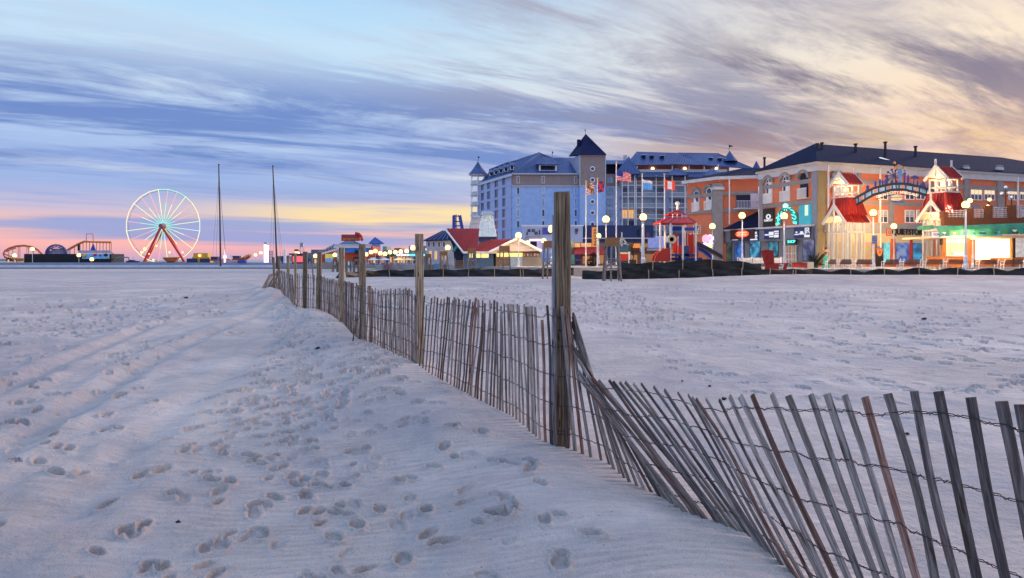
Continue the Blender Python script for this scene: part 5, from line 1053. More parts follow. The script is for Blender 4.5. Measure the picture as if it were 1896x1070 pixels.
for k in range(10):
    a0 = 2 * math.pi * k / 10; wheel_parts.append([(wc[0] + 1.0*math.cos(a0) - .06*math.sin(a0), wc[1] + 1.0*math.sin(a0) + .06*math.cos(a0)), (wc[0] + 1.0*math.cos(a0) + .06*math.sin(a0), wc[1] + 1.0*math.sin(a0) - .06*math.cos(a0)), (wc[0] + .06*math.sin(a0), wc[1] - .06*math.cos(a0)), (wc[0] - .06*math.sin(a0), wc[1] + .06*math.cos(a0))])
    ca = (wc[0] + 1.2*math.cos(a0), wc[1] + 1.2*math.sin(a0)); wheel_parts.append([(ca[0] + .22*math.cos(q*1.0472), ca[1] + .22*math.sin(q*1.0472)) for q in range(6)])
wheel_parts += [[(-.55, 0), (-.4, 0), (.04, 1.55), (-.06, 1.55)], [(.55, 0), (.4, 0), (-.04, 1.56), (.06, 1.56)], [(.3*math.cos(q*1.0472), 1.55 + .3*math.sin(q*1.0472)) for q in range(6)]]
fig(0.52, wheel_parts, 'wheel_figure')
fig(0.585, [[(-.18, 0), (-.35, 2.6), (-.2, 2.8), (.2, 2.8), (.35, 2.6), (.18, 0)]], 'lighthouse_figure', mat('figure_blue', (0.06, 0.16, 0.42), 0.5, 0.2, 2)); fig(0.583, [[(-.28, 2.8), (-.28, 3.1), (0, 3.5), (.28, 3.1), (.28, 2.8)]], 'lighthouse_cap', mat('figure_grey', (0.2, 0.24, 0.3), 0.5, 0.2, 2))
fig(0.635, person(0, 2.6), 'tall_figure'); fig(0.675, [[(-.14, 0), (-.2, 1.2), (0, 1.9), (.2, 1.2), (.14, 0)]], 'surfboard_figure')
fig(0.73, [[(-.05, 0), (.16, 1.5), (.26, 1.46), (.07, 0)], [(-.55, 1.25), (-.2, 1.7), (.25, 1.85), (.75, 1.6), (1.0, 1.1)], [(-.6, 0), (-.5, .55), (-.3, .6), (-.25, 0)], [(.6, 0), (.6, .85), (.75, .9), (.82, 0)]], 'umbrella_figure')
fig(0.835, [[(-.45, 0), (-.4, .55), (0, 1.05), (.3, .9), (.45, .3), (.5, 0)]], 'seated_figure'); fig(0.90, person(0, 1.05), 'standing_figure')
# weather vane fish on its mast and the hanging lantern below
mv = arch_pt(0.555, 343); mb = MB(); mb.tube([arch_pt(0.555, 371), P(1656, 301, 70.9)], 0.05, 6); vn = mb.build('vane_mast', IRON, ar)
mb = MB(); a = P(1659, 309, 70.8); mb.prism([a + Vector((0, 0, .1)), a + Vector((.25, 0, .28)), a + Vector((.6, 0, .15)), a + Vector((.85, 0, .02)), a + Vector((.85, 0, -.2)), a + Vector((.5, 0, -.22)), a + Vector((.05, 0, -.2))], (0, .05, 0)); mb.build('gold_vane', mat('gold_vane_paint', (0.5, 0.25, 0.05), 0.4, 0.2, 3), vn)
mb = MB(); mb.ball(P(1656, 301, 70.9), 0.14, 8); mb.ball(P(1656.5, 312, 70.9), 0.14, 8); mb.build('vane_ball', mat('copper_ball', (0.5, 0.25, 0.12), 0.35, 0.2, 3), vn)
mb = MB(); c_ = arch_pt(0.55, 366); mb.lathe([(0.1, .35), (.5, .25), (.55, .1), (.3, .05), (.55, -.05), (.5, -.2), (.25, -.3)], 12, c_); mb.build('hanging_shell', mat('shell_white', (0.6, 0.52, 0.45), 0.5, 0.2, 3), ar)
mb = MB(); c_ = arch_pt(0.55, 373.5); mb.prism([c_ + Vector((-.6, 0, .05)), c_ + Vector((-.2, 0, .12)), c_ + Vector((.2, 0, .06)), c_ + Vector((.8, 0, .2)), c_ + Vector((.85, 0, -.15)), c_ + Vector((.2, 0, -.1)), c_ + Vector((-.2, 0, -.1))], (0, .1, 0)); mb.build('hanging_fish', mat('hanging_fish_blue', (0.03, 0.12, 0.4), 0.5, 0.3, 3), ar)
WORDS = 'OCEAN CITY MARYLAND'
for i, ch in enumerate(WORDS):
    if ch == ' ': continue
    f = 0.335 + 0.43 * i / (len(WORDS) - 1); py = bot_py(f) + 5.3; p = arch_pt(f, py) - Vector((0, 0.1, 0)); q0, q1 = arch_pt(f - .02, bot_py(f - .02)), arch_pt(f + .02, bot_py(f + .02)); sl = math.atan2(q1.z - q0.z, q1.x - q0.x)
    text(ch, 0.40, mat('pale_letter', (0.72, 0.66, 0.6), 0.5), 'letter', ar, Matrix.Translation(p) @ Matrix.Rotation(math.atan2(68.6 - 73.6, (arch_pt(1, 0) - arch_pt(0, 0)).x), 4, 'Z') @ FACE @ Matrix.Rotation(sl, 4, 'Z'), 0.03, bold=0.008)
mb = MB(); mb.tube([arch_pt(f, bot_py(f) + 9.0) for f in [0.32 + 0.46 * k / 16 for k in range(17)]], 0.045, 5); mb.tube([arch_pt(f, bot_py(f) + 1.8) for f in [0.32 + 0.46 * k / 16 for k in range(17)]], 0.04, 5); mb.build('letter_rail', IRON, ar)

# ------------------------------------------------------------------ snack stall with the green awning and roof terrace
YS = 63.0; sb = gpt(1812, YS); st = thing('snack_stall', 'snack stall with green awning, bright counter and brick roof terrace', 'kiosk', tuple(sb))
mb = MB(); mb.pb(1746, 440, 1752, 494, YS, 0.3); mb.pb(1752, 474.5, 1790, 494, YS, 3.0); mb.pb(1790, 440, 1806, 494, YS, 0.3); mb.pb(1874, 440, 1878, 494, YS, 0.3); mb.pb(1876, 477, 2000, 494, YS, 3); mb.pb(1804, 482, 1876, 494, YS, 3.0); mb.pb(1746, 430, 2000, 494, YS + 5, 0.2); mb.build('stall_wall', mat('stall_ochre', (0.42, 0.15, 0.04), 0.7, 0.2, 1.5), st)
mb = MB(); mb.pb(1728, 437, 2000, 440.5, YS - 0.2, 5); mb.build('stall_ceiling', mat('stall_ceiling_paint', (0.6, 0.5, 0.35), 0.7, 0.1, 1), st)
mb = MB(); mb.pb(1806, 441, 1873, 481, YS + 3.2, 0.1); mb.build('lit_counter', CREAM_GLOW, st)
mb = MB(); mb.pb(1753, 442, 1789, 448, YS + 0.3, 0.2); mb.build('counter_light', CREAM_GLOW, st)
mb = MB(); mb.pb(1752, 448, 1790, 473, YS + 0.35, 0.05); sw_ = mb.build('service_window', mat('pale_lit_screen', (0.5, 0.52, 0.36), 0.3, 0.25, 1.2, emit=(0.75, 0.80, 0.5), es=0.42), st)
mb = MB()
for px in (1752, 1762, 1775, 1789): mb.pb(px - 0.6, 441, px + 0.6, 473.5, YS + 0.22, 0.1)
mb.pb(1751, 473, 1791, 474.4, YS - 0.1, 0.4); mb.build('window_bar', WHITE, sw_)
ld = bpy.data.lights.new('stall_light', 'POINT'); ld.energy = 420; ld.color = (1.0, 0.80, 0.45); ld.shadow_soft_size = 0.4; lo = bpy.data.objects.new('stall_light', ld); col.objects.link(lo); lo.parent = st; lo.location = (1.0, 0.9, 1.9)
MB().pb(1766, 466, 1786, 472.6, YS + 0.15, 0.15).build('menu_card', WHITE_GLOW, sw_)
mb = MB(); mb.pb(1881, 441, 1999, 476, YS + 0.3, 0.05); mw = mb.build('service_window', mat('busy_lit_window', (0.4, 0.4, 0.42), 0.3, 0.5, 2.5, emit=(0.8, 0.72, 0.72), es=0.45), st); MB().pb(1876.5, 440.5, 1880.5, 477, YS - 0.05, 0.2).build('window_bar', DARK, mw)
mb = MB(); mb.pb(1743.5, 442, 1746.5, 453.5, YS - 0.4, 0.3); mb.build('wall_speaker', DARK, st)
# awning: a rounded green canvas running along the front
mb = MB(); prof = [(0.0, 0.0), (-0.65, -0.12), (-0.95, -0.45), (-1.0, -0.95), (-0.9, -0.96), (-0.86, -0.5), (-0.55, -0.2), (0.0, -0.1)]
def awn(x0, py0, x1, py1, Y0, Y1, nseg):
    vs = []; fs = []; n = len(prof)
    for k in range(nseg + 1):
        f = k / nseg; Yq = Y0 + (Y1 - Y0) * f; p = P(x0 + (x1 - x0) * f, py0 + (py1 - py0) * f, Yq); pf = 0.05 * math.cos(k * math.pi)
        vs += [(p.x, Yq + a * (1 + pf), p.z + c_ * (1.0 + pf * 0.6)) for a, c_ in prof]
    for k in range(nseg):
        for j in range(n): fs.append((k*n+j, k*n+(j+1) % n, (k+1)*n+(j+1) % n, (k+1)*n+j))
    mb.add(vs, fs + [tuple(range(n)), tuple(nseg*n + j for j in range(n))[::-1]])
awn(1727, 419, 1792, 416.5, YS - 0.3, YS - 0.3, 7); awn(1792.2, 416.5, 2010, 408.5, YS - 0.3, YS - 0.3, 15); mb.build('awning', GREEN_CANVAS, st)
mb = MB(); mb.pb(1722, 417, 1730, 424, YS + 1, 2); mb.build('awning_end', GREEN_CANVAS, st)
def stall_sign(x0, y0, x1, y1, m_, lab, body, tm, sz, sx=1.0, dy=0):
    c_ = P((x0 + x1) / 2, (y0 + y1) / 2, YS - 1.25); root = thing('stall_sign', lab, 'sign', tuple(c_)); MB().pb(x0, y0, x1, y1, YS - 1.25, 0.08).build('sign_board', m_, root)
    for (bd, xx, yy, s_, t_) in body: text(bd, s_, t_, 'lettering', root, facing(P(xx, yy, YS - 1.27)), 0.015, sx, 0.006)
    return root
SW = mat('lit_white_sign', (0.6, 0.6, 0.66), 0.5, 0.08, 2, emit=(0.75, 0.75, 0.9), es=0.25); T_BLUE = mat('sign_blue_letter', (0.02, 0.06, 0.45), 0.5); T_RED = mat('sign_red_letter', (0.5, 0.02, 0.02), 0.5)
stall_sign(1726, 430, 1780, 440, SW, 'white sign reading OCEAN DECK TONY\'S PIZZA under the green awning', [('OCEAN DECK', 1741.5, 434, 0.29, T_BLUE), ("TONY'S PIZZA", 1767, 434, 0.29, T_RED), ('- - - - - -', 1741.5, 438, 0.14, BLK)], None, 0.3, 0.72)
tq = stall_sign(1782, 428, 1854, 436.5, mat('teal_sign_board', (0.05, 0.26, 0.34), 0.5, 0.15, 2, emit=(0.1, 0.5, 0.6), es=0.12), 'teal sign strip in the middle of the green awning stall', [], None, 0.3)
mb = MB()
for k in range(15):
    if k in (4, 9): continue
    p = P(1799 + k * 3.2, 432, YS - 1.28); mb.box(p.x - 0.055, p.y - 0.02, p.z - 0.1, p.x + 0.055, p.y + 0.02, p.z + 0.1)
mb.ball(P(1787.5, 432, YS - 1.26), 0.16, 10); mb.build('sign_mark', mat('dark_teal_mark', (0.01, 0.05, 0.1), 0.5), tq)
stall_sign(1857, 425, 1990, 436, mat('ivory_sign_board', (0.55, 0.53, 0.5), 0.5, 0.1, 2, emit=(0.8, 0.7, 0.55), es=0.12), "ivory sign with dark script lettering beside the teal strip", [("Dumser's Dairyland", 1894, 430.5, 0.46, BLK)], None, 0.3, 0.92)
# terrace: brick parapet with fence panels, globes
mb = MB(); mb.pb(1748, 403, 2010, 417, YS + 0.6, 0.5); 
for (x0, x1, y0) in ((1747, 1755, 391), (1788, 1803, 386), (1824, 1838, 380.5), (1867, 1882, 380)): mb.pb(x0, y0, x1, 403.5, YS + 0.55, 0.62)
tb = mb.build('brick_parapet', BRICK, st)
for (x0, x1, y0, y1) in ((1755, 1788, 390, 407), (1803, 1824, 388, 405), (1838, 1867, 384, 402), (1882, 2000, 380, 400)):
    mb = MB()
    for k in range(6): yy = y0 + (y1 - y0) * k / 5; mb.pb(x0 + .3, yy - 0.7, x1 - .3, yy + 0.7, YS + 0.7, 0.06)
    for k in range(max(2, int((x1 - x0) / 6))): xx = x0 + (x1 - x0) * (k + .5) / max(2, int((x1 - x0) / 6)); mb.pb(xx - .4, y0 - 1, xx + .4, y1, YS + 0.78, 0.06)
    mb.build('terrace_fence', mat('terrace_fence_grey', (0.42, 0.40, 0.46), 0.6, 0.12, 2), st)
for (cx_, cy_, w_, h_, m_, lb) in ((1757.5, 386, 13, 14, RED_P, 'red and white bunting board on the stall roof beside the lantern tower'),):
    root = thing('bunting_board', lb, 'sign', tuple(P(cx_, cy_ + h_ / 2, YS + 0.3))); MB().pb(cx_ - w_/2, cy_ - h_/2, cx_ + w_/2, cy_ + h_/2, YS + 0.3, 0.08).build('board', m_, root); rg = random.Random(2)
    for k in range(14): MB().ball(P(cx_ + rg.uniform(-6, 6), cy_ + rg.uniform(-6.5, 6.5), YS + 0.29), rg.uniform(.05, .1), 6).build('white_spot', WHITE, root)
# bunch-of-globes lamps on the terrace, unlit
GLOBE = mat('white_globe', (0.7, 0.72, 0.8), 0.25, 0.05, 2)
def globe_lamp(px, py_top, py_b, Y, label, globes, lit=False, grp=None):
    b_ = P(px, py_b, Y); root = thing('globe_lamp', label, 'lamp', tuple(b_), 0, grp); top = P(px, py_top, Y); mb = MB(); mb.tube([b_, top], 0.055, 8)
    for (gx, gy) in globes: 
        g_ = P(gx, gy, Y)
        if abs(gx - px) > 1: mb.tube([P(px, gy + 5, Y), P((px + gx) / 2, gy + 5.5, Y), g_ - Vector((0, 0, .15))], 0.035, 6)
    mb.build('lamp_post', DARK, root)
    for (gx, gy) in globes: MB().ball(P(gx, gy, Y), 0.155, 14).build('globe', LAMP_GLOW if lit else GLOBE, root, smooth=True)
globe_lamp(1862, 348, 383, YS + 1.0, 'unlit lamp with three white globes on the brick terrace', [(1862, 346.5), (1854.5, 357.5), (1867.5, 357.5)])
globe_lamp(1873, 366, 382, YS + 1.2, 'unlit single white globe on a brick terrace pillar', [(1873, 365)])
globe_lamp(1831, 371, 384, YS + 1.0, 'pair of lit globes on a white terrace pole', [(1832, 369.5), (1829, 382.0)], True)

# ------------------------------------------------------------------ street lamps
POLE = mat('white_lamp_pole', (0.62, 0.66, 0.76), 0.5, 0.06, 1.5)
def street_lamp(px, py, Y, py_b, label, watt=220, r=0.27, wide=0.085, group='lit lamps along the boardwalk', base=True, zb=None):
    r *= 1.04
    g_ = P(px, py, Y); zb = P(px, py_b, Y).z if zb is None else zb; root = thing('street_lamp', label, 'street lamp', (g_.x, Y, zb), 0, group)
    mb = MB(); mb.tube([(g_.x, Y, zb), (g_.x, Y, g_.z - r * 0.9)], wide, 10, r2=wide * 0.72)
    mb.build('lamp_post', POLE, root)
    if base: mb = MB(); mb.lathe([(wide*2.2, 0), (wide*2.2, .35), (wide*1.6, .45), (wide*1.6, 1.0), (wide*1.1, 1.15)], 10, (g_.x, Y, zb)); mb.build('post_base', POLE, root)
    mb = MB(); mb.lathe([(r*.5, -r*1.15), (r*.62, -r*.85), (r*.3, -r*.83)], 10, g_); mb.build('lamp_collar', DARK, root)
    MB().ball(g_, r, 14, 0, 1.05).build('lamp_globe', LAMP_GLOW, root, smooth=True)
    if watt:
        ld = bpy.data.lights.new('lamp_light', 'POINT'); ld.energy = watt * 14.0; ld.color = (1.0, 0.60, 0.22); ld.shadow_soft_size = r * 1.15; lo = bpy.data.objects.new('lamp_light', ld); col.objects.link(lo); lo.parent = root; lo.location = (0, 0, g_.z - zb)
    return root
street_lamp(1022, 424, 84, 492, 'big lit lamp glowing just beside the head of the tall thick fence post', 380, 0.46, 0.11)
street_lamp(960, 436, 82, 498, 'lit lamp on a thin pole before the white gable of the red roofed pavilion', 260, 0.36, 0.07)
street_lamp(977, 450, 104, 490, 'small lit lamp at the slope of the red gable roof', 160, 0.34, 0.07)
street_lamp(1007, 446, 100, 490, 'small lit lamp over the orange board of a lifeguard stand', 160, 0.34, 0.07)
street_lamp(1122, 406, 68, 488, 'lit lamp rising behind the lifeguard stand with crossed braces', 330, 0.33, 0.08)
street_lamp(1108.5, 436.5, 90, 489, 'lit lamp beside the tall orange framed vertical sign', 190, 0.30, 0.06)
street_lamp(1191, 402, 62, 500, 'lit lamp on the thick pale pole rising from the black mesh', 330, 0.31, 0.13)
street_lamp(1319, 419, 80, 492, 'lit lamp before the orange annex, right of the red playground roof', 260, 0.33, 0.07)
street_lamp(1374, 399, 66, 492, 'lit lamp in front of the red neon oval sign', 330, 0.30, 0.075)
street_lamp(1452, 400, 64, 497, 'lit lamp in front of the teal neon arch', 330, 0.30, 0.085)
sl = street_lamp(1617, 394, 67, 496, 'lit lamp carrying a small blue notice, right of the first lantern tower', 900, 0.31, 0.09)
street_lamp(1655, 419, 78, 489, 'lit lamp in front of the black fascia lettering', 700, 0.30, 0.06)
street_lamp(1788, 379, 59.5, 497, 'tall lit lamp in front of the brick terrace', 360, 0.30, 0.10)
street_lamp(1796, 371.5, 70, 417, 'lit lamp just behind the tall one over the terrace', 0, 0.22, 0.05, base=False)
street_lamp(1801, 440, 61, 496, 'low bright lamp glaring in front of the stall counter', 260, 0.19, 0.055)
nb_ = P(1619.5, 445, 66.8); nr_ = thing('lamp_notice', 'small blue notice plate on the lamp post by the first lantern tower', 'sign', tuple(nb_)); MB().pb(1614.5, 435.5, 1624.5, 452, 66.85, 0.05).build('notice_plate', mat('notice_blue', (0.13, 0.2, 0.5), 0.5, 0.2, 3), nr_)
mb = MB()
for k in range(4): mb.pb(1616, 438.5 + k * 3.2, 1623, 439.6 + k * 3.2, 66.83, 0.015)
mb.build('notice_line', mat('notice_dark', (0.02, 0.04, 0.2), 0.5), nr_)
far_lamps = [(646, 470, 200), (653, 469.3, 204), (620, 472, 190), (678, 471, 180), (687, 467, 188), (695, 465, 170), (695, 469, 215), (704, 469, 175), (713, 470, 168), (709.5, 473, 230), (722, 467, 160), (732, 467, 155), (742, 466, 150), (753, 465, 146), (764.5, 459, 120), (793, 461.5, 125), (811, 460, 122), (829, 458.5, 118), (700, 472.5, 250), (716, 473, 260), (726, 472, 240), (737, 471, 225), (584, 474, 230), (551, 470, 240), (800, 462, 150), (672, 473, 220)]
for (px, py, Y_) in far_lamps:
    street_lamp(px, py, Y_, 490, 'small lit globe lamp in the crowded string of lights by the far shops', 0, 0.0029 * Y_ * (1.0 if Y_ > 140 else 1.25), 0.06, 'string of lamps by the far shops', False)
for (px, py, lb) in ((146, 472.5, 'distant lit lamp in front of the long black shed'), (60, 461, 'distant lit lamp beside the orange coaster loop'), (27, 473, 'distant pale lamp at the foot of the orange coaster'), (473, 472, 'distant yellow lamp left of the white lit tower'), (483, 468, 'distant yellow lamp close beside the white lit tower'), (170, 480, 'tiny pale lamp before the painted ride front')):
    street_lamp(px, py, 294, 489, lb, 0, 0.75 if px < 200 else 0.6, 0.12, 'lamps on the amusement pier', False)

# ------------------------------------------------------------------ flags
def flag_pole(px, py_top, Y, label, py_f0, py_f1, wpx, pal, fn, droop=0.25, dirn=1, fl_label=''):
    b_ = gpt(px, Y); t_ = P(px, py_top, Y); root = thing('flagpole', label, 'flagpole', tuple(b_), 0, 'flagpoles before the hotel'); mb = MB(); mb.tube([b_, t_], 0.085, 8, r2=0.05); mb.build('pole', WHITE, root); MB().ball(t_, 0.12, 8).build('finial', mat('gold_finial', (0.5, 0.35, 0.1), 0.3), root)
    fr_ = thing('flag', fl_label, 'flag', tuple(P(px, py_f0, Y)), 0, 'flags before the hotel'); h = (py_f1 - py_f0) / F * Y; w_ = wpx / F * Y; nu, nv = 26, 20; mb = MB(); vs = []; 
    for side in (0, 1):
        for j in range(nv + 1):
            for i in range(nu + 1):
                u, v = i / nu, j / nv; wv = 0.10 * math.sin(u * 7 + v * 1.3) * u ** 0.5 * w_ * 0.6
                vs.append((t_.x + 0.05 + dirn * u * w_ * 0.96, Y - 0.06 + wv + side * 0.012, P(px, py_f0, Y).z - v * h * (1 - 0.12 * u) - droop * h * (u ** 1.3) - 0.03 * h * math.sin(u * 6)))
    m0 = (nu + 1) * (nv + 1)
    for j in range(nv):
        for i in range(nu):
            a = j * (nu + 1) + i; k = fn((i + .5) / nu, (j + .5) / nv); mb.f.append((a, a + 1, a + nu + 2, a + nu + 1)); mb.m.append(k); mb.f.append((m0 + a, m0 + a + nu + 1, m0 + a + nu + 2, m0 + a + 1)); mb.m.append(k)
    mb.v = vs; mb.build('flag_cloth', pal, fr_, smooth=True)
    return root
fR = mat('flag_red', (0.62, 0.03, 0.03), 0.7, 0.1, 3); fW = mat('flag_white', (0.75, 0.75, 0.8), 0.7, 0.06, 3); fB = mat('flag_blue', (0.02, 0.03, 0.25), 0.7, 0.1, 3); fY = mat('flag_gold', (0.62, 0.33, 0.03), 0.7, 0.1, 3); fK = mat('flag_black', (0.02, 0.018, 0.02), 0.7, 0.1, 3); fS = mat('flag_sky_blue', (0.12, 0.36, 0.85), 0.7, 0.12, 3); fO = mat('flag_bright_red', (0.68, 0.06, 0.03), 0.7, 0.1, 3)
def md(u, v):
    q = (u < .5, v < .5)
    if q in ((True, True), (False, False)): return 0 if (int(u * 12) + int((v + u * .8) * 3)) % 2 else 1
    cx_, cy_ = (u * 2) % 1 - .5, (v * 2) % 1 - .5; k = (abs(cx_) < .17 or abs(cy_) < .17); s_ = ((cx_ > 0) != (cy_ > 0)); return (2 if s_ else 3) if not k else (3 if s_ else 2)
flag_pole(1085, 336, 84, 'left pole of the pair with the gold and red chequered flag', 338, 360, 15, [fY, fK, fR, fW], md, 0.1, 1, 'gold black and red quartered flag on the hotel front pole')
flag_pole(1106, 330, 84, 'pole with the blue and red flag beside the chequered one', 335, 356, 12, [fB, fR], lambda u, v: 1 if abs(u - v) < .22 or abs(u + v - 1) < .12 else 0, 0.1, 1, 'dark blue flag with red diagonal beside the quartered flag')
flag_pole(1141, 300, 78, 'tallest flagpole, carrying the striped flag', 315, 334, 28, [fR, fW, fB], lambda u, v: 2 if (u < .42 and v < .53) else int(v * 13) % 2, 0.38, 1, 'red and white striped flag with a blue canton')
flag_pole(1189, 322, 82, 'pole with the pale blue and white flag', 332, 350, 19, [fS, fW], lambda u, v: 1 if v < .32 - u * 0.05 else 0, 0.25, 1, 'white over sky blue flag before the hotel balconies')
flag_pole(1230, 322, 82, 'pole with the red and white flag, next to the annex', 332, 351, 20, [fO, fW], lambda u, v: 1 if .28 < u < .68 and (.12 < v < .92) else 0, 0.25, 1, 'bright red flag with white middle next to the orange annex')
# ------------------------------------------------------------------ benches along the boardwalk edge
def bench(px0, px1, py_b, label, flip=False):
    pc = (px0 + px1) / 2; Y = 60.5 if px0 > 1700 else 62.5; b_ = gpt(pc, Y); L_ = (px1 - px0) / F * Y; root = thing('bench', label, 'bench', tuple(b_), R(-4), 'benches along the boardwalk'); Mx = Matrix.Translation((b_.x, b_.y, 0.7)) @ Matrix.Rotation(R(-4), 4, 'Z'); s = MB(Mx)
    for k in range(4): s.bar((-L_/2 + .06, -.05 - .105 * k + .28, .46), (L_/2 - .06, -.05 - .105 * k + .28, .46), 0.035, 0.09, 0, (0, 0, 1))
    s.build('seat', BROWN, root); s = MB(Mx)
    for k in range(5): s.bar((-L_/2 + .06 + .03 * k, -.13 - .035 * k, .52 + .085 * k), (L_/2 - .06 - .03 * k + .03, -.13 - .035 * k, .52 + .085 * k), 0.075, 0.035, 0, (0, 0, 1))
    s.build('backrest', BROWN, root)
    for x in (-L_/2, L_/2):
        s = MB(Mx); s.bar((x, .38, 0), (x, .30, .46), .06); s.bar((x, -.10, 0), (x, -.08, .46), .06); s.bar((x, -.08, .44), (x, -.30, .95), .06); s.bar((x, .36, .46), (x, -.2, .46), .06); s.tube([(x, -.16, .68), (x, .1, .72), (x, .33, .68), (x, .36, .46)], .032, 6); s.build('bench_frame', WHITE, root)
    return root
for (a, b_, lb) in ((1531, 1548, 'short end-on bench before the first lantern tower'), (1553, 1576, 'brown bench under the gable of the first lantern tower'), (1583, 1614, 'brown bench left of the lamp with the blue notice'), (1636, 1664, 'brown bench under the sunglasses poster'), (1672, 1702, 'brown bench before the blue display windows'), (1713, 1744, 'orange brown bench below the pizza sign'), (1752, 1786, 'dark brown bench left of the tall terrace lamp'), (1812, 1845, 'dark bench in front of the bright counter'), (1858, 1892, 'dark bench past the bright counter'), (1902, 1936, 'bench just past the last service window')):
    bench(a, b_, 493, lb)
# ------------------------------------------------------------------ black silt fences on wooden stakes
def silt(label, pts, seed, sag=0.12, kind='row'):
    """pts: (px, base py, Y, top py)"""
    rg = random.Random(seed); b0 = P(pts[0][0], pts[0][1], pts[0][2]); root = thing('silt_fence', label, 'fence', tuple(b0)); vs = []; fs = []; stakes = []
    for (p, q) in zip(pts, pts[1:]):
        n = max(3, int((P(*p[:3]) - P(*q[:3])).length / 0.28))
        for k in range(n + (1 if q is pts[-1] else 0)):
            f = k / n; Yq = p[2] + (q[2] - p[2]) * f; bx = p[0] + (q[0] - p[0]) * f; by = p[1] + (q[1] - p[1]) * f; ty = p[3] + (q[3] - p[3]) * f
            B_ = P(bx, by, Yq); T_ = P(bx, ty, Yq); B_.z -= 0.25; ph = (len(vs) // 5) * 0.28; pk = abs(math.sin(math.pi * ph / 2.6)); T_.z -= sag * (1 - abs(math.cos(math.pi * ph / 2.6))) + rg.uniform(0, .03)
            for j in range(5): u = j / 4; c_ = B_.lerp(T_, u); vs.append((c_.x, c_.y + (0.13 * math.sin(ph * 2.3 + u * 5) + 0.07 * math.sin(ph * 5.1 - u * 7)) * math.sin(math.pi * u) + rg.gauss(0, .02), c_.z))
            if int((ph) / 2.6) != int((ph - 0.28) / 2.6): stakes.append((B_.x, B_.y, B_.z, T_.z))
    n = len(vs) // 5
    for i in range(n - 1):
        for j in range(4): a = i * 5 + j; fs.append((a, a + 5, a + 6, a + 1))
    m0 = len(vs); vs2 = vs + [(x, y + 0.02, z) for x, y, z in vs]; fs2 = fs + [tuple(m0 + i for i in f[::-1]) for f in fs]
    mb = MB(); mb.add(vs2, fs2); mb.build('mesh_cloth', BLACK, root, smooth=True)
    for (x, y, z0, z1) in stakes: o_ = MB(); t_ = rg.uniform(-.08, .08); o_.bar((x + t_, y - 0.20, z0), (x, y - 0.20, z1 + rg.uniform(-.1, .10)), .065, .05); o_.build('stake', mat('stake_wood', (0.42, 0.31, 0.19), 0.8, 0.25, 4), root)
silt('black silt fence running from the lone end flap past the red roofed pavilion', [(640, 512, 66, 503.5), (665, 510.5, 68, 500.5), (700, 510, 70, 499), (800, 510.5, 70, 498), (900, 510, 70, 497.5), (1000, 508.5, 70, 497), (1062, 505, 72, 495)], 1)
silt('black silt fence in front of the playground, on the open sand', [(1078, 515, 57.5, 500), (1150, 515.5, 57, 499.5), (1300, 513, 57.5, 497.5), (1420, 511.5, 58, 498), (1505, 510, 60, 496.5)], 2)
silt('scalloped black silt fence in front of the benches', [(1505, 510.5, 59, 496.5), (1600, 509.5, 58, 498), (1720, 508.5, 57, 494.5), (1800, 508, 56, 496), (1910, 508, 55, 495)], 3, 0.3)
silt('sagging black mesh wrapped round the playground platform', [(1145, 504, 60.5, 485), (1190, 503, 60.5, 486), (1300, 503, 60, 478.5), (1345, 503, 60.5, 481), (1410, 503, 61, 486.5)], 4, 0.15)
silt('thin dark silt line at the foot of the far sea wall', [(-20, 499.0, 270, 496.3), (200, 498.8, 270, 496.2), (480, 498.8, 270, 496.4), (640, 498.5, 262, 496.2)], 5, 0.1)
fl_ = MB(); a = P(628, 515, 60.0); fl_.add([a + Vector((-.34, 0, 0)), a + Vector((.36, 0, -.02)), a + Vector((0, .1, .52)), a + Vector((-.34, .5, 0)), a + Vector((.36, .5, 0))], [(0, 1, 2), (1, 4, 2), (4, 3, 2), (3, 0, 2), (0, 3, 4, 1)]); tag(fl_.build('cloth_flap', BLACK, None, a), 'small black cloth pyramid on the sand at the end of the silt fence', 'cloth')
# low white barrier before the far sea wall
mb = MB(); mb.pb(-60, 490.6, 505, 495.2, 282, 0.8); tag(mb.build('barrier', mat('pale_blue_barrier', (0.55, 0.6, 0.75), 0.6, 0.12, 0.2), None, P(200, 495, 282)), 'low pale barrier running along the far sea wall', 'barrier')
mb = MB(); mb.pb(-60, 486.0, 600, 493, 292, 1.0); tag(mb.build('sea_wall', mat('sea_wall_grey', (0.24, 0.28, 0.38), 0.8, 0.15, 0.15), None, P(200, 490, 292)), 'long grey sea wall below the pier rides', 'wall')

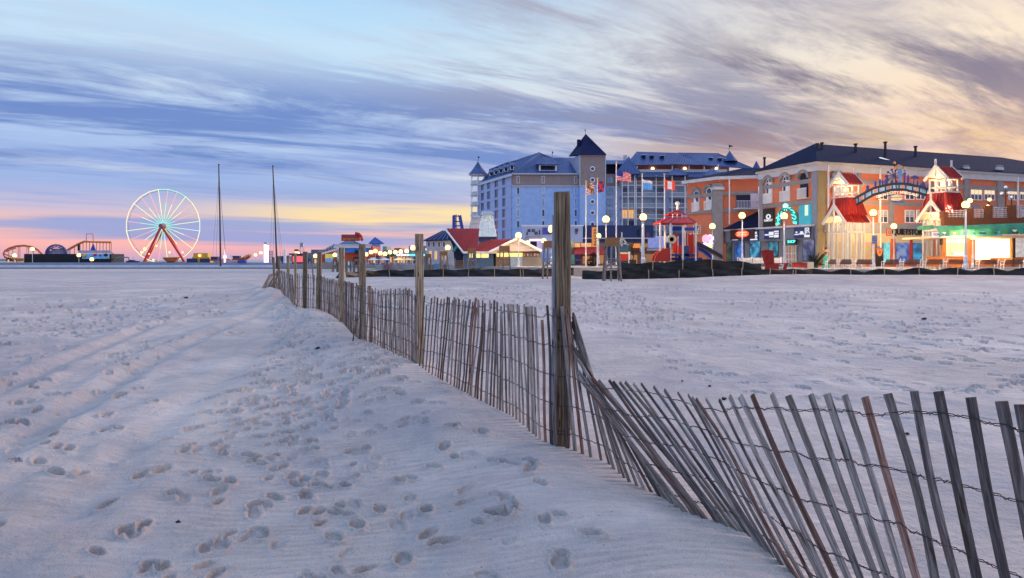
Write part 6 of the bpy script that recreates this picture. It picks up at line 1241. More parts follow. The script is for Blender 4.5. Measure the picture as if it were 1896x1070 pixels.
# ------------------------------------------------------------------ lifeguard stands
def stand(px, py_b, py_t, Y, wpx, label, board=True, grp='wooden lifeguard stands on the sand'):
    b_ = P(px, py_b, Y); root = thing('lifeguard_stand', label, 'lifeguard stand', tuple(b_), 0, grp); s = Y / F; hb = wpx / 2 * s; ht = hb * 0.70; H_ = (py_b - py_t) * s; d0, d1 = hb * 0.9, hb * 0.6; zt = b_.z + H_ * 0.80; z0 = b_.z - 0.15; lg = {}
    for x in (-1, 1):
        for y in (-1, 1):
            p0, p1 = Vector((b_.x + x * hb, b_.y + y * d0, z0)), Vector((b_.x + x * ht, b_.y + y * d1, zt)); lg[(x, y)] = (p0, p1)
            o = MB(); o.bar(p0, p1, .13, .11); o.build('leg', TIMBER, root)
    o = MB(); p0, p1 = Vector((b_.x - hb * .25, b_.y - d0, z0)), Vector((b_.x - ht * .2, b_.y - d1, zt)); o.bar(p0, p1, .13, .11); o.build('ladder_post', TIMBER, root)
    at = lambda k, f: lg[k][0].lerp(lg[k][1], f)
    for f in (.38, .66):
        o = MB(); o.bar(at((-1, -1), f), at((1, -1), f), .1, .06); o.bar(at((-1, 1), f), at((1, 1), f), .1, .06); o.bar(at((-1, -1), f), at((-1, 1), f), .06, .1, 0, (0, 0, 1)); o.bar(at((1, -1), f), at((1, 1), f), .06, .1, 0, (0, 0, 1)); o.build('rail', TIMBER, root)
    o = MB(); o.bar(at((-1, -1), .40), at((1, -1), .64), .09, .05); o.bar(at((1, -1), .40), at((-1, -1), .64), .09, .05); o.bar(at((-1, 1), .4), at((1, 1), .64), .09, .05); o.build('cross_brace', TIMBER, root)
    o = MB(); o.box(b_.x - ht - .12, b_.y - d1 - .1, zt, b_.x + ht + .12, b_.y + d1 + .1, zt + .07); o.build('seat', TIMBER, root)
    o = MB(); o.box(b_.x - ht - .1, b_.y + d1 * (-1 if board else 1), zt + .073, b_.x + ht + .1, b_.y + d1 * (-1 if board else 1) + .05, b_.z + H_); o.build('back_board', PLY, root)
    return root
stand(1133, 519, 440, 52, 31, 'tall lifeguard stand with crossed braces in front of the black mesh')
stand(1015.5, 514.5, 446, 59, 22, 'lifeguard stand with an orange board just beside the tall thick fence post')
stand(934, 506, 455, 72.5, 23, 'lifeguard stand in front of the white gable pavilion')
stand(874, 506, 459, 72.8, 17, 'lifeguard stand before the blue wall with yellow lit windows')
stand(822, 507, 465, 73.5, 16, 'lifeguard stand left of the dark stair under the slanting red roof')
stand(793, 508, 470, 74, 12, 'narrow lifeguard stand close beside the second fence post')
for (px, lb) in ((620, 'far lifeguard stand before the orange shop, at the end of the row'), (630, 'far lifeguard stand half hidden by the fourth fence post'), (645, 'far lifeguard stand between the fourth and third fence posts'), (659, 'far lifeguard stand just beside the third fence post')):
    stand(px, 502.5, 479, 125, 9, lb, False, 'distant row of lifeguard stands')

# ------------------------------------------------------------------ playground
YP = 63.0; pgb = gpt(1255, YP); pg = thing('playground', 'playground with two-tier red roof, white posts, red panels and slides', 'playground', tuple(pgb))
def pyr(root, nm, m_, xs, pe, pr, Y, dpt, apx, seams=4, pr_w=0):
    a, b_ = P(xs[0], pe, Y), P(xs[1], pe, Y); c_, d_ = b_ + Vector((0, dpt, 0)), a + Vector((0, dpt, 0)); z = P(apx, pr, Y).z; xm = P(apx, pr, Y + dpt / 2).x; w_ = pr_w / F * Y; tops = [Vector((xm - w_, Y + dpt/2 - w_, z)), Vector((xm + w_, Y + dpt/2 - w_, z)), Vector((xm + w_, Y + dpt/2 + w_, z)), Vector((xm - w_, Y + dpt/2 + w_, z))]; mb = MB()
    for i, (p, q) in enumerate(((a, b_), (b_, c_), (c_, d_), (d_, a))): mb.seam(p, q, tops[(i+1) % 4], tops[i], seams, .06, .05, .06)
    return mb.build(nm, m_, root)
RP = mat('play_red_roof', (0.50, 0.018, 0.02), 0.35, 0.12, 1)
r1 = pyr(pg, 'main_roof', RP, (1221, 1289), 412.5, 401, YP - 1.6, 3.2, 1255, 4, 17)
mb = MB()
for px in (1246, 1254, 1263): mb.pb(px - .6, 396, px + .6, 403, YP - .9, .08); mb.pb(px - .6, 396, px + .6, 403, YP + .9, .08)
mb.build('roof_strut', WHITE, r1)
pyr(pg, 'upper_roof', RP, (1237.5, 1270), 397, 388, YP - .8, 1.6, 1254, 4, 0.5)
mb = MB(); mb.lathe([(.12, 0), (.12, .45), (.2, .5), (.2, .7), (.05, .8)], 8, P(1254.3, 389, YP)); mb.build('roof_finial', WHITE, pg)
for px, yy, tp, bt in ((1222.5, -1.5, 412, 466), (1241.5, -1.5, 412, 478), (1264.5, -1.5, 417, 477), (1288.5, -1.5, 412, 475), (1231.5, 1.5, 416, 470), (1255, 1.2, 437, 478), (1268.5, 1.5, 414, 460), (1278.5, 1.5, 432, 476)):
    a, b_ = P(px, tp, YP + yy), gpt(px, YP + yy); mb = MB(); mb.tube([b_, a], .085, 8); mb.build('play_post', mat('play_white_post', (0.74, 0.70, 0.70), 0.5, 0.06, 2), pg)
PRED = mat('play_red_plastic', (0.55, 0.035, 0.02), 0.35, 0.12, 1.5); PBLUE = mat('play_blue_plastic', (0.02, 0.07, 0.42), 0.35, 0.15, 1.5)
for (x0, y0, x1, y1, yy, m_, nm) in ((1246, 434, 1254, 468, 1.0, PRED, 'red_panel'), (1256, 454, 1262, 478, .4, PRED, 'red_panel'), (1274, 434, 1284, 476, -.2, PRED, 'red_panel'), (1285, 456, 1293, 478, .8, PRED, 'red_panel'), (1268, 421, 1286, 427, -1.3, PBLUE, 'blue_sign_panel'), (1245, 420, 1262, 427, 1.3, PBLUE, 'blue_sign_panel'), (1256, 436, 1264, 458, 1.4, PBLUE, 'blue_panel'), (1265, 455, 1276, 480, -1.2, mat('play_blue_net', (0.05, 0.07, 0.2), 0.5, 0.4, 3), 'climbing_net'), (1226, 477, 1300, 482, 0.0, PBLUE, 'platform_edge')):
    MB().pb(x0, y0, x1, y1, YP + yy, .1).build(nm, m_, pg)
mb = MB(); mb.pb(1222, 470, 1292, 474, YP - 1.2, 2.8); mb.build('platform', mat('play_platform', (0.05, 0.05, 0.2), 0.6), pg)
mb = MB(); arc = [P(1212 + 29 * (1 - math.cos(t)), 483 - 24 * math.sin(t), YP - 1.9) for t in [k * math.pi / 2 / 9 for k in range(10)]] + [P(1241, 484, YP - 1.9)]; mb.prism(arc, (0, .12, 0)); mb.build('climbing_shell', PRED, pg)
mb = MB(); mb.prism([p + Vector((0, 1.2, 0)) for p in arc], (0, .12, 0)); mb.build('climbing_shell', PRED, pg)
for (x0, y0, x1, y1, yy, m_) in ((1291, 453, 1338, 479, -1.6, mat('slide_dark', (0.03, 0.025, 0.04), 0.4, 0.3, 2)), (1295, 462, 1318, 479, -.4, PBLUE)):
    mb = MB(); n = 12; lft = []; rgt = []
    for k in range(n + 1):
        u = k / n; px = x0 + (x1 - x0) * u; py = y0 + (y1 - y0) * (u ** 1.15); p = P(px, py, YP + yy); lft.append(p); rgt.append(p + Vector((0, .75, 0)))
    for k in range(n):
        a, b_, c_, d_ = lft[k], lft[k+1], rgt[k+1], rgt[k]; mb.prism([a, b_, c_, d_], (0, 0, -.05)); mb.prism([a, b_, b_ + Vector((0, 0, .3)), a + Vector((0, 0, .3))], (0, -.05, 0)); mb.prism([d_, c_, c_ + Vector((0, 0, .3)), d_ + Vector((0, 0, .3))], (0, .05, 0))
    mb.build('slide', m_, pg)
mb = MB(); mb.lathe([(.38, -.06), (.42, 0), (.38, .06), (.2, .06), (.2, -.06)], 18, (0, 0, 0)); mb.v = [tuple(P(1243.5, 443, YP - 1.75) + Vector((x, z, y))) for x, y, z in mb.v]; mb.build('play_ring', mat('play_cream', (0.65, 0.55, 0.35), 0.5), pg)
# white picket fence beyond the black mesh
mb = MB(); pfb = gpt(1405, 66.5); pf = thing('picket_fence', 'low white picket fence behind the giant red chair', 'fence', tuple(pfb))
for k in range(34): px = 1367 + k * 2.35; mb.pb(px - .75, 477.2, px + .75, 487.5, 66.5, .03)
mb.build('picket_run', WHITE, pf); mb = MB(); mb.pb(1366, 479, 1447, 480.3, 66.55, .06); mb.pb(1366, 484.5, 1447, 485.6, 66.55, .06); mb.build('fence_rail', WHITE, pf)
for px in (1366.5, 1393, 1420, 1446.5): MB().pb(px - 1.1, 475.6, px + 1.1, 490, 66.5, .12).build('fence_post', WHITE, pf)
# giant red wooden chair
Yc = 61.5; cb = gpt(1430, Yc); gc = thing('giant_chair', 'oversized red slatted garden chair standing behind the black silt fence', 'chair', tuple(cb)); RC = mat('chair_red', (0.36, 0.025, 0.02), 0.6, 0.2, 2)
for k in range(6):
    f0, f1 = k / 6, (k + .9) / 6; a, b_ = P(1416 + 18 * f0, 491, Yc), P(1416 + 18 * f1, 491, Yc); c_, d_ = P(1409 + 24 * f1, 464 - 1.5 * math.sin(math.pi * f1), Yc - .45), P(1409 + 24 * f0, 464 - 1.5 * math.sin(math.pi * f0), Yc - .45); mb = MB(); mb.prism([a, b_, c_, d_], (0, .07, 0)); mb.build('back_slat', RC, gc)
mb = MB(); mb.pb(1417, 488.8, 1442, 498.5, Yc - .02, .12); mb.build('apron', RC, gc)
mb = MB(); mb.pb(1417, 490, 1456, 491.2, Yc + .12, 1.2); mb.build('seat', RC, gc)
for yy in (-.12, 1.3): mb = MB(); mb.pb(1436, 486.7, 1461, 488.4, Yc + yy, .35); mb.build('armrest', RC, gc); mb = MB(); a, b_ = P(1452, 499, Yc + yy + .1), P(1456, 488.5, Yc + yy + .1); mb.bar(a, b_, .28, .12); mb.build('leg', RC, gc)
MB().pb(1440, 497, 1453, 498.5, Yc + .2, .5).build('front_board', mat('pale_plank', (0.35, 0.28, 0.22), 0.8, 0.2, 2), gc)
# red planter boxes, block, dark palm-like bush
for (x0, x1, lb) in ((1471, 1484, 'low red planter box by the shop door'), (1484.5, 1494.5, 'dark red planter box next to the white block')): 
    root = thing('planter', lb, 'planter', tuple(gpt((x0 + x1) / 2, 66))); MB().pb(x0, 486.5, x1, 495, 66, .7).build('planter_box', RC, root); MB().pb(x0 - .4, 485.8, x1 + .4, 486.7, 65.95, .8).build('planter_rim', mat('dark_rim', (0.06, 0.02, 0.02), 0.6), root)
mb = MB(); mb.pb(1495, 485.5, 1507, 496, 66, 1.2); mb.pb(1496, 484.9, 1506, 485.4, 66.1, 1); tag(mb.build('concrete_block', mat('pale_concrete', (0.5, 0.48, 0.46), 0.8, 0.12, 2), None, gpt(1501, 66)), 'white concrete block at the end of the red planters', 'block')
LEAF = mat('dark_leaf', (0.012, 0.022, 0.014), 0.7, 0.4, 3)
bb_ = gpt(1508, 71); bush = thing('bush', 'dark spiky bush in front of the corner shop window', 'plant', tuple(bb_)); rg = random.Random(12); mb = MB()
for k in range(260):
    az_ = rg.uniform(0, 2 * math.pi); e_ = rg.uniform(.15, 1.35); r0 = rg.uniform(.1, .9); ln = rg.uniform(.3, .75); c_ = bb_ + Vector((math.cos(az_) * r0 * math.cos(e_) * 1.1, math.sin(az_) * r0 * math.cos(e_) * .7, .15 + r0 * math.sin(e_) * 1.25)); d_ = Vector((math.cos(az_) * math.cos(e_), math.sin(az_) * math.cos(e_), math.sin(e_))).normalized(); sd_ = d_.cross(Vector((rg.gauss(0, 1), rg.gauss(0, 1), rg.gauss(0, 1)))).normalized() * rg.uniform(.03, .06); mb.add([c_ - sd_, c_ + sd_, c_ + d_ * ln, c_ + Vector((0, 0, .01))], [(0, 1, 2), (0, 2, 3), (1, 3, 2)])
for (x, z) in ((.9, 1.3), (1.25, 1.6), (.6, 1.0), (-.5, 1.1)):
    a = bb_ + Vector((0, 0, .2)); t_ = bb_ + Vector((x, 0, z)); mb.bar(a, t_, .035)
    for k in range(10): p = a.lerp(t_, .4 + .06 * k); mb.prism([p, p + Vector((.18, 0, .05)), p + Vector((.1, 0, .16))], (0, .02, 0)); mb.prism([p, p + Vector((-.1, 0, .18)), p + Vector((.02, 0, .2))], (0, .02, 0))
mb.build('foliage', LEAF, bush); mb = MB(); mb.lathe([(.32, 0), (.42, .35)], 10, bb_); mb.build('plant_pot', DARK, bush)
# statue of a standing woman in a teal skirt, one arm raised
sY = 73; sb_ = gpt(1529.5, sY); stt = thing('statue', 'painted statue of a woman in a teal skirt with one arm raised', 'statue', tuple(sb_))
def skin(name, joints, edges, m_, parent, lv=2):
    me_ = bpy.data.meshes.new(name); o = bpy.data.objects.new(name, me_); iv = root_m(parent).inverted(); me_.from_pydata([tuple(iv @ Vector(j[0])) for j in joints], edges, []); col.objects.link(o); o.parent = parent
    md_ = o.modifiers.new('skin', 'SKIN'); md_.use_smooth_shade = True; o.modifiers.new('sub', 'SUBSURF').levels = lv; o.modifiers['sub'].render_levels = lv
    for v, j in zip(me_.skin_vertices[0].data, joints): v.radius = (j[1], j[1] * (j[2] if len(j) > 2 else 1))
    me_.skin_vertices[0].data[0].use_root = True; me_.materials.append(m_); return o
B3 = lambda x, z, y=0.0: sb_ + Vector((x, y, z))
J = [(B3(0, 1.15), .17), (B3(0, 1.4), .14), (B3(0, 1.68), .19, .7), (B3(0, 1.86), .07), (B3(0.01, 2.0), .11), (B3(.01, 2.12), .09), (B3(.24, 1.72), .07), (B3(.36, 1.45), .055), (B3(.3, 1.2), .045), (B3(-.24, 1.74), .07), (B3(-.36, 2.0), .055), (B3(-.30, 2.3), .045), (B3(-.29, 2.42), .04), (B3(.1, .7), .13), (B3(.1, .2), .09), (B3(-.1, .7), .13), (B3(-.1, .2), .09)]
skin('body', J, [(0, 1), (1, 2), (2, 3), (3, 4), (4, 5), (2, 6), (6, 7), (7, 8), (2, 9), (9, 10), (10, 11), (11, 12), (0, 13), (13, 14), (0, 15), (15, 16)], mat('statue_skin', (0.55, 0.30, 0.2), 0.6, 0.1, 3), stt)
mb = MB(); mb.lathe([(.42, 0), (.34, .35), (.26, .8), (.22, 1.2), (.19, 1.32)], 16, sb_, 0, 0, .8); mb.build('skirt', mat('teal_skirt', (0.06, 0.40, 0.30), 0.6, 0.2, 3), stt)
mb = MB(); mb.ball(sb_ + Vector((.01, .03, 2.07)), .15, 12); mb.build('hair', mat('brown_hair', (0.12, 0.05, 0.03), 0.7), stt)
# ------------------------------------------------------------------ red roofed pavilion and its glass lantern tower
YR = 88.0; rb = gpt(905, YR); pav = thing('red_roof_pavilion', 'low blue beach pavilion with red metal roof and white front gable', 'building', tuple(rb))
mb = MB(); mb.pb(858, 467, 913.5, 497, YR, 6); mb.build('blue_wall', BLUE_SIDING, pav)
mb = MB(); mb.pb(918, 465, 1000, 497, YR + .5, 5); mb.build('front_wall', mat('front_wall_tan', (0.28, 0.2, 0.13), 0.7, 0.2, 1), pav)
mb = MB(); mb.pb(967.5, 475.5, 1003, 497, YR - .3, .25); mb.build('rolling_shutter', GREY_SIDING, pav)
mb = MB(); mb.pb(945, 475.5, 967, 497, YR - .3, .2); mb.build('screen_panel', mat('pale_blue_screen', (0.28, 0.42, 0.66), 0.5, 0.25, 1.5), pav)
for (x0, x1) in ((868.5, 875), (880, 889.5), (891.5, 904.5)):
    w_ = MB().pb(x0 - .6, 469, x1 + .6, 477.4, YR - .06, .08).build('window', WHITE, pav); MB().pb(x0, 469.6, x1, 476.8, YR - .1, .035).build('pane', STRIP_GLOW, w_)
mb = MB(); mb.pb(919.5, 468, 967.5, 475.2, YR + .2, .1); mb.build('lit_transom', STRIP_GLOW, pav)
rg = random.Random(5)
for k in range(9): px = 969.5 + k * 3.2; MB().pb(px, 468.5 + rg.uniform(0, 1), px + 2.3, 474, YR - .35, .08).build('poster', mat('poster_%d' % (k % 4), [(.4, .3, .12), (.35, .06, .05), (.5, .48, .42), (.1, .15, .3)][k % 4], 0.6, 0.5, 6, emit=[(.5, .35, .15), (.5, .08, .06), (.6, .55, .5), (.1, .2, .4)][k % 4], es=0.3), pav)  # posters are no lamps; a faint glow in their colours makes them look lit
mb = MB(); mb.pb(913.5, 467, 918.5, 497, YR + .6, .2); mb.build('doorway', DEEP, pav)
# big slanting roof plane on the beach end
mb = MB(); mb.seam(P(857.5, 466, YR - 1.2), P(883.5, 466, YR - 1.2), P(887, 423, YR + 1.5), P(824.5, 423, YR + 1.5), 11, .18, .07, .1); sr = mb.build('slanting_roof', RED_ROOF, pav)
mb = MB(); mb.bar(P(824.3, 424, YR + 1.45), P(857.3, 467, YR - 1.25), .14, .3); mb.bar(P(857, 467.2, YR - 1.3), P(920, 467.2, YR - 1.3), .2, .25); mb.build('roof_edge', WHITE, sr)
mb = MB(); mb.prism([P(825, 425, YR + 1.6), P(857.5, 466, YR + 0.2), P(857.5, 497, YR + 0.2), P(842, 497, YR + .2), P(840, 468, YR + .4), P(838, 455, YR + .8)], (0, 3.5, 0)); mb.build('stair_shade_block', DEEP, pav)  # black block standing in for the shade under the slanting roof
mb = MB()
for k in range(7): mb.pb(843, 482 + k * 2.1, 859, 483 + k * 2.1, YR - .2 - k * .12, .25)
mb.bar(P(842.5, 478, YR - .3), P(842, 497, YR - .8), .1); mb.bar(P(857.5, 478, YR - .3), P(859.5, 497, YR - .8), .1); mb.build('stair', TIMBER, pav)
mb = MB(); mb.bar(P(848, 452, YR - .2), P(839, 466, YR - .6), .3, .1); mb.build('green_panel', GREEN_CANVAS, pav)
# long ridge and cross gable
mb = MB(); mb.seam(P(880, 466.3, YR - 1.0), P(924, 466.3, YR - 1.0), P(957, 442.2, YR + 3), P(911, 443.5, YR + 3), 9, .14, .06, .08); mb.seam(P(876, 466.2, YR - .9), P(881, 466.2, YR - .9), P(912, 443.5, YR + 3), P(884, 451, YR + 2.5), 3, .14, .06, .08); mb.build('main_roof', RED_ROOF, pav)
mb = MB(); mb.seam(P(905, 466.5, YR - 1.6), P(905, 466.5, YR - 1.6) + Vector((1.2, 4.5, 0)), P(957.5, 440.5, YR - 1.6) + Vector((.3, 4.5, 0)), P(957.5, 440.5, YR - 1.6), 4, .12, .06, .08); mb.seam(P(1002, 464, YR - 1.6), P(1002, 464, YR - 1.6) + Vector((.3, 4.5, 0)), P(957.5, 440.5, YR - 1.6) + Vector((.3, 4.5, 0)), P(957.5, 440.5, YR - 1.6), 4, .12, .06, .08); gr_ = mb.build('gable_roof', RED_ROOF, pav)
mb = MB(); mb.prism([P(912, 466, YR - 1.3), P(999, 465, YR - 1.3), P(957.5, 442.5, YR - 1.3)], (0, .2, 0)); mb.build('gable', siding('white_clapboard', (0.60, 0.56, 0.55, 1), 0.3, 0.6, 'Z', 0.5), pav)
mb = MB(); mb.bar(P(904, 467.5, YR - 1.75), P(957.5, 441.3, YR - 1.75), .1, .3, 0, (0, 1, 0)); mb.bar(P(1003, 465, YR - 1.75), P(957.5, 441.3, YR - 1.75), .1, .3, 0, (0, 1, 0)); mb.build('gable_board', WHITE, gr_)
lt = thing('lantern_house', 'tapering white glass lantern on a dark base behind the pavilion roof', 'tower', tuple(gpt(902, 92)))
def frus(x0, x1, yb, X0, X1, yt, Y, d, m_, nm, root): 
    a, b_, c_, d_ = P(x0, yb, Y), P(x1, yb, Y), P(X1, yt, Y + .4), P(X0, yt, Y + .4); mb = MB(); bk = lambda p, s_: Vector((p.x, p.y + s_, p.z)); V = [a, b_, bk(b_, d), bk(a, d), d_, c_, bk(c_, d * .7), bk(d_, d * .7)]; mb.add(V, [(0, 3, 2, 1), (4, 5, 6, 7), (0, 1, 5, 4), (1, 2, 6, 5), (2, 3, 7, 6), (3, 0, 4, 7)]); return mb.build(nm, m_, root)
frus(884, 919, 437.5, 893, 911, 397, 92, 2.6, glass('lantern_glass', (0.42, 0.60, 0.78), 0.15, (0.5, 0.75, 0.95), 0.22), 'glass_body', lt)
mb = MB()
for f in (0, .33, .66, 1): mb.bar(P(884 + 35 * f, 437.5, 91.9), P(893 + 18 * f, 397, 92.3), .14, .1)
for f in (0, .34, .7, 1): mb.bar(P(884 + 9 * f, 437.5 - 40.5 * f, 91.9 + .4 * f), P(919 - 8 * f, 437.5 - 40.5 * f, 91.9 + .4 * f), .1, .12)
mb.build('glazing_frame', WHITE, lt); frus(889, 915, 397, 893, 911, 390.5, 91.8, 2.8, STEEL, 'lantern_cap', lt); frus(881, 921, 446, 884, 919, 437.5, 91.8, 3.0, NAVY, 'lantern_base', lt); mb = MB(); mb.pb(888, 446, 920, 470, 92, 2.5); mb.build('base_wall', GREYBLUE, lt)
l2 = thing('lantern_house', 'darker tapering lantern at the foot of the hotel corner turret', 'tower', tuple(gpt(881, 98))); frus(869, 892, 424, 874, 888, 402, 98, 2.2, glass('dusky_lantern_glass', (0.3, 0.3, 0.42), 0.15, (0.9, 0.7, 0.6), 0.25), 'glass_body', l2); frus(872, 890, 402, 875, 887, 398.5, 98, 2.2, STEEL, 'lantern_cap', l2); mb = MB(); mb.pb(868, 424, 893, 470, 98.2, 2); mb.build('base_wall', GREYBLUE, l2)
mb = MB()
for f in (0, .33, .66, 1): mb.bar(P(869 + 23 * f, 424, 97.9), P(874 + 14 * f, 402, 98.3), .14, .1)
for f in (0, .5, 1): mb.bar(P(869 + 5 * f, 424 - 22 * f, 97.9), P(892 - 4 * f, 424 - 22 * f, 98.2), .1, .1)
mb.build('glazing_frame', TRIM, l2)
# lattice ride frame behind the slanting roof
lr = thing('lattice_ride', 'red and blue lattice ride frame rising behind the slanting red roof', 'ride', tuple(gpt(848, 150))); mb = MB()
for (a, b_) in (((838.5, 430), (838.5, 399)), ((844.5, 430), (844.5, 397)), ((849, 398), (855, 430)), ((853, 398), (859, 430)), ((838.5, 400), (853, 400)), ((838.5, 410), (856, 410)), ((838.5, 418), (858, 418))): mb.bar(P(*a, 150), P(*b_, 150), .22)
for k in range(6): mb.bar(P(838.5, 400 + k * 5, 150), P(844.5, 405 + k * 5, 150), .16); mb.bar(P(850 + k, 400 + k * 5, 150), P(854.5 + k * .9, 404 + k * 5, 150), .16)
mb.build('lattice', mat('violet_red_steel', (0.16, 0.05, 0.16), 0.5, 0.3, 1), lr); MB().bar(P(841, 398, 149.7), P(841, 430, 149.7), .5, .1).build('rail', PBLUE, lr); MB().bar(P(850.5, 399, 149.7), P(857, 430, 149.7), .5, .1).build('rail', PBLUE, lr)
# house with the dark hip roof, left of the pavilion
hh = thing('house', 'pale house with dark blue hipped roof behind the beach lamps', 'house', tuple(gpt(812, 120))); mb = MB(); mb.pb(789, 443, 850, 490, 120, 8); mb.build('wall', mat('pale_house_wall', (0.40, 0.42, 0.52), 0.7, 0.15, .6), hh)
seamed(hh, 'roof', [((786, 445, 119.4), (852, 443, 119.4), (840, 427, 123), (820, 427, 123)), ((783, 446, 124), (786, 445, 119.4), (820, 427, 123), (820, 427, 124))], SLATE_D)
for px in (794, 803, 813, 822): window(hh, px - 2, 448, px + 2, 457, 119.95, WHITE, GLASS_D, .6)
for px in (797, 807, 817, 827): window(hh, px - 2, 465, px + 2, 480, 119.95, WHITE, GLASS_LIT, .6)

# ------------------------------------------------------------------ shops along the boardwalk between pavilion and annex
def shopbox(name, label, x0, y0, x1, y1, Y, wall, roof=None, roof_h=0, cat='shop', d=6, panes=(), awn=None, extra=()):
    root = thing(name, label, cat, tuple(gpt((x0 + x1) / 2, Y))); mb = MB(); a = P(x0, y0, Y); b_ = P(x1, y1, Y); mb.box(a.x, Y, 0.7 if y1 > 486 else b_.z, b_.x, Y + d, a.z); mb.build('wall', wall, root)
    if roof: seamed(root, 'roof', [((x0 - 1.5, y0 + 1, Y - .5), (x1 + 1.5, y0 + 1, Y - .5), (x1 - roof_h * .6, y0 - roof_h, Y + d / 2), (x0 + roof_h * .6, y0 - roof_h, Y + d / 2))], roof)
    for (p0, q0, p1, q1, m_) in panes: w_ = MB().pb(p0 - .4, q0 - .4, p1 + .4, q1 + .4, Y - .08, .1).build('window', DARK, root); MB().pb(p0, q0, p1, q1, Y - .13, .045).build('pane', m_, w_)
    for (p0, q0, p1, q1, dY, m_, nm) in extra: MB().pb(p0, q0, p1, q1, Y + dY, .15).build(nm, m_, root)
    if awn: p0, q0, p1, q1, m_ = awn; mb = MB(); mb.seam(P(p0 - 1, q1, Y - 1.4), P(p1 + 1, q1, Y - 1.4), P(p1 - 2, q0, Y - .1), P(p0 + 3, q0, Y - .1), 8, .08, .05, .05); mb.build('awning', m_, root)
    return root
ORSIGN = mat('lit_orange_sign', (0.4, 0.2, 0.06), 0.5, 0.5, 2.5, emit=(1.0, 0.55, 0.2), es=0.55); WINW = mat('warm_shop_inside', (0.2, 0.1, 0.05), 0.5, 0.6, 1.5, emit=(1.0, 0.45, 0.15), es=0.3)
wb = shopbox('white_building', 'white flat roofed building with small dark windows behind the tall fence post', 968, 418, 1079, 470, 124, mat('bluish_white_wall', (0.42, 0.50, 0.70), 0.7, 0.1, .5), cat='building', panes=[(x, 424.5, x + 5, 429, GLASS_D) for x in (977, 985)] + [(975, 430, 976.8, 435, GLASS_D), (990, 429, 995, 434, GLASS_D), (998.5, 426, 1000, 434, GLASS_D), (1065, 423.5, 1070, 428.5, GLASS_D), (1065.5, 429, 1069, 433, mat('flower_pot_red', (0.3, .1, .1), .7))], extra=[(965, 416.5, 1081, 418.5, -.6, WHITE, 'flat_roof'), (973, 437, 1004, 442.5, -.3, mat('beige_band', (0.36, 0.34, 0.34), .7), 'wall_band'), (1004, 421, 1030, 434, -.1, PBLUE, 'blue_panel'), (980, 442.5, 1010, 446, -.5, VIOLET_GLOW, 'light_strip'), (994, 447, 1003, 462, -.4, mat('violet_sign', (0.3, .25, .4), .5, .5, 3, emit=(.7, .5, .9), es=.5), 'sign_panel'), (968, 447, 994, 461, -.2, DEEP, 'dark_bay')])
shopbox('dark_blue_building', 'dark blue flat building in front of the hotel tower', 1079, 417, 1210, 486, 132, NAVY, cat='building', extra=[(1079, 440, 1210, 442, -.2, TRIM, 'string_course'), (1181, 425, 1184, 438, -.15, DEEP, 'window')], panes=[(1140, 444, 1150, 456, GLASS_M), (1196, 430, 1204, 440, GLASS_D)])
shopbox('red_awning_shop', 'shop with red awning and orange lit signs left of the crossed lifeguard stand', 1040, 449, 1120, 492, 98, mat('dim_shop_wall', (0.12, 0.10, 0.10), .7, .3, 1), panes=[(1058, 471, 1064, 489, glass('teal_pane', (0.03, .2, .2), .1, (.1, .5, .5), .2)), (1066, 471, 1075, 489, glass('blue_pane', (0.02, .05, .25), .1)), (1110, 472, 1119, 488, WINW), (1079, 474, 1096, 488, WINW)], awn=(1063, 458, 1120, 470.5, RED_ROOF), extra=[(1064, 450, 1074.5, 457.5, -.4, ORSIGN, 'lit_sign'), (1076, 450, 1085, 457, -.4, mat('lit_red_white_sign', (.4, .2, .15), .5, .6, 3, emit=(1, .4, .25), es=.5), 'lit_sign'), (1086.5, 450, 1095, 457, -.4, ORSIGN, 'lit_sign'), (1057, 444, 1063, 458, -.5, mat('grey_sign', (.3, .35, .3), .5, .5, 4), 'sign_panel'), (1060, 480.8, 1084, 482, -.5, RED_P, 'rail')])
vs_ = thing('vertical_sign', 'tall narrow vertical sign with orange frame and dark characters', 'sign', tuple(P(1102, 457, 96))); MB().pb(1096.5, 420.5, 1107, 457, 96, .5).build('sign_frame', mat('orange_frame', (.5, .14, .05), .5, .15, 2, emit=(1, .3, .1), es=.25), vs_); MB().pb(1098.2, 422.5, 1105.4, 455.5, 95.9, .08).build('sign_face', mat('ochre_face', (.35, .2, .06), .5, .3, 3, emit=(.8, .4, .1), es=.25), vs_); mb = MB()
for k in range(6):
    y = 424 + k * 5.3; mb.pb(1099.6, y, 1100.8, y + 4, 95.85, .04); mb.pb(1102.7, y, 1103.9, y + 4, 95.85, .04); mb.pb(1100.8, y + (1.4 if k % 2 else 2.6), 1102.7, y + (2.4 if k % 2 else 3.6), 95.85, .04)
mb.build('sign_character', BLK, vs_)
kb = shopbox('gable_kiosk', 'teal blue kiosk with white trussed gable and red counter', 1144, 453, 1164, 492, 96, mat('teal_kiosk', (.03, .11, .2), .6, .15, 1), extra=[(1146.5, 470.5, 1164, 482.5, -.3, PRED, 'red_counter'), (1144, 467, 1166, 470, -.3, mat('kiosk_light', (.4, .3, .2), .5, .2, 2, emit=(1, .6, .3), es=.4), 'lit_band'), (1163.5, 466, 1167, 492, -.5, WHITE, 'white_post')])
mb = MB(); 
for (a, b_) in (((1144.5, 452), (1151.5, 440)), ((1151.5, 440), (1163, 453.5)), ((1145.5, 450.5), (1162, 451)), ((1151.5, 440), (1151.5, 456)), ((1151.5, 430), (1151.5, 440))): mb.bar(P(*a, 95.4), P(*b_, 95.4), .16)
mb.build('gable_truss', GATE_W, kb)
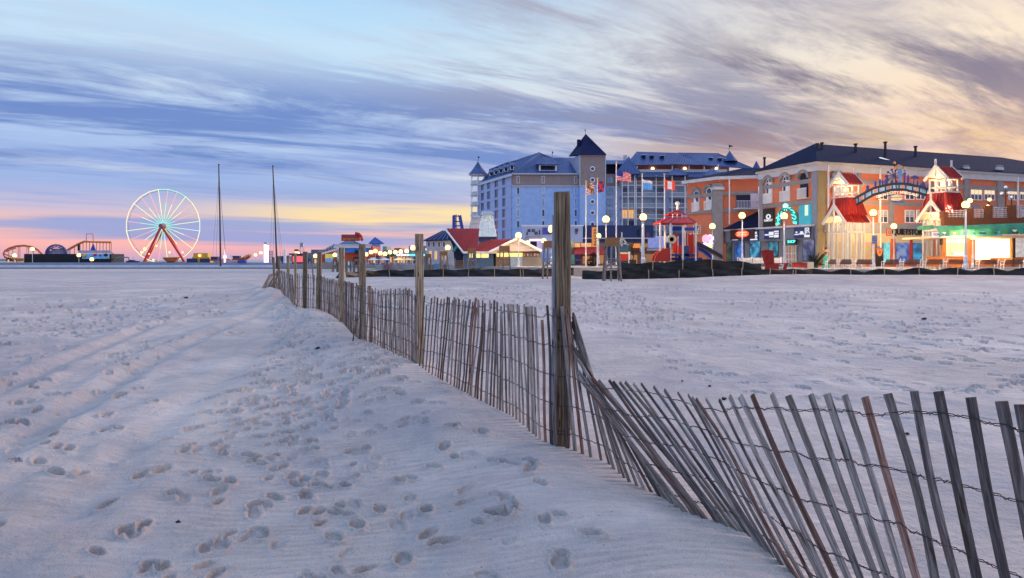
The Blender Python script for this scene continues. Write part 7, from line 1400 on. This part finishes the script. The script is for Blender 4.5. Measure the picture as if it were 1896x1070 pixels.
shopbox('arcade_shop', 'shop with lit yellow and blue signs behind the crossed lifeguard stand', 1166, 449, 1232, 492, 100, mat('brick_shop_wall', (.22, .10, .06), .8, .3, 1.5), panes=[(1168, 472, 1180, 488, WINW), (1190, 470, 1215, 487, mat('stone_inside', (.2, .12, .08), .6, .4, 2, emit=(1, .5, .2), es=.15))], extra=[(1172, 451, 1186, 459, -.4, mat('red_yellow_sign', (.4, .08, .03), .5, .7, 4, emit=(1, .4, .08), es=.6), 'lit_sign'), (1172, 459.5, 1185, 466, -.35, mat('dark_red_sign', (.12, .01, .02), .5, .3, 3), 'sign_panel'), (1185, 455, 1190, 466, -.6, mat('green_white_sign', (.5, .6, .6), .5, .6, 3), 'sign_panel'), (1194, 451, 1200, 458, -.4, YELLOW_P, 'lit_sign'), (1200, 440, 1232, 459, -.5, mat('violet_blue_sign', (.16, .2, .45), .5, .4, 2, emit=(.35, .45, 1), es=.3), 'sign_panel'), (1198, 460, 1226, 464, -.6, GREYBLUE, 'awning_strip')])
tl = thing('topiary', 'dark twisted plant in a square tub beside the red counter kiosk', 'plant', tuple(gpt(1171, 92))); mb = MB(); rg = random.Random(9)
pts_ = [P(1171 + 2.2 * math.sin(k * .9), 482 - 4.0 * k, 92) for k in range(10)]; mb.tube(pts_, .09, 6)
for p in pts_[3:]:
    for k in range(16): d_ = Vector((rg.gauss(0, 1), rg.gauss(0, 1), rg.gauss(0, 1))).normalized(); s_ = d_.cross(Vector((0.3, .2, 1))).normalized() * .06; mb.add([p + d_ * .05 - s_, p + d_ * .05 + s_, p + d_ * rg.uniform(.2, .42)], [(0, 1, 2), (2, 1, 0)])
mb.build('foliage', mat('olive_leaf', (.035, .05, .015), .7, .4, 3), tl); MB().pb(1167, 481, 1178, 492, 91.6, .8).build('tub', mat('dark_tub', (.03, .02, .02), .7), tl)
shopbox('blue_shop', 'bluish shop with violet signs behind the red climbing shell', 1232, 432, 1292, 492, 104, mat('dusky_blue_wall', (.07, .09, .18), .7, .3, 1), panes=[(1236, 462, 1250, 486, WINW), (1262, 470, 1276, 488, GLASS_LIT)], extra=[(1214, 437, 1240, 449, -.6, mat('blue_white_sign', (.2, .26, .5), .5, .5, 2, emit=(.4, .5, 1.0), es=.35), 'sign_panel')])
wgn = thing('cartoon_sign', 'glowing heap of white yellow and violet shop decoration under the annex lamp', 'sign', tuple(P(1310, 462, 82))); rg = random.Random(21)
for k in range(9): MB().ball(P(1304 + rg.uniform(0, 14), 436 + rg.uniform(0, 24), 82 + rg.uniform(-.3, .3)), rg.uniform(.22, .5), 10, 0, rg.uniform(.6, 1.1)).build('glowing_shape', [VIOLET_GLOW, glow('soft_yellow_glow', (1, .85, .3), 1.4), glow('soft_white_glow', (.95, .9, 1), 1.5), glow('soft_pink_glow', (1, .45, .7), 1.2)][k % 4], wgn)
# pots of dark plants near the flagpoles
for (px, pt_, lb) in ((1099, 468, 'dark round topped bush before the red awning shop'), (1093, 480, 'low dark bush at the flagpole foot')):
    rg = random.Random(px); c0 = gpt(px, 88); root = thing('bush', lb, 'plant', tuple(c0)); hgt = P(px, pt_, 88).z - .7; mb = MB()
    for k in range(170): d_ = Vector((rg.gauss(0, 1), rg.gauss(0, 1), rg.gauss(0, 1))).normalized(); c_ = c0 + Vector((d_.x * .42, d_.y * .4, hgt * .55 + d_.z * hgt * .42)); s_ = Vector((rg.gauss(0, 1), rg.gauss(0, 1), rg.gauss(0, 1))).normalized() * .1; mb.add([c_ - s_, c_ + s_, c_ + d_ * .2], [(0, 1, 2), (2, 1, 0)])
    mb.tube([c0, c0 + Vector((0, 0, hgt * .7))], .08, 6); mb.build('foliage', LEAF, root); mb = MB(); mb.lathe([(.25, 0), (.32, .3)], 8, c0); mb.build('plant_pot', DARK, root)

# ------------------------------------------------------------------ shops further up the beach
ORW = mat('orange_red_wall', (.5, .075, .03), .7, .15, .5)
os_ = shopbox('orange_shop', 'orange red shop with yellow sign and pale awning front', 596, 466, 627, 492, 200, ORW, d=10, extra=[(602, 470, 617, 478, -.4, mat('yellow_lit_sign', (.4, .35, .08), .5, .3, .8, emit=(.9, .75, .2), es=.4), 'yellow_sign'), (602, 478, 617, 485, -.4, mat('blue_lit_panel', (.1, .25, .5), .5, .3, .8, emit=(.3, .5, .9), es=.3), 'blue_panel'), (594, 486, 618, 494, -1.0, mat('tan_box', (.3, .24, .22), .7, .2, .3), 'front_box'), (623.5, 463, 628, 492, -.6, WHITE, 'corner_post')])
mb = MB(); mb.bar(P(594, 470, 199), P(626, 461, 199), .4, .5); mb.build('roof_edge', WHITE, os_)
bs = shopbox('blue_front_shop', 'white roofed shop with blue awning front under the red roof sign', 628, 456, 690, 491, 196, ORW, d=12, extra=[(619, 452, 688, 455.5, -1.6, mat('lilac_roof', (.5, .48, .6), .6, .1, .2), 'flat_roof'), (618, 455.7, 686, 458.8, -1.3, WHITE, 'roof_fascia'), (636, 459, 684, 467.5, -.8, mat('bright_blue_awning', (.03, .18, .62), .6, .25, .5), 'blue_awning'), (657, 463, 663, 470, -1.0, DEEP, 'awning_emblem'), (642, 484, 650, 491, -.7, mat('pale_blue_lit', (.2, .5, .7), .5, .3, .5, emit=(.3, .7, 1), es=.4), 'lit_panel'), (654, 476, 672, 490, -.6, DEEP, 'shop_opening'), (628, 483, 637, 489, -.6, STRIP_GLOW, 'lit_panel')])
seamed(bs, 'hip_roof', [((628, 452, 195), (668, 452, 195), (655, 446, 199), (640, 446, 199))], mat('teal_grey_roof', (.06, .13, .2), .5, .2, .5))
rs = thing('roof_sign', 'red roof sign with bent arm at one end above the blue fronted shop', 'sign', tuple(P(652, 447, 195))); mb = MB(); mb.pb(632, 434, 666, 446, 195, .5); mb.build('sign_board', RED_P, rs); mb = MB(); mb.pb(635, 440.5, 664, 444.5, 194.85, .1); mb.build('lettering_band', mat('gold_red_band', (.4, .12, .02), .5, .7, 2.5), rs); MB().pb(636, 435.5, 662, 439, 194.85, .1).build('violet_band', mat('violet_band_paint', (.2, .06, .16), .5, .2, .5), rs); mb = MB(); mb.tube([P(658, 432, 194.7), P(664, 433, 194.6), P(669, 438, 194.5), P(671, 444, 194.5)], .42, 8); mb.ball(P(670, 443, 194.5), .5, 8); mb.build('bent_arm', RED_P, rs)
bt = thing('pyramid_roof_tower', 'pale blue square tower with blue pyramid roof behind the lamps', 'tower', tuple(gpt(694, 210))); MB().pb(684.5, 450.5, 704.5, 490, 210, 3.4).build('wall', mat('sky_blue_wall', (.32, .44, .74), .7, .1, .4), bt); pyr(bt, 'roof', mat('cobalt_roof', (.03, .09, .36), .4, .2, .5), (682, 707), 450.8, 438.5, 209.6, 4.0, 694.5, 6)
for i, (x0, y0, x1, Y, c_, lb) in enumerate(((700, 456, 716, 232, (.18, .3, .3), 'grey green shop behind the brightest lamps'), (704, 463, 734, 215, (.3, .2, .2), 'low reddish shop in the string of lamps'), (730, 459, 742, 240, (.28, .16, .1), 'brown boxy roof house beyond the lamps'), (734, 464, 765, 190, (.25, .25, .4), 'long bluish shop with coloured lights'), (757, 455, 790, 150, (.2, .2, .28), 'grey shop just behind the second fence post'), (684, 470, 706, 180, (.35, .15, .1), 'orange lit shop right of the pyramid tower'))):
    k_ = random.Random(i); shopbox('far_shop', lb, x0, y0, x1, 491, Y, mat('far_wall_%d' % i, c_, .7, .3, .4), d=8, panes=[(x0 + 2 + j * 5.2, 476 + k_.uniform(-2, 1), x0 + 5.6 + j * 5.2, 487, [WINW, GLASS_LIT, WINW, GLASS_D, GLASS_LIT][k_.randrange(5)]) for j in range(int((x1 - x0 - 2) / 5.2))], extra=[(x0, 470.5, x1, 473.5, -.5, [RED_P, GREEN_CANVAS, STRIP_GLOW, VIOLET_GLOW, TEAL_GLOW, ORANGE_P][i], 'awning_strip')])
for i, (px, lb) in enumerate(((690, 'white tent canopy nearest the pyramid tower'), (712, 'white tent canopy in front of the reddish shop'), (738, 'lit cream tent canopy under the lamps'), (756, 'cream canopy close to the second fence post'))):
    root = thing('canopy_tent', lb, 'tent', tuple(gpt(px, 132))); pyr(root, 'canopy', [WHITE, WHITE, mat('cream_canvas_lit', (.6, .5, .3), .7, .1, 1, emit=(1, .75, .3), es=.6), mat('cream_canvas', (.6, .5, .3), .7, .1, 1, emit=(1, .75, .3), es=.3)][i], (px - 9, px + 9), 481, 477.5, 131, 2, px, 2, .3)
    for x in (-8, 8): mb = MB(); mb.bar(gpt(px + x, 131.2), P(px + x, 480.8, 131.2), .08); mb.build('tent_pole', WHITE, root)
# stack of pale blue boards and parked beach carts behind the mesh
MB_ = MB(); MB_.pb(803, 488, 818, 498, 76, .5); tag(MB_.build('blue_crate', mat('sea_blue_crate', (.1, .25, .45), .6, .2, 1), None, P(810, 498, 76)), 'pale blue crate behind the silt fence left of the dark stair', 'crate')
pk = thing('pink_stall', 'pink lit game stall with flat dark roof beyond the fence posts', 'kiosk', tuple(P(550, 487, 235))); MB().pb(540, 472, 563, 488.5, 235, 4).build('wall', mat('pink_wall', (.3, .05, .08), .6, .3, .5), pk); MB().pb(542, 474, 561, 485, 234.8, .15).build('lit_front', mat('pink_lit', (.3, .03, .04), .5, .7, .8, emit=(1, .16, .2), es=.9), pk); MB().pb(535, 469, 564, 472, 234.5, 5).build('roof', NAVY, pk); MB().pb(545, 461.5, 551.5, 465, 234.6, 1).build('roof_box', DARK, pk); MB().pb(546, 465, 550.5, 469.5, 234.7, .6).build('lit_panel', STRIP_GLOW, pk)
wt = thing('water_tower', 'small water tower with conical cap and splayed legs over the stalls', 'tower', tuple(gpt(559, 255))); c_ = P(559, 457, 255); mb = MB(); mb.lathe([(.75, 0), (.75, 1.3), (1.0, 1.32), (.1, 2.0)], 10, c_); mb.build('tank', STEEL, wt); mb = MB()
for sx_ in (-1, 1):
    for sy_ in (-1, 1): mb.bar(c_ + Vector((sx_ * .5, sy_ * .5, 0)), Vector((c_.x + sx_ * 1.2, c_.y + sy_ * 1.2, .7)), .13)
mb.bar(c_ + Vector((-.9, -.9, -1.6)), c_ + Vector((.9, -.9, -1.6)), .1); mb.build('tower_frame', STEEL, wt)
for i, (x0, y0, x1, Y, c_, lb) in enumerate(((512, 474, 534, 262, (.03, .05, .15), 'low dark blue ride building beside the far posts'), (565, 468, 598, 245, (.1, .2, .28), 'low teal stall row between the pink stall and the orange shop'), (576, 462, 620, 258, (.16, .14, .22), 'jumbled dark roofs behind the orange shop'))):
    shopbox('ride_building', lb, x0, y0, x1, 489, Y, mat('ride_wall_%d' % i, c_, .6, .5, .4), panes=[(x0 + 3 + j * 7, 480, x0 + 7 + j * 7, 487, [GLASS_LIT, PBLUE, GREEN_CANVAS][(i + j) % 3]) for j in range(int((x1 - x0 - 3) / 7))], d=5)
mb = MB(); rg = random.Random(4); rk = thing('climbing_ride', 'dark stepped climbing ride sloping up behind the orange shop', 'ride', tuple(gpt(605, 250)))
for k in range(9): mb.pb(588 + k * 3.6, 468 - k * 2.0, 593 + k * 3.6, 474, 250 + .1 * k, 2.5)
mb.build('stepped_track', mat('dusky_steel', (.09, .07, .14), .5, .5, .6), rk); mb = MB()
for k in range(12): mb.bar(P(590 + k * 2.8, 472, 249.8), P(592 + k * 2.8, 463 - k * 1.1, 249.8), .15)
mb.build('strut', TRIM, rk)
wc = thing('white_column', 'white spired column standing behind the thin fence posts', 'tower', tuple(gpt(527.5, 258))); mb = MB(); mb.lathe([(.55, 0), (.5, 5.2), (.15, 5.4), (.08, 7.2), (.02, 8)], 8, (gpt(527.5, 258).x, 258, .2)); mb.build('shaft', WHITE, wc)

# ------------------------------------------------------------------ the amusement pier: ferris wheel and rides, far off
YF = 306.0; hub = P(302, 418.5, YF); Rw = 68.5 / F * YF; fw = thing('ferris_wheel', 'giant ferris wheel outlined in white, pink and green lights on red legs', 'ferris wheel', tuple(P(302, 486, YF)))
def neon(nm, c, es=1.15): return mat(nm, (0.1, 0.1, 0.1), .5, .05, 1, emit=c, es=es)
NEON = [neon('rim_light_cream', (1.0, .95, .45)), neon('rim_light_pink', (1.0, .36, .34)), neon('rim_light_mint', (.30, 1.0, .66)), neon('rim_light_white', (.78, .90, 1.0), 1.1)]
nS = 24; rp = lambda k, r, dy=0: Vector((hub.x + r * math.cos(2 * math.pi * (k + .5) / nS), YF + dy, hub.z + r * math.sin(2 * math.pi * (k + .5) / nS)))
for k in range(nS):
    mi = 3 if k in (23,) else (2 if 3 <= k <= 5 else 0); mb = MB(); mb.tube([rp(k, Rw), rp(k + 1, Rw)], .16, 6); mb.build('rim_segment', NEON[mi], fw)
    mb = MB(); mb.tube([rp(k, Rw * .09), rp(k, Rw * .34)], .13, 5, 2); mb.tube([rp(k, Rw * .34), rp(k, Rw * .62)], .13, 5, (k * 7) % 3 if k % 2 else 0); mb.tube([rp(k, Rw * .62), rp(k, Rw)], .13, 5, 3 if k == 23 else (1 if k % 3 else 0)); mb.build('spoke', NEON, fw)
mb = MB(); mb.tube([rp(k, Rw * .97, .9) for k in range(nS)], .10, 5, closed=True); mb.build('back_rim', STEEL, fw)
LEGR = mat('wheel_leg_red', (.58, .035, .025), .5, .2, .3)
for (px, dy) in ((265.5, -1.5), (343, -1.5), (268, 2.2), (341, 2.2)): mb = MB(); mb.bar(P(px, 487, YF + dy), hub + Vector((0, dy, 0)), .78 if dy < 0 else .5, .7); mb.build('leg', LEGR, fw)
mb = MB(); mb.tube([hub + Vector((0, -2.3, 0)), hub + Vector((0, 3, 0))], .95, 14); mb.build('hub', mat('hub_red', (.25, .1, .12), .5, .3, 1), fw)
mb = MB(); mb.pb(260, 484.5, 350, 487, YF - 2, 8); mb.build('base_deck', STEEL, fw)
for (px, py, r_) in ((268, 461, 1.0), (262, 467, .7), (290, 455, .5), (314, 467, .65), (338, 467, .5), (284, 481, .6), (276, 470, .45)): MB().ball(P(px, py, YF - 2.5), r_ * .72, 10).build('flood_lamp', LAMP_SMALL, fw)
pb2 = thing('ride_boat', 'red and gold swinging boat ride under the ferris wheel', 'ride', tuple(P(315, 486, YF - 6))); mb = MB(); mb.prism([P(300, 477, YF - 6), P(330, 476, YF - 6), P(324, 484, YF - 6), P(307, 484, YF - 6)], (0, 2, 0)); mb.build('hull', mat('boat_red', (.5, .12, .03), .5, .3, .6), pb2); mb = MB(); mb.bar(P(302, 477, YF - 6.2), P(329, 476.4, YF - 6.2), .5, .3); mb.build('gunwale', YELLOW_P, pb2); MB().pb(309, 484, 322, 487, YF - 5.6, 1.5).build('boat_base', DARK, pb2)
# long black shed with ride fronts
sh = thing('long_shed', 'long low black shed on the pier with painted ride front', 'shed', tuple(P(125, 487, 300))); MB().pb(44.5, 470, 206, 487.5, 300, 10).build('wall', mat('black_shed', (.006, .007, .016), .7, .4, .3), sh)
MB().pb(146, 463.5, 204.5, 468.5, 299.6, .5).build('fascia', GREYBLUE, sh); m_ = mat('ride_mural', (.05, .2, .55), .5, .5, .35, emit=(.12, .4, .9), es=.35); MB().pb(152, 469.5, 202, 479, 299.5, .4).build('painted_front', m_, sh)
for (px, py, r_, mm) in ((157, 473.5, 1.0, YELLOW_P), (176, 472, .8, RED_P), (196, 472, .9, DARK), (199, 476, .6, YELLOW_P), (170, 476, .6, GREEN_CANVAS), (185, 473, .6, RED_P)): MB().ball(P(px, py, 299.4), r_, 10, 0, .8).build('mural_shape', mm, sh)
rdn = thing('arched_ride', 'blue arched ride canopy rising behind the long black shed', 'ride', tuple(P(104, 470, 312))); mb = MB(); mb.tube([P(104 - 19 * math.cos(math.pi * k / 16), 470 - 16.5 * math.sin(math.pi * k / 16), 312) for k in range(17)], .45, 6); mb.tube([P(104 - 15.5 * math.cos(math.pi * k / 16), 470 - 13 * math.sin(math.pi * k / 16), 312) for k in range(17)], .28, 6)
for k in range(2, 15, 2): a_ = math.pi * k / 16; mb.bar(P(104 - 19 * math.cos(a_), 470 - 16.5 * math.sin(a_), 312), P(104 - 15.5 * math.cos(a_), 470 - 13 * math.sin(a_), 312), .18)
mb.build('arch', mat('violet_blue_steel', (.10, .10, .26), .5, .3, .5), rdn); mb = MB(); mb.pb(86, 464, 122, 471, 313, 3); mb.pb(95, 460, 115, 464, 313, 3); mb.build('canopy_body', mat('lilac_canopy', (.3, .3, .5), .6, .3, .4), rdn)
OST = mat('coaster_orange', (.60, .18, .05), .5, .25, .5)
lf = thing('log_flume', 'orange ramped coaster track on posts above the black shed', 'ride', tuple(P(170, 470, 318))); mb = MB(); mb.tube([P(122, 464, 318), P(132, 458, 318), P(145, 451, 318), P(156, 446.5, 318), P(170, 447.5, 318), P(206, 448, 318)], .35, 6); mb.tube([P(122, 466, 316.5), P(145, 453, 316.5), P(157, 448, 316.5), P(206, 449.5, 316.5)], .25, 6); mb.build('track', OST, lf)
for px in (130, 138, 146, 154, 160, 166, 172, 179, 185, 191, 197, 203, 206): mb = MB(); top = float(np.interp(px, [122, 156, 206], [465, 447.5, 449])); mb.bar(P(px, top, 317), P(px, 470, 317), .24); mb.build('post', OST, lf)
mb = MB(); q_ = [P(160, 447, 318), P(160, 433, 318), P(172.5, 433, 318), P(172.5, 447, 318)]
for a, b_ in zip(q_, q_[1:]): mb.bar(a, b_, .26)
mb.build('gantry', OST, lf); mb = MB(); mb.prism([P(166, 466, 316), P(172, 451, 316), P(176, 462, 316), P(178, 466, 316)], (0, .6, 0)); mb.build('scenery', PBLUE, lf); mb = MB(); mb.tube([P(205, 466, 316), P(210, 470, 316), P(211.5, 478, 316), P(210, 486, 316)], .22, 6); mb.build('end_loop', OST, lf); MB().pb(143.5, 452, 147, 464, 316, .8).build('chute_box', DARK, lf)
cs_ = thing('roller_coaster', 'orange looping roller coaster on slim posts at the end of the pier', 'ride', tuple(P(40, 486, 318))); mb = MB()
trk = [(78, 470), (70, 462), (60, 456.5), (45, 454), (30, 455), (17, 459), (9, 464), (6, 469), (9, 475), (16, 479), (25, 481), (32, 483)]
for o_ in (0, 1.4): mb.tube([P(x, y + o_, 318 + o_) for x, y in trk], .32, 6)
mb.tube([P(x, y, 316) for x, y in ((12, 466), (20, 462), (30, 459)) ], .25, 6); mb.tube([P(x, y, 316) for x, y in ((8, 470), (18, 474), (28, 478), (40, 480))], .28, 6); mb.build('track', OST, cs_)
for px in (16, 24, 34, 37, 50, 53, 62, 72): mb = MB(); top = float(np.interp(px, [6, 17, 30, 45, 60, 78], [468, 459, 455, 454, 457, 470])); mb.bar(P(px, top, 318.5), P(px, 486.5, 318.5), .22); mb.build('post', OST, cs_)
for i, (x0, y0, x1, y1, c_, lb) in enumerate(((-8, 480, 10, 486.5, (.5, .45, .4), 'pale stall left of the orange coaster'), (12, 478, 20, 486.5, (.12, .06, .02), 'small dark stall under the orange coaster'), (24, 479, 44, 486.5, (.5, .2, .05), 'orange lit booth under the roller coaster'))):
    shopbox('pier_booth', lb, x0, y0, x1, y1, 312, mat('booth_%d' % i, c_, .6, .4, .4), d=3, extra=[(x0 - .6, y0 - 1, x1 + .6, y0, -.4, [TRIM, DARK, YELLOW_P][i], 'roof')], panes=[(x0 + 2, y0 + 2.5, x0 + 5, y1 - .8, GLASS_LIT)])
cp = thing('canopy_shelter', 'thin pale arched shelter left of the ferris wheel', 'shelter', tuple(P(228, 486, 300))); mb = MB(); mb.tube([P(216.5, 486, 300), P(216.5, 478, 300), P(221, 476.3, 300), P(235, 476.3, 300), P(239, 477.5, 300)], .28, 6); mb.tube([P(238.5, 477.5, 300), P(238.5, 486, 300)], .2, 6); mb.build('shelter_frame', mat('teal_frame', (.14, .22, .25), .5, .2, .5), cp); MB().pb(216.5, 476, 239, 477.4, 300.2, 4).build('shelter_roof', STEEL, cp)
bb2 = MB(); bb2.pb(233, 483, 255, 487, 299, 2); bb2.pb(238, 481, 247, 483, 299.2, 1.6); tag(bb2.build('dark_cart', NAVY, None, P(244, 487, 299)), 'low dark covered cart beside the ferris wheel leg', 'cart')
yb_ = thing('yellow_booth', 'yellow ride booth with stepped top and dark side boxes', 'kiosk', tuple(P(371, 487, 298))); MB().pb(355.5, 475.5, 387.5, 486.8, 298, 4).build('wall', YELLOW_P, yb_); MB().pb(358, 468.5, 384.5, 475.6, 298.3, 3.4).build('upper_wall', YELLOW_P, yb_); MB().pb(345.5, 478.5, 364, 487, 297.2, .7).build('dark_panel', NAVY, yb_); MB().pb(370, 478.5, 388, 487, 297.2, .7).build('dark_panel', NAVY, yb_); MB().ball(P(369.5, 473, 297.5), .6, 10).build('booth_lamp', LAMP_SMALL, yb_)
dg = thing('dragon_boat_ride', 'red boat shaped ride with raised prow beside the first tall mast', 'ride', tuple(P(430, 486, 292))); mb = MB(); mb.prism([P(389, 480.5, 292), P(425, 479.5, 292), P(448, 477, 292), P(456, 472, 292), P(462, 471, 292), P(461, 476, 292), P(454, 481, 292), P(440, 482, 292), P(389, 483, 292)], (0, 2, 0)); mb.build('hull', mat('hull_red', (.38, .06, .03), .5, .3, .6), dg); mb = MB(); mb.bar(P(452, 477, 291.8), P(461.5, 471.3, 291.8), .7, .3); mb.build('prow_band', YELLOW_P, dg)
for (x0, x1, y0) in ((390, 403, 475), (430, 443, 473.5)): MB().pb(x0, y0, x1, 481, 293, 2).build('seat_row', NAVY, dg)
MB().pb(440, 481.5, 455, 486.5, 291.5, 1.5).build('base_box', PBLUE, dg); MB().pb(395, 483, 440, 486.8, 292.4, 1.5).build('base_deck', STEEL, dg)
mn = thing('lit_column', 'short white lit column at the foot of the first tall mast', 'light column', tuple(P(416.5, 486, 290))); mb = MB(); mb.lathe([(.5, 0), (.45, 3), (.2, 3.2), (.12, 5.4), (.02, 5.6)], 8, P(416.5, 486, 290)); mb.build('column', VIOLET_GLOW, mn); MB().ball(P(416.5, 475, 289.6), .7, 8).build('glow_ball', glow('white_glow_ball', (.95, .9, 1), 2.2), mn); mb = MB(); mb.tube([P(426, 474, 290), P(428.5, 472.5, 290), P(429.5, 477, 290), P(427, 481, 290)], .4, 6); mb.build('horn', WHITE, mn)
wl = thing('lit_column', 'taller white lit tower with dark top beyond the fence end', 'light column', tuple(P(491, 486, 288))); mb = MB(); mb.pb(488.5, 452, 491.8, 486, 288, .9); mb.pb(493, 454, 496.5, 486, 288, .9)
for k in range(9): mb.pb(490, 454 + k * 3.6, 495.5, 455.6 + k * 3.6, 288.2, .6)
mb.build('column', VIOLET_GLOW, wl); MB().pb(489, 448.5, 494, 452, 288, 1).build('column_cap', STEEL, wl)
ld2 = thing('ladder_frame', 'dark ladder like frame beside the white lit tower', 'frame', tuple(P(501, 486, 288))); mb = MB(); mb.bar(P(498.5, 464, 288), P(498.5, 486, 288), .25); mb.bar(P(504, 464, 288), P(504, 486, 288), .25)
for k in range(7): mb.bar(P(498.5, 465 + k * 3, 288), P(504, 465 + k * 3, 288), .2)
mb.build('frame', NAVY, ld2)
# two tall masts with guy wires, standing on the beach side of the pier
MAST = mat('mast_brown', (.05, .03, .035), .5, .3, .5)
for (xt, yt, xb, yb2, wires, lb) in ((405, 304, 408.5, 487, ((394, 470), (400, 485), (417, 460), (418.5, 486)), 'tall dark mast with guy wires nearer the ferris wheel'), (505, 306.5, 513, 492, ((506.5, 470), (500, 486), (523, 470), (521, 488)), 'tall brown mast with guy wires behind the collapsed fence end')):
    Ym = 236; root = thing('mast', lb, 'mast', tuple(P(xb, yb2, Ym)), 0, 'pair of tall masts'); mb = MB(); mb.tube([P(xb, yb2 + 6, Ym), P((xb + xt) / 2 + .4, (yt + yb2) / 2, Ym), P(xt, yt, Ym)], .34, 8, r2=.2); mb.build('mast_pole', MAST, root); mb = MB(); mb.bar(P(xt - .5, yt, Ym), P(xt + 1.5, yt + 1.5, Ym), .35); mb.build('mast_cap', MAST, root)
    for (wx, wy) in wires: mb = MB(); f_ = .28; a = P(xt + (xb - xt) * .12, yt + 22, Ym); mb.tube([a, P(wx, wy, Ym + (2 if wx > xb else -2)), P(wx + .6, 489, Ym + (2 if wx > xb else -2))], .035, 4); mb.build('guy_wire', DARK, root)
